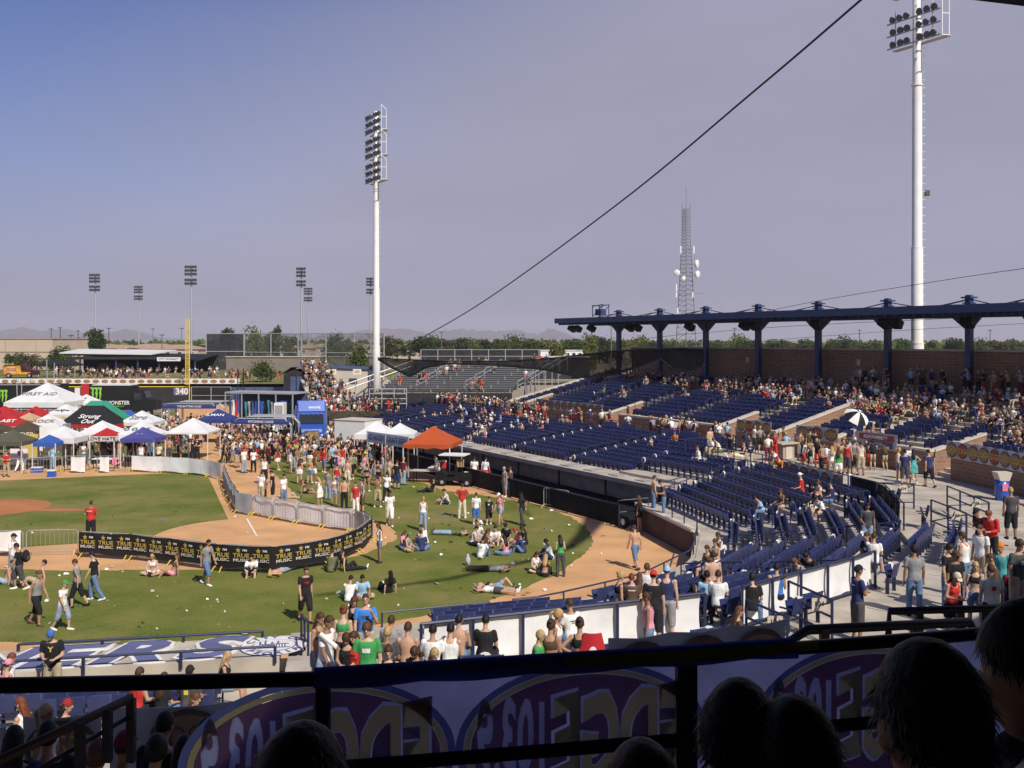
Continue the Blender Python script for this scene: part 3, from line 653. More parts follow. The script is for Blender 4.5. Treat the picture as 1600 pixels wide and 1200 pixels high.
# near dugout with the painted roof
nd = dugout('near_dugout', 'near dugout with blue team lettering painted on its concrete roof', Q3 + .2, 150, 16.4, 18.3, 1.4, 14.9)
M_paint = mat('team_blue_paint', (.12, .13, .26), .85, .2, 2.5); M_paintw = mat('white_roof_paint', (.72, .70, .66), .85, .12, 3)
rd = -u3; mid_r = 17.33
def roofpt(px, r=mid_r, z=1.43):
    k = (px - 800) / F; d = 24.0
    for _ in range(40):
        p = V((k * d, d, 0)); q, rr = bq(p); d += (rr - r) * .9
    p.z = z; return p
for ch, px in (('E', 78), ('R', 196), ('S', 316), ('N', -38)):
    p = roofpt(px) - nd.location
    letter(ch, M_paintw, nd, rd, p, (0, 0, 1), 2.25, 1.16, .35, .075, name='painted_letter_outline'); letter(ch, M_paint, nd, rd, p + V((0, 0, .016)), (0, 0, 1), 2.25, 1.16, .35, .035, name='painted_letter')
cl = roofpt(428); up_ = -bdir(120)
def roof_oval(a, b_, z, m, nm, r0=0):
    b = MB(); pts = [cl + rd * (a * cos(2 * pi * i / 36)) + up_ * (b_ * sin(2 * pi * i / 36)) + V((0, 0, z)) for i in range(36)]; b.poly(pts); b.build(nm, m, nd)
roof_oval(.86, .86, .004, M_paint, 'emblem_rim'); roof_oval(.83, .83, .008, M_paintw, 'emblem_band'); roof_oval(.56, .50, .012, M_paint, 'emblem_ring'); roof_oval(.53, .47, .016, M_paintw, 'emblem_field')
L0 = cl - nd.location
for tx, a0, a1, rr in (('CITY OF', 150, 30, .69), ('PEORIA', 215, 325, .69)):
    n = len(tx)
    for i, ch in enumerate(tx):
        a = radians(a0 + (a1 - a0) * i / (n - 1)); pos = L0 + rd * (rr * cos(a)) + up_ * (rr * sin(a)) + V((0, 0, .02))
        if ch == ' ': continue
        yv = (rd * cos(a) + up_ * sin(a)) * (1 if a0 < 180 else -1); xv = yv.cross(V((0, 0, 1)))
        letter(ch, M_paint, nd, xv, pos, (0, 0, 1), .28, 1.2, bold=.02, name='emblem_letter')
b = MB()
for i in range(9): b.box(cl + rd * (-.28 + .07 * i) + up_ * (-.08) + V((0, 0, .02)), (.03, .26, .008), atan2(rd.y, rd.x))
b.box(cl + up_ * .07 + V((0, 0, .02)), (.75, .05, .008), atan2(rd.y, rd.x)); b.box(cl - up_ * .23 + V((0, 0, .02)), (.8, .05, .008), atan2(rd.y, rd.x))
for x, h in ((-.35, .2), (-.22, .28), (-.05, .16), (.1, .2)): b.box(cl + rd * x + up_ * (.1 + h / 2) + V((0, 0, .021)), (.05, h, .008), atan2(rd.y, rd.x))
b.build('emblem_drawing', M_paint, nd)
rail_run('roof_rail', 'blue rail along the front edge of the near dugout roof', [bp(q, 16.5, 1.42) for q in (112.0, 118)] , .16, (1.0,), 2.2, .035)
rail_run('roof_rail', 'blue rail along the front edge of the near dugout roof at far left', [bp(q, 16.5, 1.42) for q in (120.6, 140)] , .16, (1.0,), 2.2, .035)
rail_run('roof_rail', 'blue rail along the back edge of the near dugout roof', [bp(q, 18.35, 1.3) for q in (111.6, 145)], .42, (1.0,), 2.2, .035)
rail_run('stair_rail', 'dark rail at the right end of the near dugout', [bp(111.0, 16.2, .9), bp(110.8, 18.2, 1.2)], 1.0, (1.0, .5), 1.0)
rail_run('stair_rail', 'arched dark stair rail below the painted letters', [bp(118.6, 18.9, .75), bp(118.6, 20.6, .95)], 1.25, (1.0, .55), .9)
rail_run('stair_rail', 'dark stair rail beside the man in blue bandana', [bp(120.4, 19.0, .75), bp(120.4, 20.8, .95)], 1.2, (1.0, .55), .9)
t = thing('wall_notice', 'pale notice board on the wall behind the near dugout', 'notice', bp(118, 19.2, .9)); b = MB(); b.box(bp(118.1, 18.36, 1.02), (.7, .06, .42), radians(11)); b.build('board', M_conc2, t); b = MB(); b.box(bp(118.1, 18.40, 1.02), (.6, .02, .32), radians(11)); b.build('sheet', M_white, t)
# rails along the walkway
rail_run('walkway_rail', 'dark rail along the back of the far lower seats', [bp(q, 28.12, ZW) for q in (-60, QS - .2)], 1.0, (1.0, .15), 1.9)
rail_run('walkway_rail', 'dark rail end beside the wooden table', [bp(QS - .1, r, ZW) for r in (28.1, 25.9, 22.6)], 1.0, (1.0, .15), 1.3)
rail_run('walkway_rail', 'dark rail in front of the standing group left of the oval banners', [bp(q, 22.45, ZW) for q in (QS + .6, -2, 1.5, 8)], 1.0, (1.0, .5), 1.4)
M_panel = mat('blue_grey_panel', (.17, .19, .33), .7, .12, 1)
for i, (qa, qb) in enumerate(((-14.2, -12.2), (-12.0, -10.2), (-9.0, -6.9), (-47.8, -46), (-45.8, -44), (-43.8, -42), (-41.8, -40), (-39.8, -38.2), (-37.8, -36.4), (-21.0, -19.4), (-18.9, -17.2))):
    t = thing('rail_panel', 'blue grey vinyl panel on the walkway rail, ' + ['left of the trash barrel', 'behind the trash barrel', 'at the rail end by the table', 'first from the left in the far row', 'second from the left in the far row', 'third from the left in the far row', 'fourth from the left in the far row', 'fifth from the left in the far row', 'sixth from the left in the far row', 'below the oval strip left', 'below the oval strip right'][i], 'banner', bp(qa, 28.05, ZW + .12))
    b = MB(); b.sheet([[bp(q, 28.05, ZW + .16), bp(q, 28.05, ZW + .93)] for q in lin(qa, qb, 3)], n1 * .012); b.build('vinyl', M_panel, t)
rail_run('walkway_rail', 'dark rail carrying the oval banner strip above the curved seats', [bp(q, 22.5, ZW) for q in lin(9.5, 26, 6)], 1.0, (1.0,), 1.5)
rail_run('walkway_rail', 'dark rail under the black mesh at the end of the curved seats', [bp(q, 22.5, ZW) for q in lin(26.5, 46, 6)], 1.0, (1.0,), 1.5)
oval_banner('strip of oval emblems on the rail above the curved seats', 9.8, 25.5, 22.38, ZW + .12, ZW + 1.0, 6)
oval_banner('long oval banner strip on the brick wall above the far lower seats', -33.6, -23.6, UP0 - .38, 3.3, 4.15, 10)
oval_banner('oval banner with four emblems on the brick wall right of the trash barrel', -8.4, -5.3, UP0 - .38, 3.25, 4.1, 4, True)
oval_banner('oval banner with three emblems on the brick wall below the umbrella', -3.2, .1, UP0 - .38, 3.25, 4.1, 3, True)
oval_banner('curved oval banner strip on the shaded brick wall at right edge', 15.8, 30, UP0 - .38, 3.3, 4.2, 9, True)
oval_banner('oval banner strip along the shaded brick wall beyond the right edge', 32.5, 44, UP0 - .38, 3.3, 4.2, 7, True)
t = thing('slogan_banner', 'white banner with red and blue lettering on the brick wall', 'banner', bp(5.2, UP0 - .4, 3.3))
b = MB(); b.sheet([[bp(q, UP0 - .4, 3.2), bp(q, UP0 - .4, 4.1)] for q in lin(2.6, 8.6, 4)], bdir(5) * .012); b.build('vinyl_sheet', M_vinyl, t)
b = MB(); b.sheet([[bp(q, UP0 - .42, 3.68), bp(q, UP0 - .42, 4.0)] for q in lin(3.2, 8.2, 4)], bdir(5) * .008); b.build('red_band', M_oval3, t)
b = MB(); b.sheet([[bp(q, UP0 - .42, 3.3), bp(q, UP0 - .42, 3.64)] for q in lin(4.0, 8.0, 4)], bdir(5) * .008); b.build('blue_band', M_paint, t)
d5 = bdir(5.6); rd5 = V((-d5.y, d5.x, 0)) * -1
letter('RESPONSIBILITY', M_white, t, rd5, bp(5.6, UP0 - .47, 3.84) - t.location, -d5, .27, .92, bold=.01); letter('MATTERS', M_white, t, rd5, bp(5.8, UP0 - .47, 3.47) - t.location, -d5, .27, .95, bold=.01)
M_mesh = net_mat('black_banner_mesh', (.016, .014, .014), .9)
t = thing('mesh_banner', 'black mesh banner on the rail at the right end of the curved seats', 'banner', bp(35, 22.4, ZW)); b = MB(); b.sheet([[bp(q, 22.42, ZW + .05), bp(q, 22.40, ZW + .5), bp(q, 22.42, ZW + 1.0)] for q in lin(27, 45, 8)], bdir(36) * .01); b.build('mesh', M_mesh, t)
# white sheets on the near rail
def white_banner(label, qa, qb):
    rail_run('walkway_rail', 'dark rail carrying the ' + label, [bp(q, 22.62, ZW) for q in lin(qa, qb, 8)], 1.06, (1.0, .1), 1.25, .035)
    t = thing('white_banner', label, 'banner', bp((qa + qb) / 2, 22.5, ZW)); qs = lin(qa + .2, qb - .2, 40); b = MB()
    b.sheet([[bp(q, 22.54 - .03 * abs(sin(i * .42 + j)) - (.02 if j in (1, 2) else 0), ZW + .1 + j * .9 / 3 + (.04 * sin(i * .9) if j == 0 else 0)) for j in range(4)] for i, q in enumerate(qs)], bdir((qa + qb) / 2) * .01); b.build('sheet', M_sheetw, t, True)
white_banner('long white sheet on the rail above the camera side seats right', 70.6, 86.6)
white_banner('long white sheet on the rail in front of the bikini group', 89.6, 107.5)
# bracing rails of the stair wells in the walkway
wells = [((1166, 1010), (1230, 1040), 'stair well left of the blue shirt man'), ((1232, 975), (1300, 1010), 'stair well back by the blue shirt man'), ((1370, 800), (1428, 795), 'stair well in the middle of the sunny walkway'), ((1455, 825), (1510, 850), 'stair well with crossed braces in the sunny walkway'), ((1480, 800), (1545, 830), 'shaded wall side of the walkway')]
for (a, c, nm) in wells:
    A = on_bowl(*a); B_ = on_bowl(*c); A.z = B_.z = ZW
    t = rail_run('guard_rail', 'dark guard rail, ' + nm, [A, B_], 1.05, (1.0, .62, .25), 1.6, .03)
    b = MB(); b.bar(A + V((0, 0, .25)), B_ + V((0, 0, 1.0)), .035); b.build('brace', M_rail, t)
    mid = A.lerp(B_, .7); b = MB(); b.box(mid + V((0, -.06, .82)), (.34, .02, .3)); b.build('paper_sign', M_conc2, t); 
    letter('104', M_rail, t, (1, 0, 0), mid + V((0, -.085, .84)) - t.location, (0, -1, 0), .16)
# backstop netting hung over the far stands, bunched and gathered
M_net = net_mat('black_net', (.014, .013, .013), .62); M_net2 = net_mat('gathered_black_net', (.014, .013, .013), .85)
def net(label, top, bot, m, lean=0):
    t = thing('hanging_net', label, 'net', top[0]); n = len(top); b = MB()
    b.sheet([[bot[i].lerp(top[i], j / 4) + V((0, 0, 0)) for j in range(5)] for i in range(n)], V((0, .03, 0))); b.build('mesh', m, t)
    b = MB(); b.tube(top, .05, 5); b.build('edge_rope', M_black, t); b = MB(); b.tube(bot, [.07 + .05 * random.random() for _ in bot], 5); b.build('gathered_hem', M_black, t)
def pxcurve(pts, d0, d1, n=10):
    out = []
    for i in range(n + 1):
        s = i / n * (len(pts) - 1); k = min(int(s), len(pts) - 2); f = s - k; x = pts[k][0] + (pts[k + 1][0] - pts[k][0]) * f; y = pts[k][1] + (pts[k + 1][1] - pts[k][1]) * f; out.append(AT(x, y, d0 + (d1 - d0) * i / n))
    return out
net('black backstop net sagging in front of the metal bleachers', pxcurve([(590, 559), (612, 560.5), (640, 562), (665, 563), (700, 564), (790, 564), (850, 561), (893, 556)], 96, 84, 21), pxcurve([(591, 562), (612, 574), (640, 588), (665, 574), (700, 568), (790, 571), (850, 577), (893, 586)], 96, 84, 21), M_net)
net('black net bunched over the left end of the far upper stand', pxcurve([(893, 556), (960, 548), (1030, 545)], 83, 76), pxcurve([(893, 590), (945, 588), (1000, 572), (1030, 560)], 83, 76), M_net)
net('dark gathered net hung below the canopy between the second and third columns', pxcurve([(1030, 546), (1065, 544), (1100, 546)], 76, 72.5, 8), pxcurve([(1031, 560), (1050, 577), (1075, 579), (1100, 570)], 76, 72.5, 8), M_net2)
t = thing('tier_net', 'dark netting draped over the brick front of the raised tier', 'net', bp(14, 38.5, 6)); b = MB(); b.sheet([[bp(q, 38.42, 5.6 + .35 * sin((q - 12) * .35)), bp(q, 38.42, 6.9)] for q in lin(12.5, 21.5, 8)], bdir(16) * .02); b.build('mesh', M_net2, t)
for i, (px, y0, y1) in enumerate(((700, 575, 740), (835, 560, 700), (992, 560, 910), (1086, 545, 760), (1118, 545, 870))):
    p0 = AT(px, y0, 76 - i * 5); t = thing('net_stay', 'thin black vertical net line, number %s counted from the left' % ['one', 'two', 'three', 'four', 'five'][i], 'cable', AT(px, y1, 76 - i * 5)); b = MB(); b.tube([p0, AT(px, y1, 76 - i * 5)], .014, 4); b.build('line', M_black, t)
# ------------------------------------------------------------------ outfield wall, berm and what stands on it
M_blackvinyl = mat('black_vinyl', (.014, .014, .016), .6, .2, .8); M_green = mat('bright_green', (.26, .62, .06), .6, .1, 2); M_wallblue = mat('wall_blue', (.07, .10, .20), .8, .15, .6)
M_walldark = mat('dark_wall_pad', (.03, .03, .035), .8, .2, .8); M_yel = mat('yellow_paint', (.72, .52, .05), .6, .08, 2); M_orange = mat('orange_paint', (.62, .12, .03), .6, .1, 2)
BZ = 2.9
b = MB(); b.grid([[V((-160, 146, 2.75)), V((-30, 146, 2.75))], [V((-160, 152, BZ)), V((-28, 152, BZ))], [V((-170, 200, BZ)), V((-24, 190, BZ))], [V((-175, 215, BZ)), V((-22, 205, BZ))], [V((-190, 260, -.1)), V((-15, 240, -.1))]])
b.poly([V((-30, 146, 2.75)), V((-30, 146, -.1)), V((-15, 240, -.1)), V((-22, 205, BZ)), V((-24, 190, BZ)), V((-28, 152, BZ))]); struct(b.build('grass_berm', M_grass2))
t = thing('outfield_wall', 'long dark outfield wall with a yellow top line behind the tents', 'wall', (-80, 143.5, 0))
b = MB(); b.box((-71, 143.8, 1.2), (50, .3, 2.4)); b.build('wall_panel', M_walldark, t); b = MB(); b.box((-127.5, 143.8, 1.3), (62.9, .3, 2.6)); b.build('black_panel', M_blackvinyl, t)
b = MB(); b.box((-37, 143.5, 1.2), (17.9, .3, 2.4)); b.build('blue_panel', M_wallblue, t)
b = MB(); b.box((-71.5, 143.75, 2.45), (49.5, .42, .1)); b.build('yellow_line', M_yel, t); 
b = MB(); b.box((-58.2, 143.62, 1.2), (1.9, .1, 2.38)); b.build('orange_panel', M_orange, t)
b = MB(); b.box((-47.6, 143.62, 1.75), (2.4, .08, 1.1)); b.build('distance_panel', M_paint, t); letter('340', M_paintw, t, (1, 0, 0), V((-47.6, 143.56, 1.75)) - t.location, (0, -1, 0), 1.25, bold=.03)
b = MB(); b.box((-54.6, 143.62, .9), (1.2, .06, .95)); b.build('small_sign', M_white, t)
for i in range(9): b = MB(); b.box((-37 + 2 * (i - 4), 143.33, 1.2), (.05, .04, 2.38)); b.build('joint', M_black, t)
t = thing('black_banner', 'black banner with white lettering on the wall top at far left', 'banner', (-104, 145.6, 2.6)); b = MB(); b.box((-112, 145.6, 3.05), (36.5, .12, .9)); b.build('vinyl', M_blackvinyl, t)
letter('MONSTER', M_white, t, (1, 0, 0), V((-71.2 * 1.0, 145.5, 3.18)) - t.location if False else V((AT(41, 595, 145.5).x, 145.5, 3.2)) - t.location, (0, -1, 0), .62, 1.0, bold=.02); letter('ENERGY', M_green, t, (1, 0, 0), V((AT(41, 599, 145.5).x, 145.5, 2.75)) - t.location, (0, -1, 0), .28, 1.5)
t = thing('oval_fence_banner', 'long white banner with orange ovals along the top of the outfield berm', 'banner', (-67, 146.2, 2.7)); b = MB(); b.box((-67, 146.2, 3.12), (54, .08, .78)); b.build('vinyl', M_white, t)
ovm = MB(); ovm.prism([V((.5 * cos(2 * pi * i / 14), 0, .27 * sin(2 * pi * i / 14))) for i in range(14)], (0, -.012, 0)); ovm = ovm.mesh('printed_oval', M_oval2)
for i in range(40): inst('printed_oval', ovm, t, V((-93 + i * 1.33, 146.15, 3.12)) - t.location)
t = thing('foul_pole', 'tall yellow foul pole with a mesh screen', 'foul pole', (-46.4, 143.2, 0))
b = MB(); b.tube([(-46.4, 143.2, 0), (-46.4, 143.2, 12.3)], .075, 8); b.build('pole', M_yel, t); b = MB(); b.tube([(-46.95, 143.2, 2.8), (-46.95, 143.2, 12.3)], .045, 6); b.build('screen_edge', M_yel, t)
for i in range(24): b = MB(); b.bar((-46.4, 143.2, 2.8 + i * .41), (-46.95, 143.2, 2.8 + i * .41), .05); b.build('rung', M_yel, t)
b = MB(); b.box((-46.68, 143.22, 7.5), (.5, .012, 9.4)); b.build('mesh_screen', net_mat('yellow_mesh', (.62, .50, .12), .25), t)
# chain link fence right of the foul pole
M_link = net_mat('chain_link', (.16, .16, .17), .6)
def link_fence(name, label, A, B_, z0, h, sp, m=None, r=.06):
    A, B_ = V(A), V(B_); t = thing(name, label, 'fence', (A.x, A.y, z0)); n = max(1, round((B_ - A).length / sp)); pm = MB(); pm.tube([(0, 0, 0), (0, 0, h)], r, 6); pm = pm.mesh('post', M_galv)
    for i in range(n + 1): p = A.lerp(B_, i / n); inst('post', pm, t, V((p.x, p.y, z0)) - t.location)
    for z in (h, h * .5): b = MB(); b.tube([V((A.x, A.y, z0 + z)), V((B_.x, B_.y, z0 + z))], r * .7, 5); b.build('rail', M_galv, t)
    b = MB(); b.sheet([[V((A.x, A.y, z0)), V((A.x, A.y, z0 + h))], [V((B_.x, B_.y, z0)), V((B_.x, B_.y, z0 + h))]], (0, .02, 0)); b.build('mesh', m or M_link, t); return t
link_fence('gate_fence', 'tall chain link gate right of the foul pole', (-46, 142.9, 0), (-40.3, 142.7, 0), 0, 2.45, 2.9, net_mat('dark_link', (.02, .02, .022), .85))
# tan building, pavilion, van, black tents on the berm
M_tan = mat('tan_stucco', (.52, .42, .33), .9, .06, .3); M_tan2 = mat('dark_tan_stucco', (.40, .32, .25), .9, .08, .4); M_roofw = mat('white_metal_roof', (.68, .67, .64), .6, .06, .3)
t = thing('tan_building', 'plain tan warehouse with a flat roof at far left', 'building', (-130, 250, 0))
b = MB(); b.box((-137, 262, 4.7), (46, 30, 9.4)); b.build('wall', M_tan, t); b = MB(); b.box((-137, 246.92, 6.2), (46.06, .1, .18)); b.build('joint', M_tan2, t); b = MB(); b.box((-137, 262, 9.45), (46.4, 30.4, .2)); b.build('parapet', M_tan2, t)
for i in range(6): b = MB(); b.box((-156 + i * 7.6, 246.94, 5), (.12, .08, 9)); b.build('joint', M_tan2, t)
t = thing('shade_ramada', 'brown slatted ramada in front of the tan building', 'ramada', (-128, 215, 0)); b = MB(); b.box((-128, 218, 8.6 - 2.2), (14, 6, .3)); b.build('roof', M_tan2, t)
for i in range(9): b = MB(); b.box((-133.5 + i * 1.6, 216.5, 6.05), (.15, 7.5, .25)); b.build('slat', M_tan2, t)
for x in (-134, -122.5): b = MB(); b.box((x, 216, 4.3), (.5, .5, 3.8)); b.build('post', M_tan2, t)
PD = 188.0
def px_at(px, d): return (px - 800) / F * d
t = thing('pavilion', 'long open pavilion with a white low roof and dark underside on the berm', 'pavilion', (px_at(200, PD), PD, BZ))
x0, x1 = px_at(110, PD + 6), px_at(312, PD); xm = px_at(240, PD)
b = MB(); b.prism([V((x0, PD + 10, 7.2)), V((xm + 1, PD + 10, 7.0)), V((xm, PD - 1, 6.35)), V((x0 + 1, PD - 1, 6.6))], (0, 0, .18)); b.build('white_roof', M_roofw, t)
b = MB(); b.prism([V((x0 + 2, PD + 12, 6.5)), V((x1, PD + 12, 6.2)), V((x1, PD - .8, 5.2)), V((xm, PD - .8, 6.0)), V((x0 + 2, PD - .8, 6.3))], (0, 0, .12)); b.build('dark_roof', M_blackvinyl, t)
b = MB(); b.box(((x0 + x1) / 2 + 1, PD - .9, 5.75), (x1 - x0 - 3, .2, .5)); b.build('fascia', M_walldark, t)
b = MB(); b.box(((x0 + x1) / 2, PD + 12, 4.4), (x1 - x0, .3, 3.4)); b.build('back_wall', M_walldark, t)
for px in (127, 183, 217, 250, 306): b = MB(); b.box((px_at(px, PD), PD - .5, BZ + 1.5), (.25, .25, 3.0)); b.build('post', M_steelblue, t)
s = thing('pavilion_sign', 'white sign with dark lettering on the right part of the pavilion', 'sign', (px_at(267, PD), PD - 1.1, 5.5)); b = MB(); b.box((px_at(267, PD), PD - 1.15, 5.55), (4.4, .1, .72)); b.build('board', M_white, s); letter('CITY CONNECT', M_rail, s, (1, 0, 0), (0, -.12, .05), (0, -1, 0), .52, 1.0, bold=.01)
for i, px in enumerate((155, 181)):
    s = thing('arched_board', 'dark arched display board under the pavilion, ' + ('left one' if i == 0 else 'right one'), 'display', (px_at(px, PD), PD + 2, BZ)); b = MB(); b.prism([V((px_at(px, PD) + 1.3 * cos(a), PD + 2, BZ + 1.1 * sin(a) + .7)) for a in [pi * k / 12 for k in range(13)]] + [V((px_at(px, PD) - 1.3, PD + 2, BZ)), V((px_at(px, PD) + 1.3, PD + 2, BZ))], (0, .2, 0)); b.build('board', M_oval1, s)
def vehicle_van():
    D_ = 165; cx = px_at(34, D_); t = thing('painted_van', 'yellow and orange painted van with dark front parked on the berm', 'van', (cx, D_, BZ)); L = 5.3
    M_vy = mat('van_yellow', (.70, .33, .03), .4, .35, 1.6); M_vd = mat('van_dark', (.07, .02, .02), .35, .2, 2); M_gl = mat('dark_glass', (.02, .025, .03), .15, .05, 1, spec=.6)
    b = MB(); pr = [(-2.6, .45), (-2.65, 1.9), (-2.4, 2.15), (.7, 2.15), (1.35, 1.45), (2.5, 1.2), (2.65, .5)]; b.prism([V((x, -.95, z)) for x, z in pr], (0, 1.9, 0)); o = b.build('body', M_vd, t, world=False)
    b = MB(); b.prism([V((x, -.965, z)) for x, z in ((-2.55, .6), (-2.55, 1.85), (-1.8, 2.0), (.2, 2.0), (.4, 1.0), (1.9, .95), (1.7, .6))], (0, .012, 0)); b.build('painted_side', M_vy, t, world=False)
    b = MB(); b.prism([V((-1.2 + 1.1 * cos(a), -.98, 1.35 + .5 * sin(a))) for a in [2 * pi * k / 16 for k in range(16)]], (0, .012, 0)); o = b.build('painted_logo', mat('pale_orange_print', (.75, .45, .22), .5, .3, 6), t, world=False)
    letter('EDGE', M_oval3, t, (1, 0, 0), (-1.2, -1.0, 1.35), (0, -1, 0), .7, 1.0, bold=.02)
    for a, c, z0, z1 in ((.45, 1.15, 1.45, 2.0),): b = MB(); b.prism([V((.35, -.97, z0)), V((1.2, -.97, z0)), V((.7, -.97, z1)), V((.35, -.97, z1))], (0, .01, 0)); b.build('side_window', M_gl, t, world=False)
    for x in (-1.7, 1.7): b = MB(); b.tube([V((x, -.98, .42)), V((x, -.7, .42))], .42, 14); o = b.build('wheel', M_black, t, world=False); b = MB(); b.tube([V((x, -1.0, .42)), V((x, -.985, .42))], .22, 10); b.build('rim', M_galv, t, world=False)
vehicle_van()

# ------------------------------------------------------------------ tents
TM = {}
def cloth(name, col): return mat('canopy_' + name, col, .75, .06, 1.2, .1, trans=.22)
M_leg = mat('white_tent_leg', (.62, .62, .62), .5, .08, 3)
def tent(label, cx, ey, hw, col, cname, zb=0.0, eave=2.15, d=None, rz=0.0, val=.28, valcol=None, text=None, tcol=None, tsize=.4, peak=None, length=None, vtext=None, vtcol=None, shear=0, legs=True, truss=False):
    d = d or (H - zb - eave) * F / (ey - HOR); s = F / d; hw_ = hw / s; hl = (length or hw_ * 2) / 2; pk = peak or eave + hw_ * .62
    m = cloth(cname, col); vm = cloth(*valcol) if valcol else m
    t = thing('pop_up_tent' if not truss else 'awning_tent', label, 'tent', ((cx - 800) / F * d, d, zb), rz)
    c4 = [V((-hw_, -hl, eave)), V((hw_, -hl, eave)), V((hw_, hl, eave)), V((-hw_, hl, eave))]; rl = max(0.0, hw_ - hl)
    b = MB(); p1, p2 = V((-rl, 0, pk)), V((rl, 0, pk))
    def face(a, c, e, f, n=4):                       # a slightly sagging panel between eave a-c and ridge f-e
        rows = []
        for i in range(n + 1):
            v_ = i / n; l, r_ = a.lerp(f, v_), c.lerp(e, v_); sag = -.10 * sin(pi * v_) * (1.0 if hw_ > 1 else .6)
            rows.append([l.lerp(r_, j / 4) + V((0, 0, sag * (.35 + .65 * abs(sin(pi * j / 4))))) for j in range(5)])
        b.sheet(rows, (0, 0, -.012))
    face(c4[0], c4[1], p2, p1); face(c4[1], c4[2], p2, p2); face(c4[2], c4[3], p1, p2); face(c4[3], c4[0], p1, p1); b.build('canopy', m, t, True, world=False)
    if val:
        b = MB(); dn = V((0, 0, -val))
        for i in range(4):
            a, c = c4[i], c4[(i + 1) % 4]; o_ = (a + c) * .5; o_.z = 0; o_ = o_.normalized() * .015
            b.sheet([[a + o_ + (c - a) * j / 6 + (dn * (1 if not valcol or valcol[0] != 'scallop' else .7 + .3 * (j % 2)) if k else V((0, 0, 0))) for k in range(2)] for j in range(7)], o_ * -1)
        b.build('valance', vm, t, world=False)
    if legs:
        lm = TM.get(eave)
        if lm is None: bb = MB(); bb.box((0, 0, eave / 2 - .02), (.06, .06, eave - .04)); lm = TM[eave] = bb.mesh('leg', M_leg)
        for p in c4: inst('leg', lm, t, (p.x * .985, p.y * .985, 0))
    nrm = V((0, -(pk - eave), hl)).normalized()
    if text:
        f_ = .42; p = V((0, -hl, eave)).lerp(V((0, 0, pk)), f_) + nrm * .05; p.z -= .03
        for k, ln in enumerate(text.split('\n')): letter(ln, tcol or M_rail, t, (1, 0, 0), p - V((0, .86, 0)).cross(V((1, 0, 0))) * 0 + V((0, -nrm.z * tsize * .9 * k, -abs(nrm.y) * tsize * .9 * k)), nrm, tsize, 1.1, shear, .01)
    if vtext: letter(vtext, vtcol or M_white, t, (1, 0, 0), (0, -hl - .05, eave - val / 2), (0, -1, 0), val * .95, 1.15, bold=.012)
    return t
Wt = (.80, .80, .80); Rd = (.52, .03, .035); Bl = (.05, .13, .45); Gn = (.05, .34, .22); Br = (.10, .075, .05); Ol = (.12, .12, .08); Bk = (.025, .025, .028); Tn = (.60, .42, .25); Nv = (.045, .06, .24); Pu = (.09, .09, .33)
M_red = mat('red_print', Rd, .6, .1, 3); M_pink = mat('pink_print', (.7, .2, .3), .6, .1, 3)
tent('big white first aid tent with a tall peak at far left', 75, 626, 46, Wt, 'white', eave=2.55, val=.55, text='FIRST AID', tcol=mat('grey_print', (.25, .25, .27), .7, .1, 3), tsize=.8)
tent('white tent with a small dark tree emblem in front of the black trailer', 135, 629, 21, Wt, 'white', text='Y', tsize=1.0)
tent('red tent at the left edge with a small black emblem', 7, 650, 26, Rd, 'red', text='6', tsize=.6)
tent('second red tent with a small black emblem right of the edge one', 56, 648, 22, Rd, 'red', text='6', tsize=.6)
tent('white tent with a thin winged emblem behind the tan canopy', 104, 646, 24, Wt, 'white', text='~v~', tsize=.8)
tent('long teal green tent behind the black band tent', 155, 654, 41, Gn, 'green', length=3.2, peak=3.75)
tent('long black tent with white script lettering', 146, 661, 44, Bk, 'black', length=3.0, text='Strung\nOut', tcol=M_white, tsize=.62, shear=.35, valcol=('redval', Rd))
tent('tan canopy left of the white tent with orange emblem', 46, 655, 17, Tn, 'tan', val=.1)
tent('tan canopy between the white tent and the black band tent', 98, 661, 18, Tn, 'tan', val=.1)
tent('red tent with white oval and white lettering on its valance', 20, 663, 24, Rd, 'red', text='ABT', tcol=M_white, tsize=.6, vtext='PUNCH CHORD', val=.42)
tent('white tent with an orange printed emblem', 76, 664, 28, Wt, 'white', text='ROCK', tcol=M_oval2, tsize=.6)
tent('plain white tent right of the brown tent', 100, 682, 27, Wt, 'white', val=.4)
tent('brown tent with pale lettering on its valance', 42, 672, 24, Br, 'brown', vtext='TAKEOVER', val=.42)
tent('dark brown tent at the left edge', 1, 671, 16, Br, 'brown')
tent('olive tent nearest at the left edge', 20, 688, 27, Ol, 'olive')
tent('small bright blue tent behind the white panel booth', 77, 690, 18, Bl, 'blue', eave=1.95)
tent('small red tent with a white lettered valance', 167, 680, 19, Rd, 'red', valcol=('white', Wt), val=.36, vtext='LOVE HATE', vtcol=M_black)
tent('plain white tent behind the small red tent', 160, 676, 31, Wt, 'white', val=.55)
tent('purple blue tent with a small yellow emblem', 224, 683, 26, Pu, 'purple', text='- -', tcol=M_yell, tsize=.5)
tent('white tent with four dark letters behind the purple one', 222, 677, 31, Wt, 'white', text='D O R K', tsize=.5, val=.45)
tent('white tent with thin grey script lettering', 222, 658, 27, Wt, 'white', text='Stro', tcol=mat('grey_print', (.25, .25, .27)), tsize=.8, shear=.3)
tent('small blue tent far behind the white script tent', 200, 648, 13, Bl, 'blue')
tent('single white tent standing alone at the dirt path', 302, 673, 33, Wt, 'white', val=.12)
tent('navy tent with a white label left of the blue truck', 341, 654, 25, Nv, 'navy', valcol=('navy', Nv), text='S.MAN', tcol=M_white, tsize=.5)
tent('white peaked tent left behind the beer signs', 588, 676, 30, Wt, 'white', eave=2.4, val=.35)
tent('white peaked tent right behind the beer signs', 625, 676, 25, Wt, 'white', eave=2.4, val=.3)
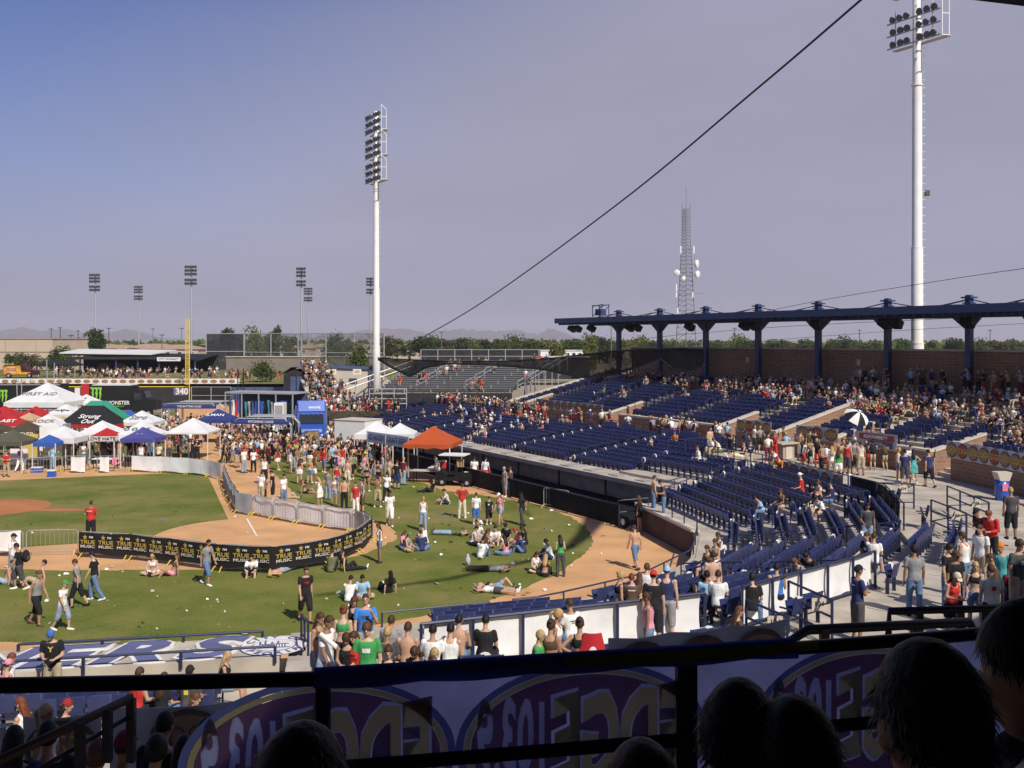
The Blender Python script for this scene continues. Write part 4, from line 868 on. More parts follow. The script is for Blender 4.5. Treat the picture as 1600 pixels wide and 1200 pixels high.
tent('small black tent left one on the berm', 81, 569, 14.5, Bk, 'black', zb=BZ, d=170)
tent('small black tent right one on the berm', 109, 569, 14.5, Bk, 'black', zb=BZ, d=170)
# orange beer tent
t = tent('orange tent with scalloped edge over the beer stand by the dugout', 677, 691, 37, (.55, .105, .03), 'orange', eave=2.5, d=66, rz=radians(-10), val=.3, valcol=('scallop', (.55, .105, .03)), peak=3.55, length=3.6)
a, c = AT(574, 674, 69.5), AT(638, 688, 65.5); sg = thing('beer_sign', 'pale blue lettered banners along the left side of the orange tent', 'sign', (a + c) / 2); sg.location.z = 0
dv = (c - a); dv.z = 0
for i, (tx, f0, f1) in enumerate((('ICE WATER', 0, .45), ('DRAFT BEER', .46, 1))):
    p0, p1 = a + dv * f0, a + dv * f1; b = MB(); b.sheet([[V((p0.x, p0.y, 2.12)), V((p0.x, p0.y, 2.88))], [V((p1.x, p1.y, 2.12)), V((p1.x, p1.y, 2.88))]], (0, .02, 0)); b.build('vinyl_panel', mat('pale_blue_vinyl', (.42, .50, .62), .7, .1, 2), sg)
    nrm = V((dv.y, -dv.x, 0)).normalized(); pm_ = (p0 + p1) / 2; letter(tx, M_paint, sg, dv, V((pm_.x, pm_.y, 2.5)) + nrm * .03 - sg.location, nrm, .55, (p1 - p0).length / (len(tx) * .37), bold=.03)
for f_ in (0, .46, 1.0): p = a + dv * f_; b = MB(); b.tube([(p.x, p.y, 0), (p.x, p.y, 2.9)], .05, 6); b.build('post', M_galv, sg)
# white panel booth
bp_ = G(80, 722); bp_.y = 74; bp_.x = px_at(80, 74); t = thing('panel_booth', 'white panel booth with a grey side behind the blue tent', 'booth', (bp_.x, 74, 0))
b = MB(); b.box((bp_.x, 74, 1.9), (1.7, .1, 1.8)); b.build('white_panel', M_white, t); b = MB(); b.box((bp_.x + .98, 74.4, 1.5), (.2, .9, 3.0)); b.build('grey_side', mat('grey_booth', (.25, .26, .28), .7), t)
for s in (-1, 1): b = MB(); b.box((bp_.x + s * .82, 74.08, .9), (.07, .06, 1.8)); b.build('leg', M_galv, t)
for i, (px, py, w_, h_) in enumerate(((50, 716, 1.4, 1.9), (30, 721, 1.3, 1.0))):
    p = G(px, py + 8); s = thing('display_board', ['yellow poster board stand between the brown and olive tents', 'white poster board leaning under the olive tent'][i], 'display', p); b = MB(); b.box(p + V((0, 0, h_ / 2 + .3)), (w_, .08, h_)); b.build('board', [M_yell, M_white][i], s); b = MB(); b.bar(p + V((-.4, .1, 0)), p + V((-.4, .05, .4)), .06); b.build('leg', M_galv, s); b = MB(); b.bar(p + V((.4, .1, 0)), p + V((.4, .05, .4)), .06); b.build('leg', M_galv, s)
# ------------------------------------------------------------------ light towers
M_lens = mat('lamp_lens', (.10, .095, .09), .3, .2, 4, spec=.6); M_lampb = mat('lamp_housing', (.05, .05, .055), .5, .2, 3)
lb = MB(); lb.tube([(0, 0, 0), (0, -.12, 0), (0, -.30, -.06), (0, -.34, -.07)], [.08, .14, .27, .28], 10); LAMPB = lb.mesh('lamp', M_lampb, True)
ll = MB(); ll.tube([(0, -.342, -.071), (0, -.352, -.073)], .25, 10); LAMPL = ll.mesh('lens', M_lens)
def light_tower(label, px, d, ztop, r0, r1, levels, rows, per, rp=.95, base=0.0):
    x = px_at(px, d); t = thing('light_tower', label, 'light tower', (x, d, base)); zt = ztop - base
    b = MB(); cut = zt * .42
    b.tube([(0, 0, 0), (0, 0, cut * .55), (0, 0, cut * .57), (0, 0, cut), (0, 0, cut + .15), (0, 0, zt * .74), (0, 0, zt * .745), (0, 0, zt)], [r0, r0 * .96, r0 * .86, r0 * .84, r0 * .74, r0 * .70, r1 * 1.1, r1], 16); b.build('pole', M_white, t, True, world=False)
    for z in (cut * .56, cut + .08, zt * .742): b = MB(); b.tube([(0, 0, z - .06), (0, 0, z + .06)], r0 * .98 if z < cut else r0 * .84, 14); b.build('joint_flange', M_white, t, world=False)
    ux, uy = u1.x, u1.y; U = V((ux, uy, 0)); Nn = -n1
    rz = atan2(-Nn.x * -1, -Nn.y) if False else atan2(Nn.x, -Nn.y)
    for L in range(levels):
        z0 = zt - .5 - L * (rows * rp + (.38 if rp < .9 else 1.15)) - (rows - 1) * rp
        for k in range(rows):
            z = z0 + k * rp; b = MB(); b.bar(U * -(per * .62 + .5) + Nn * .45 + V((0, 0, z - .3)), U * (per * .62 + .5) + Nn * .45 + V((0, 0, z - .3)), .1); b.build('crossarm', M_galv, t, world=False)
            for j in range(per * 2):
                s = (j - per + .5) * .62 + (.25 if j >= per else -.25); o = inst('lamp', LAMPB, t, U * s + Nn * .2 + V((0, 0, z)), rz + (random.random() - .5) * .5); inst('lens', LAMPL, o)
        e = U * (per * .62 + .6); b = MB(); zb, ze = z0 - .35, z0 + rows * rp - .05
        for q in (0, 1.1): b.bar(e + Nn * .4 - Nn * q * .5 + U * q * .15 + V((0, 0, zb)), e + Nn * .4 - Nn * q * .5 + U * q * .15 + V((0, 0, ze - q * .5)), .06)
        for z in (zb, (zb + ze) / 2): b.bar(e + Nn * .4 + V((0, 0, z)), e + Nn * .4 - Nn * .55 + U * .16 + V((0, 0, z)), .06)
        b.bar(e + Nn * .4 + V((0, 0, ze)), e + Nn * .4 - Nn * .55 + U * .16 + V((0, 0, ze - .55)), .06); b.build('end_cage', M_white, t, world=False)
        b = MB(); b.prism([U * -(per * .62 + .5) - Nn * .1 + V((0, 0, zb)), U * (per * .62 + .7) - Nn * .1 + V((0, 0, zb)), U * (per * .62 + .7) - Nn * .6 + V((0, 0, zb)), U * -(per * .62 + .5) - Nn * .6 + V((0, 0, zb))], (0, 0, .05)); b.build('catwalk', M_conc2, t, world=False)
        b = MB()
        for s in (-.5, .5): b.bar(U * s * per * 1.1 + Nn * .38 + V((0, 0, zb)), U * s * per * 1.1 + Nn * .38 + V((0, 0, ze - .3)), .06)
        o = b.build('rack_uprights', M_galv, t, world=False); o['kind'] = 'stuff'
    b = MB()
    for i in range(int(zt / .6)): b.bar((r1 * 1.2, -.12, i * .6 + 3), (r1 * 1.2 + .22, -.12, i * .6 + 3), .03) if i * .6 + 3 < zt else None
    o = b.build('climbing_rungs', M_white, t, world=False); o['kind'] = 'stuff'
    return t
light_tower('tall white light tower in the middle with three banks of lamps', 588, 115, 35.6, .45, .27, 3, 3, 3, .82)
tw = light_tower('thick white light tower at upper right behind the canopy', 1433, 75, 38.3, .50, .30, 2, 3, 3)
b = MB(); b.box((.75, 0, 20.3), (.3, .3, .4)); b.build('service_box', M_oval1, tw, world=False)
fl = MB(); fl.tube([(0, 0, 0), (0, 0, 1)], [.24, .12], 6); FPOLE = fl.mesh('pole', M_galv, True); fh_ = MB(); fh_.ell((0, -.1, 0), (.38, .3, .36), 8, 5); FLAMP = fh_.mesh('lamp', M_lampb, True)
def far_tower(label, px, ytop, d, cols=5, rows=5):
    x = px_at(px, d); zt = H + (HOR - ytop) * d / F; t = thing('light_tower', label, 'light tower', (x, d, 0)); o = inst('pole', FPOLE, t); o.scale = (1.6, 1.6, zt)
    for j in range(rows):
        z = zt - .5 - j * 1.0 - (.6 if j > 2 else 0); b = MB(); b.bar((-cols * .32 - .3, -.3, z - .4), (cols * .32 + .3, -.3, z - .4), .14); b.build('crossarm', M_galv, t, world=False)
        for i in range(cols): inst('lamp', FLAMP, t, ((i - (cols - 1) / 2) * .68, -.5, z))
far_tower('leftmost distant light tower', 149, 427, 307); far_tower('lower distant light tower, second from the left', 217, 446, 379, 5, 5); far_tower('tallest distant light tower next to the foul pole', 299, 414, 275); far_tower('distant light tower left of the middle', 471, 417, 282, 4, 5); far_tower('faint distant light tower right behind the one left of the middle', 482, 449, 393, 5, 5); far_tower('distant light tower half hidden by the white one', 579, 433, 328, 4, 5)
# ------------------------------------------------------------------ lattice mast with dishes
DM = 343; t = thing('lattice_mast', 'tall red and grey lattice radio mast with white dishes', 'radio mast', (px_at(1072, DM), DM, 0)); M_mast = mat('mast_steel', (.17, .16, .17), .6, .2, .2)
hb = 60.0; c3 = [V((cos(a), sin(a), 0)) for a in (radians(-100), radians(20), radians(140))]
def leg(k, z): return c3[k] * (4.2 * (1 - z / hb) + .7 if z < 45 else 1.75) * .9 + V((0, 0, z))
for k in range(3): b = MB(); b.tube([leg(k, z) for z in (0, 10, 20, 30, 40, 44.9, 45.1, 56)], [.16, .15, .14, .13, .12, .11, .11, .10], 5); b.build('leg', M_mast, t, world=False)
b = MB(); z = 0
while z < 54:
    st = 2.4 * (1 - z / 80)
    for k in range(3): b.bar(leg(k, z), leg((k + 1) % 3, z + st), .09); b.bar(leg(k, z + st), leg((k + 1) % 3, z + st), .08)
    z += st
o = b.build('lattice', M_mast, t, world=False); o['kind'] = 'stuff'
b = MB(); b.tube([(0, 0, 55), (0, 0, 61.5)], .08, 5); b.build('antenna_tip', M_mast, t, world=False)
for x, y, z, r, dr in ((-3.4, -1.5, 32, 1.15, (-.3, -1, 0)), (3.3, -1.5, 35, 1.5, (.9, -.5, 0)), (3.5, -1.5, 31.5, 1.3, (.8, -.7, 0)), (-1.2, -2, 30.0, .85, (.1, -1, 0))):
    d = V(dr).normalized(); c = V((x, y, z)); b = MB(); b.tube([c - d * .5, c - d * .2, c + d * .45, c + d * .5], [r * .5, r * .95, r, r * .97], 14); b.build('dish', M_white, t, True, world=False); b = MB(); b.bar(c - d * .4, V((0, 0, z)), .12); b.build('dish_arm', M_mast, t, world=False)
for x, z, h in ((-2.1, 40, 2.6), (2.4, 40, 2.6), (-3.6, 27, 2.4), (-3.6, 24.5, 1.8), (2.0, 24.5, 1.8), (-3.2, 19, 2.0)): b = MB(); b.box((x, -1.6, z), (.45, .3, h)); b.build('panel_antenna', M_white, t, world=False); b = MB(); b.bar((x, -1.5, z), (0, 0, z), .08); b.build('panel_arm', M_mast, t, world=False)
b = MB(); b.tube([(-3.6, -1.5, 25), (5.5, -1.5, 25)], .06, 5); b.build('boom', M_mast, t, world=False)
# ------------------------------------------------------------------ wires
def cable(label, pts, r, m=None):
    t = thing('overhead_cable', label, 'cable', pts[-1]); b = MB(); n = 24; q = []
    P0, P1, P2 = pts
    for i in range(n + 1): f = i / n; q.append(P0 * (1 - f) ** 2 + P1 * 2 * f * (1 - f) + P2 * f * f)
    b.tube(q, r, 5); b.build('wire', m or M_black, t)
p0, p2 = AT(590, 566, 113), AT(1420, -62, 27); pm_ = AT(965, 319, 50) * 2 - (p0 + p2) / 2
def cable_px(label, pix, r):                          # pix: (px, py, distance) along the wire
    P_ = [AT(*a) for a in pix]; t = thing('overhead_cable', label, 'cable', P_[0]); b = MB(); q = []
    for i in range(len(P_) - 1):
        p_, a, c, e = P_[max(0, i - 1)], P_[i], P_[i + 1], P_[min(len(P_) - 1, i + 2)]
        for k in range(8):
            f = k / 8; q.append(.5 * (2 * a + (c - p_) * f + (2 * p_ - 5 * a + 4 * c - e) * f * f + (3 * a - p_ - 3 * c + e) * f ** 3))
    q.append(P_[-1]); b.tube(q, [r] * len(q), 5); b.build('wire', M_black, t)
cable_px('thick dark net cable running diagonally up to the top right', [(592, 562, 113), (655, 530, 98), (760, 468, 80), (965, 319, 57), (1180, 141, 43), (1345, 0, 36), (1420, -66, 33)], .045)
cable_px('thin wire from the right edge down behind the canopy roof', [(1610, 418, 60), (1480, 437, 67), (1290, 468, 80), (1180, 490, 90)], .02)
cable_px('thin pale wire crossing below the canopy', [(1610, 492, 58), (1430, 500, 64), (1200, 512, 72), (1000, 530, 80), (900, 548, 90)], .015)
cable_px('second thin wire crossing below the canopy', [(1610, 505, 58), (1430, 515, 64), (1250, 528, 70), (1120, 540, 74)], .012)
cable_px('thin wire along the wall under the left columns', [(960, 547, 82), (1060, 544, 77), (1140, 545, 73), (1220, 538, 70)], .015)
# unseen tapering tube, added and shaped only to cast the long shadow across the turf
SH = [(930, 811), (912, 836), (890, 855), (825, 877), (700, 905), (600, 918), (490, 931)]; RR = [.50, .34, .22, .15, .12, .10, .08]
pts = []
for i, (a, c) in enumerate(SH): g = G(a, c); k = 27.0 / to_sun.z; pts.append(g + to_sun * k)
t = thing('shadow_caster', 'dark tapering tube added out of view to cast the grass shadow', 'net', pts[0]); b = MB(); b.tube(pts, RR, 8); b.build('caster_tube', M_black, t); b = MB(); b.tube([pts[0], pts[0] + V((-4.2, 6, 1.5)), AT(1420, -66, 33)], .03, 5); b.build('caster_stay', M_black, t)
# ------------------------------------------------------------------ metal bleachers
t = thing('metal_bleachers', 'grey metal bleachers with long empty benches in the middle distance', 'bleachers', (-7, 104, 0))
NB = 15
def bl(i): return 104 + .86 * i, 3.75 + .19 * i, -14.3 + .22 * i, .1 + .40 * i
for i in range(NB):
    y, z, xa, xb = bl(i)
    b = MB(); b.box(((xa + xb) / 2, y, z + .42), (xb - xa, .26, .05)); b.build('bench', M_alu, t)
    b = MB(); b.box(((xa + xb) / 2, y + .38, z), (xb - xa, .34, .05)); b.build('footboard', mat('dark_footboard', (.14, .14, .145), .6, .15, 1), t)
    b = MB(); b.box(((xa + xb) / 2, y + .6, z + .1), (xb - xa, .04, .16)); b.build('riser', mat('dark_riser', (.06, .06, .065), .7, .1, 1), t)
    if i % 2 == 0:
        for j in range(6): x = xa + .3 + (xb - xa - .6) * j / 5; b = MB(); b.bar((x, y, 0), (x, y, z + .4), .09); b.build('upright', M_galv, t)
b = MB(); b.box((-7.2, 103.6, 2.0), (14.4, .1, 3.4)); b.build('front_panel', M_walldark, t)
b = MB(); b.tube([(.6, 104, 4.9), (6.5, 117, 7.6)], .05, 6); b.build('side_rail', M_galv, t); b = MB(); b.tube([(.6, 104, 4.4), (6.5, 117, 7.1)], .04, 6); b.build('side_rail', M_galv, t)
for j in range(7): f = j / 6; x, y, z = .6 + 5.9 * f, 104 + 13 * f, 3.8 + 2.7 * f; b = MB(); b.tube([(x, y, z - 1), (x, y, z + 1.1)], .04, 5); b.build('rail_post', M_galv, t)
k = 0
for ax in (-10.4, -5.2, .2):
    for st in (1, 4, 7, 10):
        if ax > 0 and st in (1,): continue
        y, z, xa, xb = bl(st); y2, z2, _, _ = bl(st + 2); x = ax + (xa + xb + 14.2) * .5; b = MB(); b.tube([(x, y, z), (x, y, z + .95), (x + .9, y2, z2 + .95), (x + .9, y2, z2)], .035, 6); b.tube([(x, y, z + .5), (x + .9, y2, z2 + .5)], .03, 5); b.build('aisle_rail', M_galv, t)
for i in range(4): b = MB(); b.tube([(-17.6 + i * .7, 103, 1.6), (-17.6 + i * .7, 103, 3.8)], .05, 5); b.build('rail_post', M_galv, t)
link_fence('press_fence', 'grey screened fence along the top of the metal bleachers', (-10.8, 118, 0), (3.2, 118.6, 0), 6.5, 1.55, 2.1, net_mat('dark_screen', (.04, .04, .045), .8))
rail_run('platform_rail', 'galvanised cage of rails at the left front corner of the bleachers', [V((-14.6, 102, 2.2)), V((-10.8, 102, 2.2))], 2.0, (1.0, .75, .5, .25), 1.2, .05, M_galv)
rail_run('ramp_rail', 'long sloping grey ramp rail left of the bleachers', [V((-21.0, 112, 2.2)), V((-11.6, 117, 5.6))], 1.2, (1.0, .5), 2, .06, M_galv)
t = thing('pale_stair_wall', 'pale sloping wall beside the crowded stair left of the white light tower', 'wall', (-17, 116, 0)); b = MB(); b.prism([V((-19.5, 116, 0)), V((-13.5, 116, 0)), V((-13.5, 116, 3.9)), V((-16, 116, 5.6)), V((-21.0, 116, 6.0))], (0, .4, 0)); b.build('wall_face', M_conc2, t); b = MB(); b.bar((-21, 115.9, 6.1), (-15, 115.9, 5.9), .3); b.build('blue_edge', M_wallblue, t)
for i, px in enumerate((519, 558)): s = thing('small_sign', 'small white and yellow sign above the pale stair wall, %s' % ['left', 'right'][i], 'sign', AT(px, 585, 115)); b = MB(); b.box((0, 0, .3), (.95, .08, .62)); b.build('board', M_white, s, world=False); b = MB(); b.box((0, -.05, .32), (.6, .02, .3)); b.build('printed_emblem', M_yell, s, world=False)
# dark stair house with a tarp
DS = 112; t = thing('stair_house', 'dark steel stair housing with a sagging grey tarp roof beside the crowded stair', 'shed', (px_at(465, DS), DS, 0)); x0, x1 = px_at(443, DS), px_at(492, DS)
b = MB(); b.prism([V((x0, DS, 0)), V((x1 + 1.0, DS, 0)), V((x1, DS, 3.4)), V((px_at(478, DS), DS, 5.5)), V((px_at(459, DS), DS, 5.9)), V((x0, DS, 5.3))], (0, 4, 0)); b.build('dark_cladding', M_walldark, t)
for px in (458, 468): b = MB(); b.box((px_at(px, DS), DS - .05, 3.9), (.6, .06, 2.4)); b.build('door', M_wallblue, t)
b = MB(); b.sheet([[V((px_at(p, DS), DS - .3 + j * 2.3, z + .25 + .1 * sin(p))) for j in range(3)] for p, z in ((438, 5.2), (447, 5.4), (456, 5.95), (465, 5.9), (477, 5.6), (484, 4.6))], (0, 0, .06)); b.build('tarp', mat('grey_tarp', (.16, .15, .145), .9, .2, 1), t)
b = MB(); b.tube([(px_at(478, DS), DS - .2, 5.7), (px_at(494, DS), DS - .2, 3.2)], .12, 6); b.build('stringer', M_galv, t)
# stair slope that carries the crowd
b = MB(); b.prism([V((px_at(470, 114), 113, 5.2)), V((px_at(512, 114), 113, 5.2)), V((px_at(566, 106), 104, 2.0)), V((px_at(495, 106), 104, 2.0))], (0, 0, -.3)); struct(b.build('stair_slope', M_conc))
b = MB(); b.box((-15.5, 100.5, .9), (9.5, 7, 1.9)); struct(b.build('landing', M_conc))
t = thing('camouflage_banner', 'dark patterned banner along the landing below the crowd', 'banner', (-17, 97, 1)); b = MB(); b.box((-16.6, 96.9, 1.9), (7.5, .06, .8)); b.build('vinyl', mat('camo_vinyl', (.06, .05, .035), .8, .6, 2.5), t)
t = thing('camouflage_banner', 'dark patterned banner in front of the blue grey rail panels', 'banner', (-4, 82, 1)); A, B_ = bp(-43, 26.3, 1.7), bp(-31, 26.3, 1.7); b = MB(); b.sheet([[A, A + V((0, 0, .95))], [B_, B_ + V((0, 0, .95))]], (0, .03, 0)); b.build('vinyl', mat('camo_vinyl', (.06, .05, .035)), t)
# ------------------------------------------------------------------ fences beyond, walls
link_fence('ball_field_backstop', 'tall dark screened backstop of a practice field right of the foul pole', (px_at(322, 235), 235, 0), (px_at(381, 235), 235, 0), 2.2, 8.4, 7.5, net_mat('dark_screen', (.04, .04, .045), .8), .14)
link_fence('tall_net_fence', 'tall thin posted net fence between the practice field and the stair', (px_at(382, 230), 230, 0), (px_at(600, 215), 215, 0), 2.0, 8.6, 7.0, net_mat('thin_net', (.12, .13, .11), .25), .13)
t = thing('grey_block_wall', 'long grey brown block wall behind the outfield crowd', 'wall', (px_at(480, 222), 222, 0)); b = MB(); b.box((px_at(480, 222), 222, 3.2), (36, .4, 4.2)); b.build('wall_face', mat('grey_block', (.22, .19, .16), .9, .12, .5), t); b = MB(); b.box((px_at(480, 222), 221.9, 5.4), (36.2, .7, .18)); b.build('cap', M_conc2, t)
t = thing('dark_shed', 'long dark low shed behind the left end of the upper stand', 'shed', (px_at(820, 200), 200, 0)); b = MB(); b.box((px_at(835, 205), 205, 3.4), (22, 6, 4.4)); b.build('wall_face', M_walldark, t); b = MB(); b.box((px_at(835, 205), 205, 5.7), (22.4, 6.4, .2)); b.build('roof', M_conc2, t)
t = thing('white_trailer_building', 'long white low building beyond the left end of the canopy', 'building', (px_at(880, 260), 260, 0)); b = MB(); b.box((px_at(880, 262), 262, 5.0), (12, 4, 2.6)); b.build('wall_face', M_white, t); b = MB(); b.box((px_at(880, 262), 262, 6.4), (12.4, 4.4, .2)); b.build('roof', M_roofw, t)
for i in range(5): b = MB(); b.box((px_at(868, 260) + i * 1.6, 259.95, 5.3), (.8, .06, .8)); b.build('window', M_gl2 if 'M_gl2' in globals() else M_rail, t)
for i, (px, yt, d, dark) in enumerate(((80, 513, 420, 1), (94, 511, 400, 1), (111, 523, 300, 0), (122, 516, 430, 1), (170, 512, 420, 1), (239, 513, 430, 0), (253, 522, 320, 0), (284, 512, 400, 0), (955, 507, 300, 0), (1096, 530, 260, 0), (1148, 512, 420, 1), (1343, 515, 420, 1), (1547, 515, 420, 1), (690, 518, 420, 0))):
    zt = H + (HOR - yt) * d / F; t = thing('utility_pole' if dark else 'street_lamp', '%s seen on the horizon, %s' % ('thin dark utility pole' if dark else 'thin grey lamp post', ['leftmost', 'second from left', 'before the palm', 'beside the palm', 'right of the palm', 'left of the tan houses', 'in front of the tan houses', 'beside the foul pole', 'left of the first canopy column', 'below the lattice mast', 'between the third and fourth columns', 'between the fifth and sixth columns', 'right of the last column', 'over the bleachers'][i]), 'pole', (px_at(px, d), d, 0))
    b = MB(); b.tube([(0, 0, 0), (0, 0, zt)], [.2, .13], 6); b.build('pole', M_black if dark else M_mast, t, world=False); b = MB(); b.box((0, 0, zt - .3), (1.6, .5, .22)); b.build('crossarm' if dark else 'lamp_head', M_black, t, world=False)
# ------------------------------------------------------------------ houses
M_tile = mat('roof_tile', (.38, .26, .19), .9, .15, .6); M_win = mat('window_pane', (.03, .035, .045), .2, .1, 1, spec=.5); M_stc = [mat('stucco_%s' % n, c, .9, .06, .3) for n, c in (('cream', (.56, .47, .36)), ('pink', (.50, .38, .31)), ('sand', (.46, .40, .31)))]
def house(label, px, d, w_, h, m, dep=12):
    t = thing('house', label, 'house', (px_at(px, d), d, 0)); b = MB(); b.box((0, dep / 2, h / 2), (w_, dep, h)); b.build('wall', m, t, world=False); e = .5
    b = MB(); q = [V((-w_ / 2 - e, -e, h)), V((w_ / 2 + e, -e, h)), V((w_ / 2 + e, dep + e, h)), V((-w_ / 2 - e, dep + e, h))]; r1, r2 = V((-w_ / 2 + w_ * .25, dep / 2, h + 1.5)), V((w_ / 2 - w_ * .25, dep / 2, h + 1.5))
    b.add(q + [r1, r2], [(0, 1, 5, 4), (1, 2, 5), (2, 3, 4, 5), (3, 0, 4), (3, 2, 1, 0)]); b.build('roof', M_tile, t, world=False)
    n = max(2, int(w_ / 4))
    for k in range(int(h / 2.8)):
        for i in range(n): f = MB(); x = -w_ / 2 + w_ * (i + .5) / n; f.box((x, -.04, 1.6 + k * 2.9), (1.5, .1, 1.3)); o = f.build('window', M_white, t, world=False); g_ = MB(); g_.box((x, -.1, 1.6 + k * 2.9), (1.3, .06, 1.1)); g_.build('pane', M_win, o, world=False)
HL = ['behind the palm', 'left of the pavilion roof', 'above the white pavilion roof', 'behind the grey lamp post', 'with long roof left of the foul pole', 'just right of the foul pole', 'beyond the practice backstop', 'above the tall net fence left', 'above the tall net fence middle', 'above the tall net fence right', 'left of the white light tower', 'behind the bleachers left', 'behind the bleachers middle', 'behind the bleachers right', 'left of the white low building', 'beyond the first canopy bay', 'above the block wall', 'far left behind the bushes', 'right of the palm', 'past the second canopy bay']
for i, (px, d, w_, h) in enumerate(((138, 330, 9, 6.2), (168, 360, 16, 5.8), (190, 380, 14, 5.5), (232, 350, 15, 6.2), (262, 330, 20, 6.0), (322, 420, 16, 5.6), (372, 460, 18, 5.8), (455, 380, 14, 5.8), (512, 400, 18, 6.0), (548, 420, 16, 6.0), (570, 380, 12, 5.8), (640, 480, 18, 5.4), (715, 520, 16, 6.2), (790, 520, 16, 5.2), (855, 520, 14, 5.6), (985, 500, 14, 5.4), (490, 460, 14, 6.0), (95, 460, 14, 5.6), (155, 460, 14, 5.6), (1080, 540, 16, 5.4))):
    house('distant %s house with tiled roof %s' % (['cream', 'pinkish', 'sand coloured'][i % 3], HL[i]), px, d, w_, h, M_stc[i % 3])
# ------------------------------------------------------------------ trees
def leaf_mat(name, col): return mat(name, col, .85, .35, .9, spec=.15, trans=.25)
M_lf = [leaf_mat('leaf_deep', (.045, .075, .025)), leaf_mat('leaf_mid', (.075, .11, .03)), leaf_mat('leaf_pale', (.13, .15, .04)), leaf_mat('leaf_olive', (.10, .10, .045))]; M_bark = mat('bark', (.12, .085, .06), .95, .3, 1.5, .3)
TREES = []
def tree_mesh(seed, wd, ht, n, spread=.5):
    rng = random.Random(seed); tr = MB(); tr.tube([(0, 0, 0), (.1, 0, ht * .3), (.0, .1, ht * .55), (.15, 0, ht * .8)], [.05 * ht * .6, .035 * ht * .6, .02 * ht * .6, .01 * ht], 6)
    for k in range(4): a = k * 1.7 + seed; tr.tube([(0, 0, ht * (.25 + .08 * k)), (cos(a) * wd * .25, sin(a) * wd * .25, ht * (.45 + .08 * k)), (cos(a) * wd * .4, sin(a) * wd * .4, ht * (.55 + .09 * k))], [.02 * ht * .5, .013 * ht * .5, .006 * ht], 5)
    cl = []
    for _ in range(9 + int(wd)):
        a = rng.random() * 2 * pi; rr = sqrt(rng.random()) * wd * .42; z = ht * (.36 + .56 * rng.random()); rr *= 1.15 - abs(z / ht - .55) * 1.3; cl.append((V((cos(a) * rr, sin(a) * rr, z)), (.12 + .12 * rng.random()) * wd + .35))
    cr = MB(); s_ = .22 * sqrt(wd * ht / 30)
    for _ in range(n):
        c, r = rng.choice(cl); dv = V((rng.gauss(0, 1), rng.gauss(0, 1), rng.gauss(0, .8))); dv = dv.normalized() * r * (.55 + .5 * rng.random()); p = c + dv
        x, y = frame(V((rng.gauss(0, 1), rng.gauss(0, 1), rng.gauss(.5, 1)))); k = s_ * (.6 + .9 * rng.random()); cr.add([p + x * k, p + y * k * .7, p - x * k, p - y * k * .7], [(0, 1, 2, 3)])
    return tr.mesh('trunk', M_bark, True), cr.mesh('crown', M_lf[0])
for s_, wd, ht, n in ((1, 5, 7, 1300), (2, 7, 6, 1700), (3, 4.2, 9, 1300), (4, 6, 8, 1700), (5, 8, 5, 1700), (6, 3.2, 6.5, 900)): TREES.append(tree_mesh(s_, wd, ht, n) + (wd, ht))
def tree(label, px, ytop, d, wpx, k, lf, zb=0.0, group=None, name='tree'):
    tr, cr, wd, ht = TREES[k]; h = H + (HOR - ytop) * d / F - zb; w_ = wpx * d / F; t = thing(name, label, 'tree' if name == 'tree' else 'bush', (px_at(px, d), d, zb), 0, group); sc = (w_ / wd * 1.05, w_ / wd * 1.05, h / ht * 1.02); rz = random.random() * 6
    inst('trunk', tr, t, (0, 0, 0), rz, None, sc); inst('crown', cr, t, (0, 0, 0), rz, M_lf[lf], sc)
tree('tall dark tree beside the palm left of the pavilion', 150, 518, 240, 24, 3, 0); tree('round bushy tree behind the black tents', 96, 549, 205, 46, 4, 1, 2.0); tree('low bush at the foot of the tan building', 50, 558, 200, 44, 4, 3, BZ); tree('small bush left at the tan building corner', 24, 552, 200, 26, 1, 1, BZ)
tree('big dark tree above the practice backstop', 355, 517, 300, 30, 3, 0); tree('tall narrow green tree left of the middle light tower', 432, 511, 230, 24, 2, 1, 1); tree('wide olive tree at the top of the practice field', 395, 524, 270, 40, 4, 2); tree('brown green tree above the grey block wall', 452, 527, 300, 30, 0, 3); tree('low green bush before the grey block wall', 410, 569, 150, 34, 4, 1, BZ, None, 'bush')
tree('green bush right of the crowded stair', 563, 545, 200, 34, 4, 1, 2); tree('low green bush beside the stair landing', 580, 570, 160, 22, 1, 1, 2.2)
tree('pale leafy tree left of the first canopy column', 921, 524, 210, 24, 0, 2); tree('pale round tree right of the first canopy column', 998, 527, 220, 26, 1, 2); tree('tall pale tree left of the white low building', 868, 534, 220, 26, 1, 2)
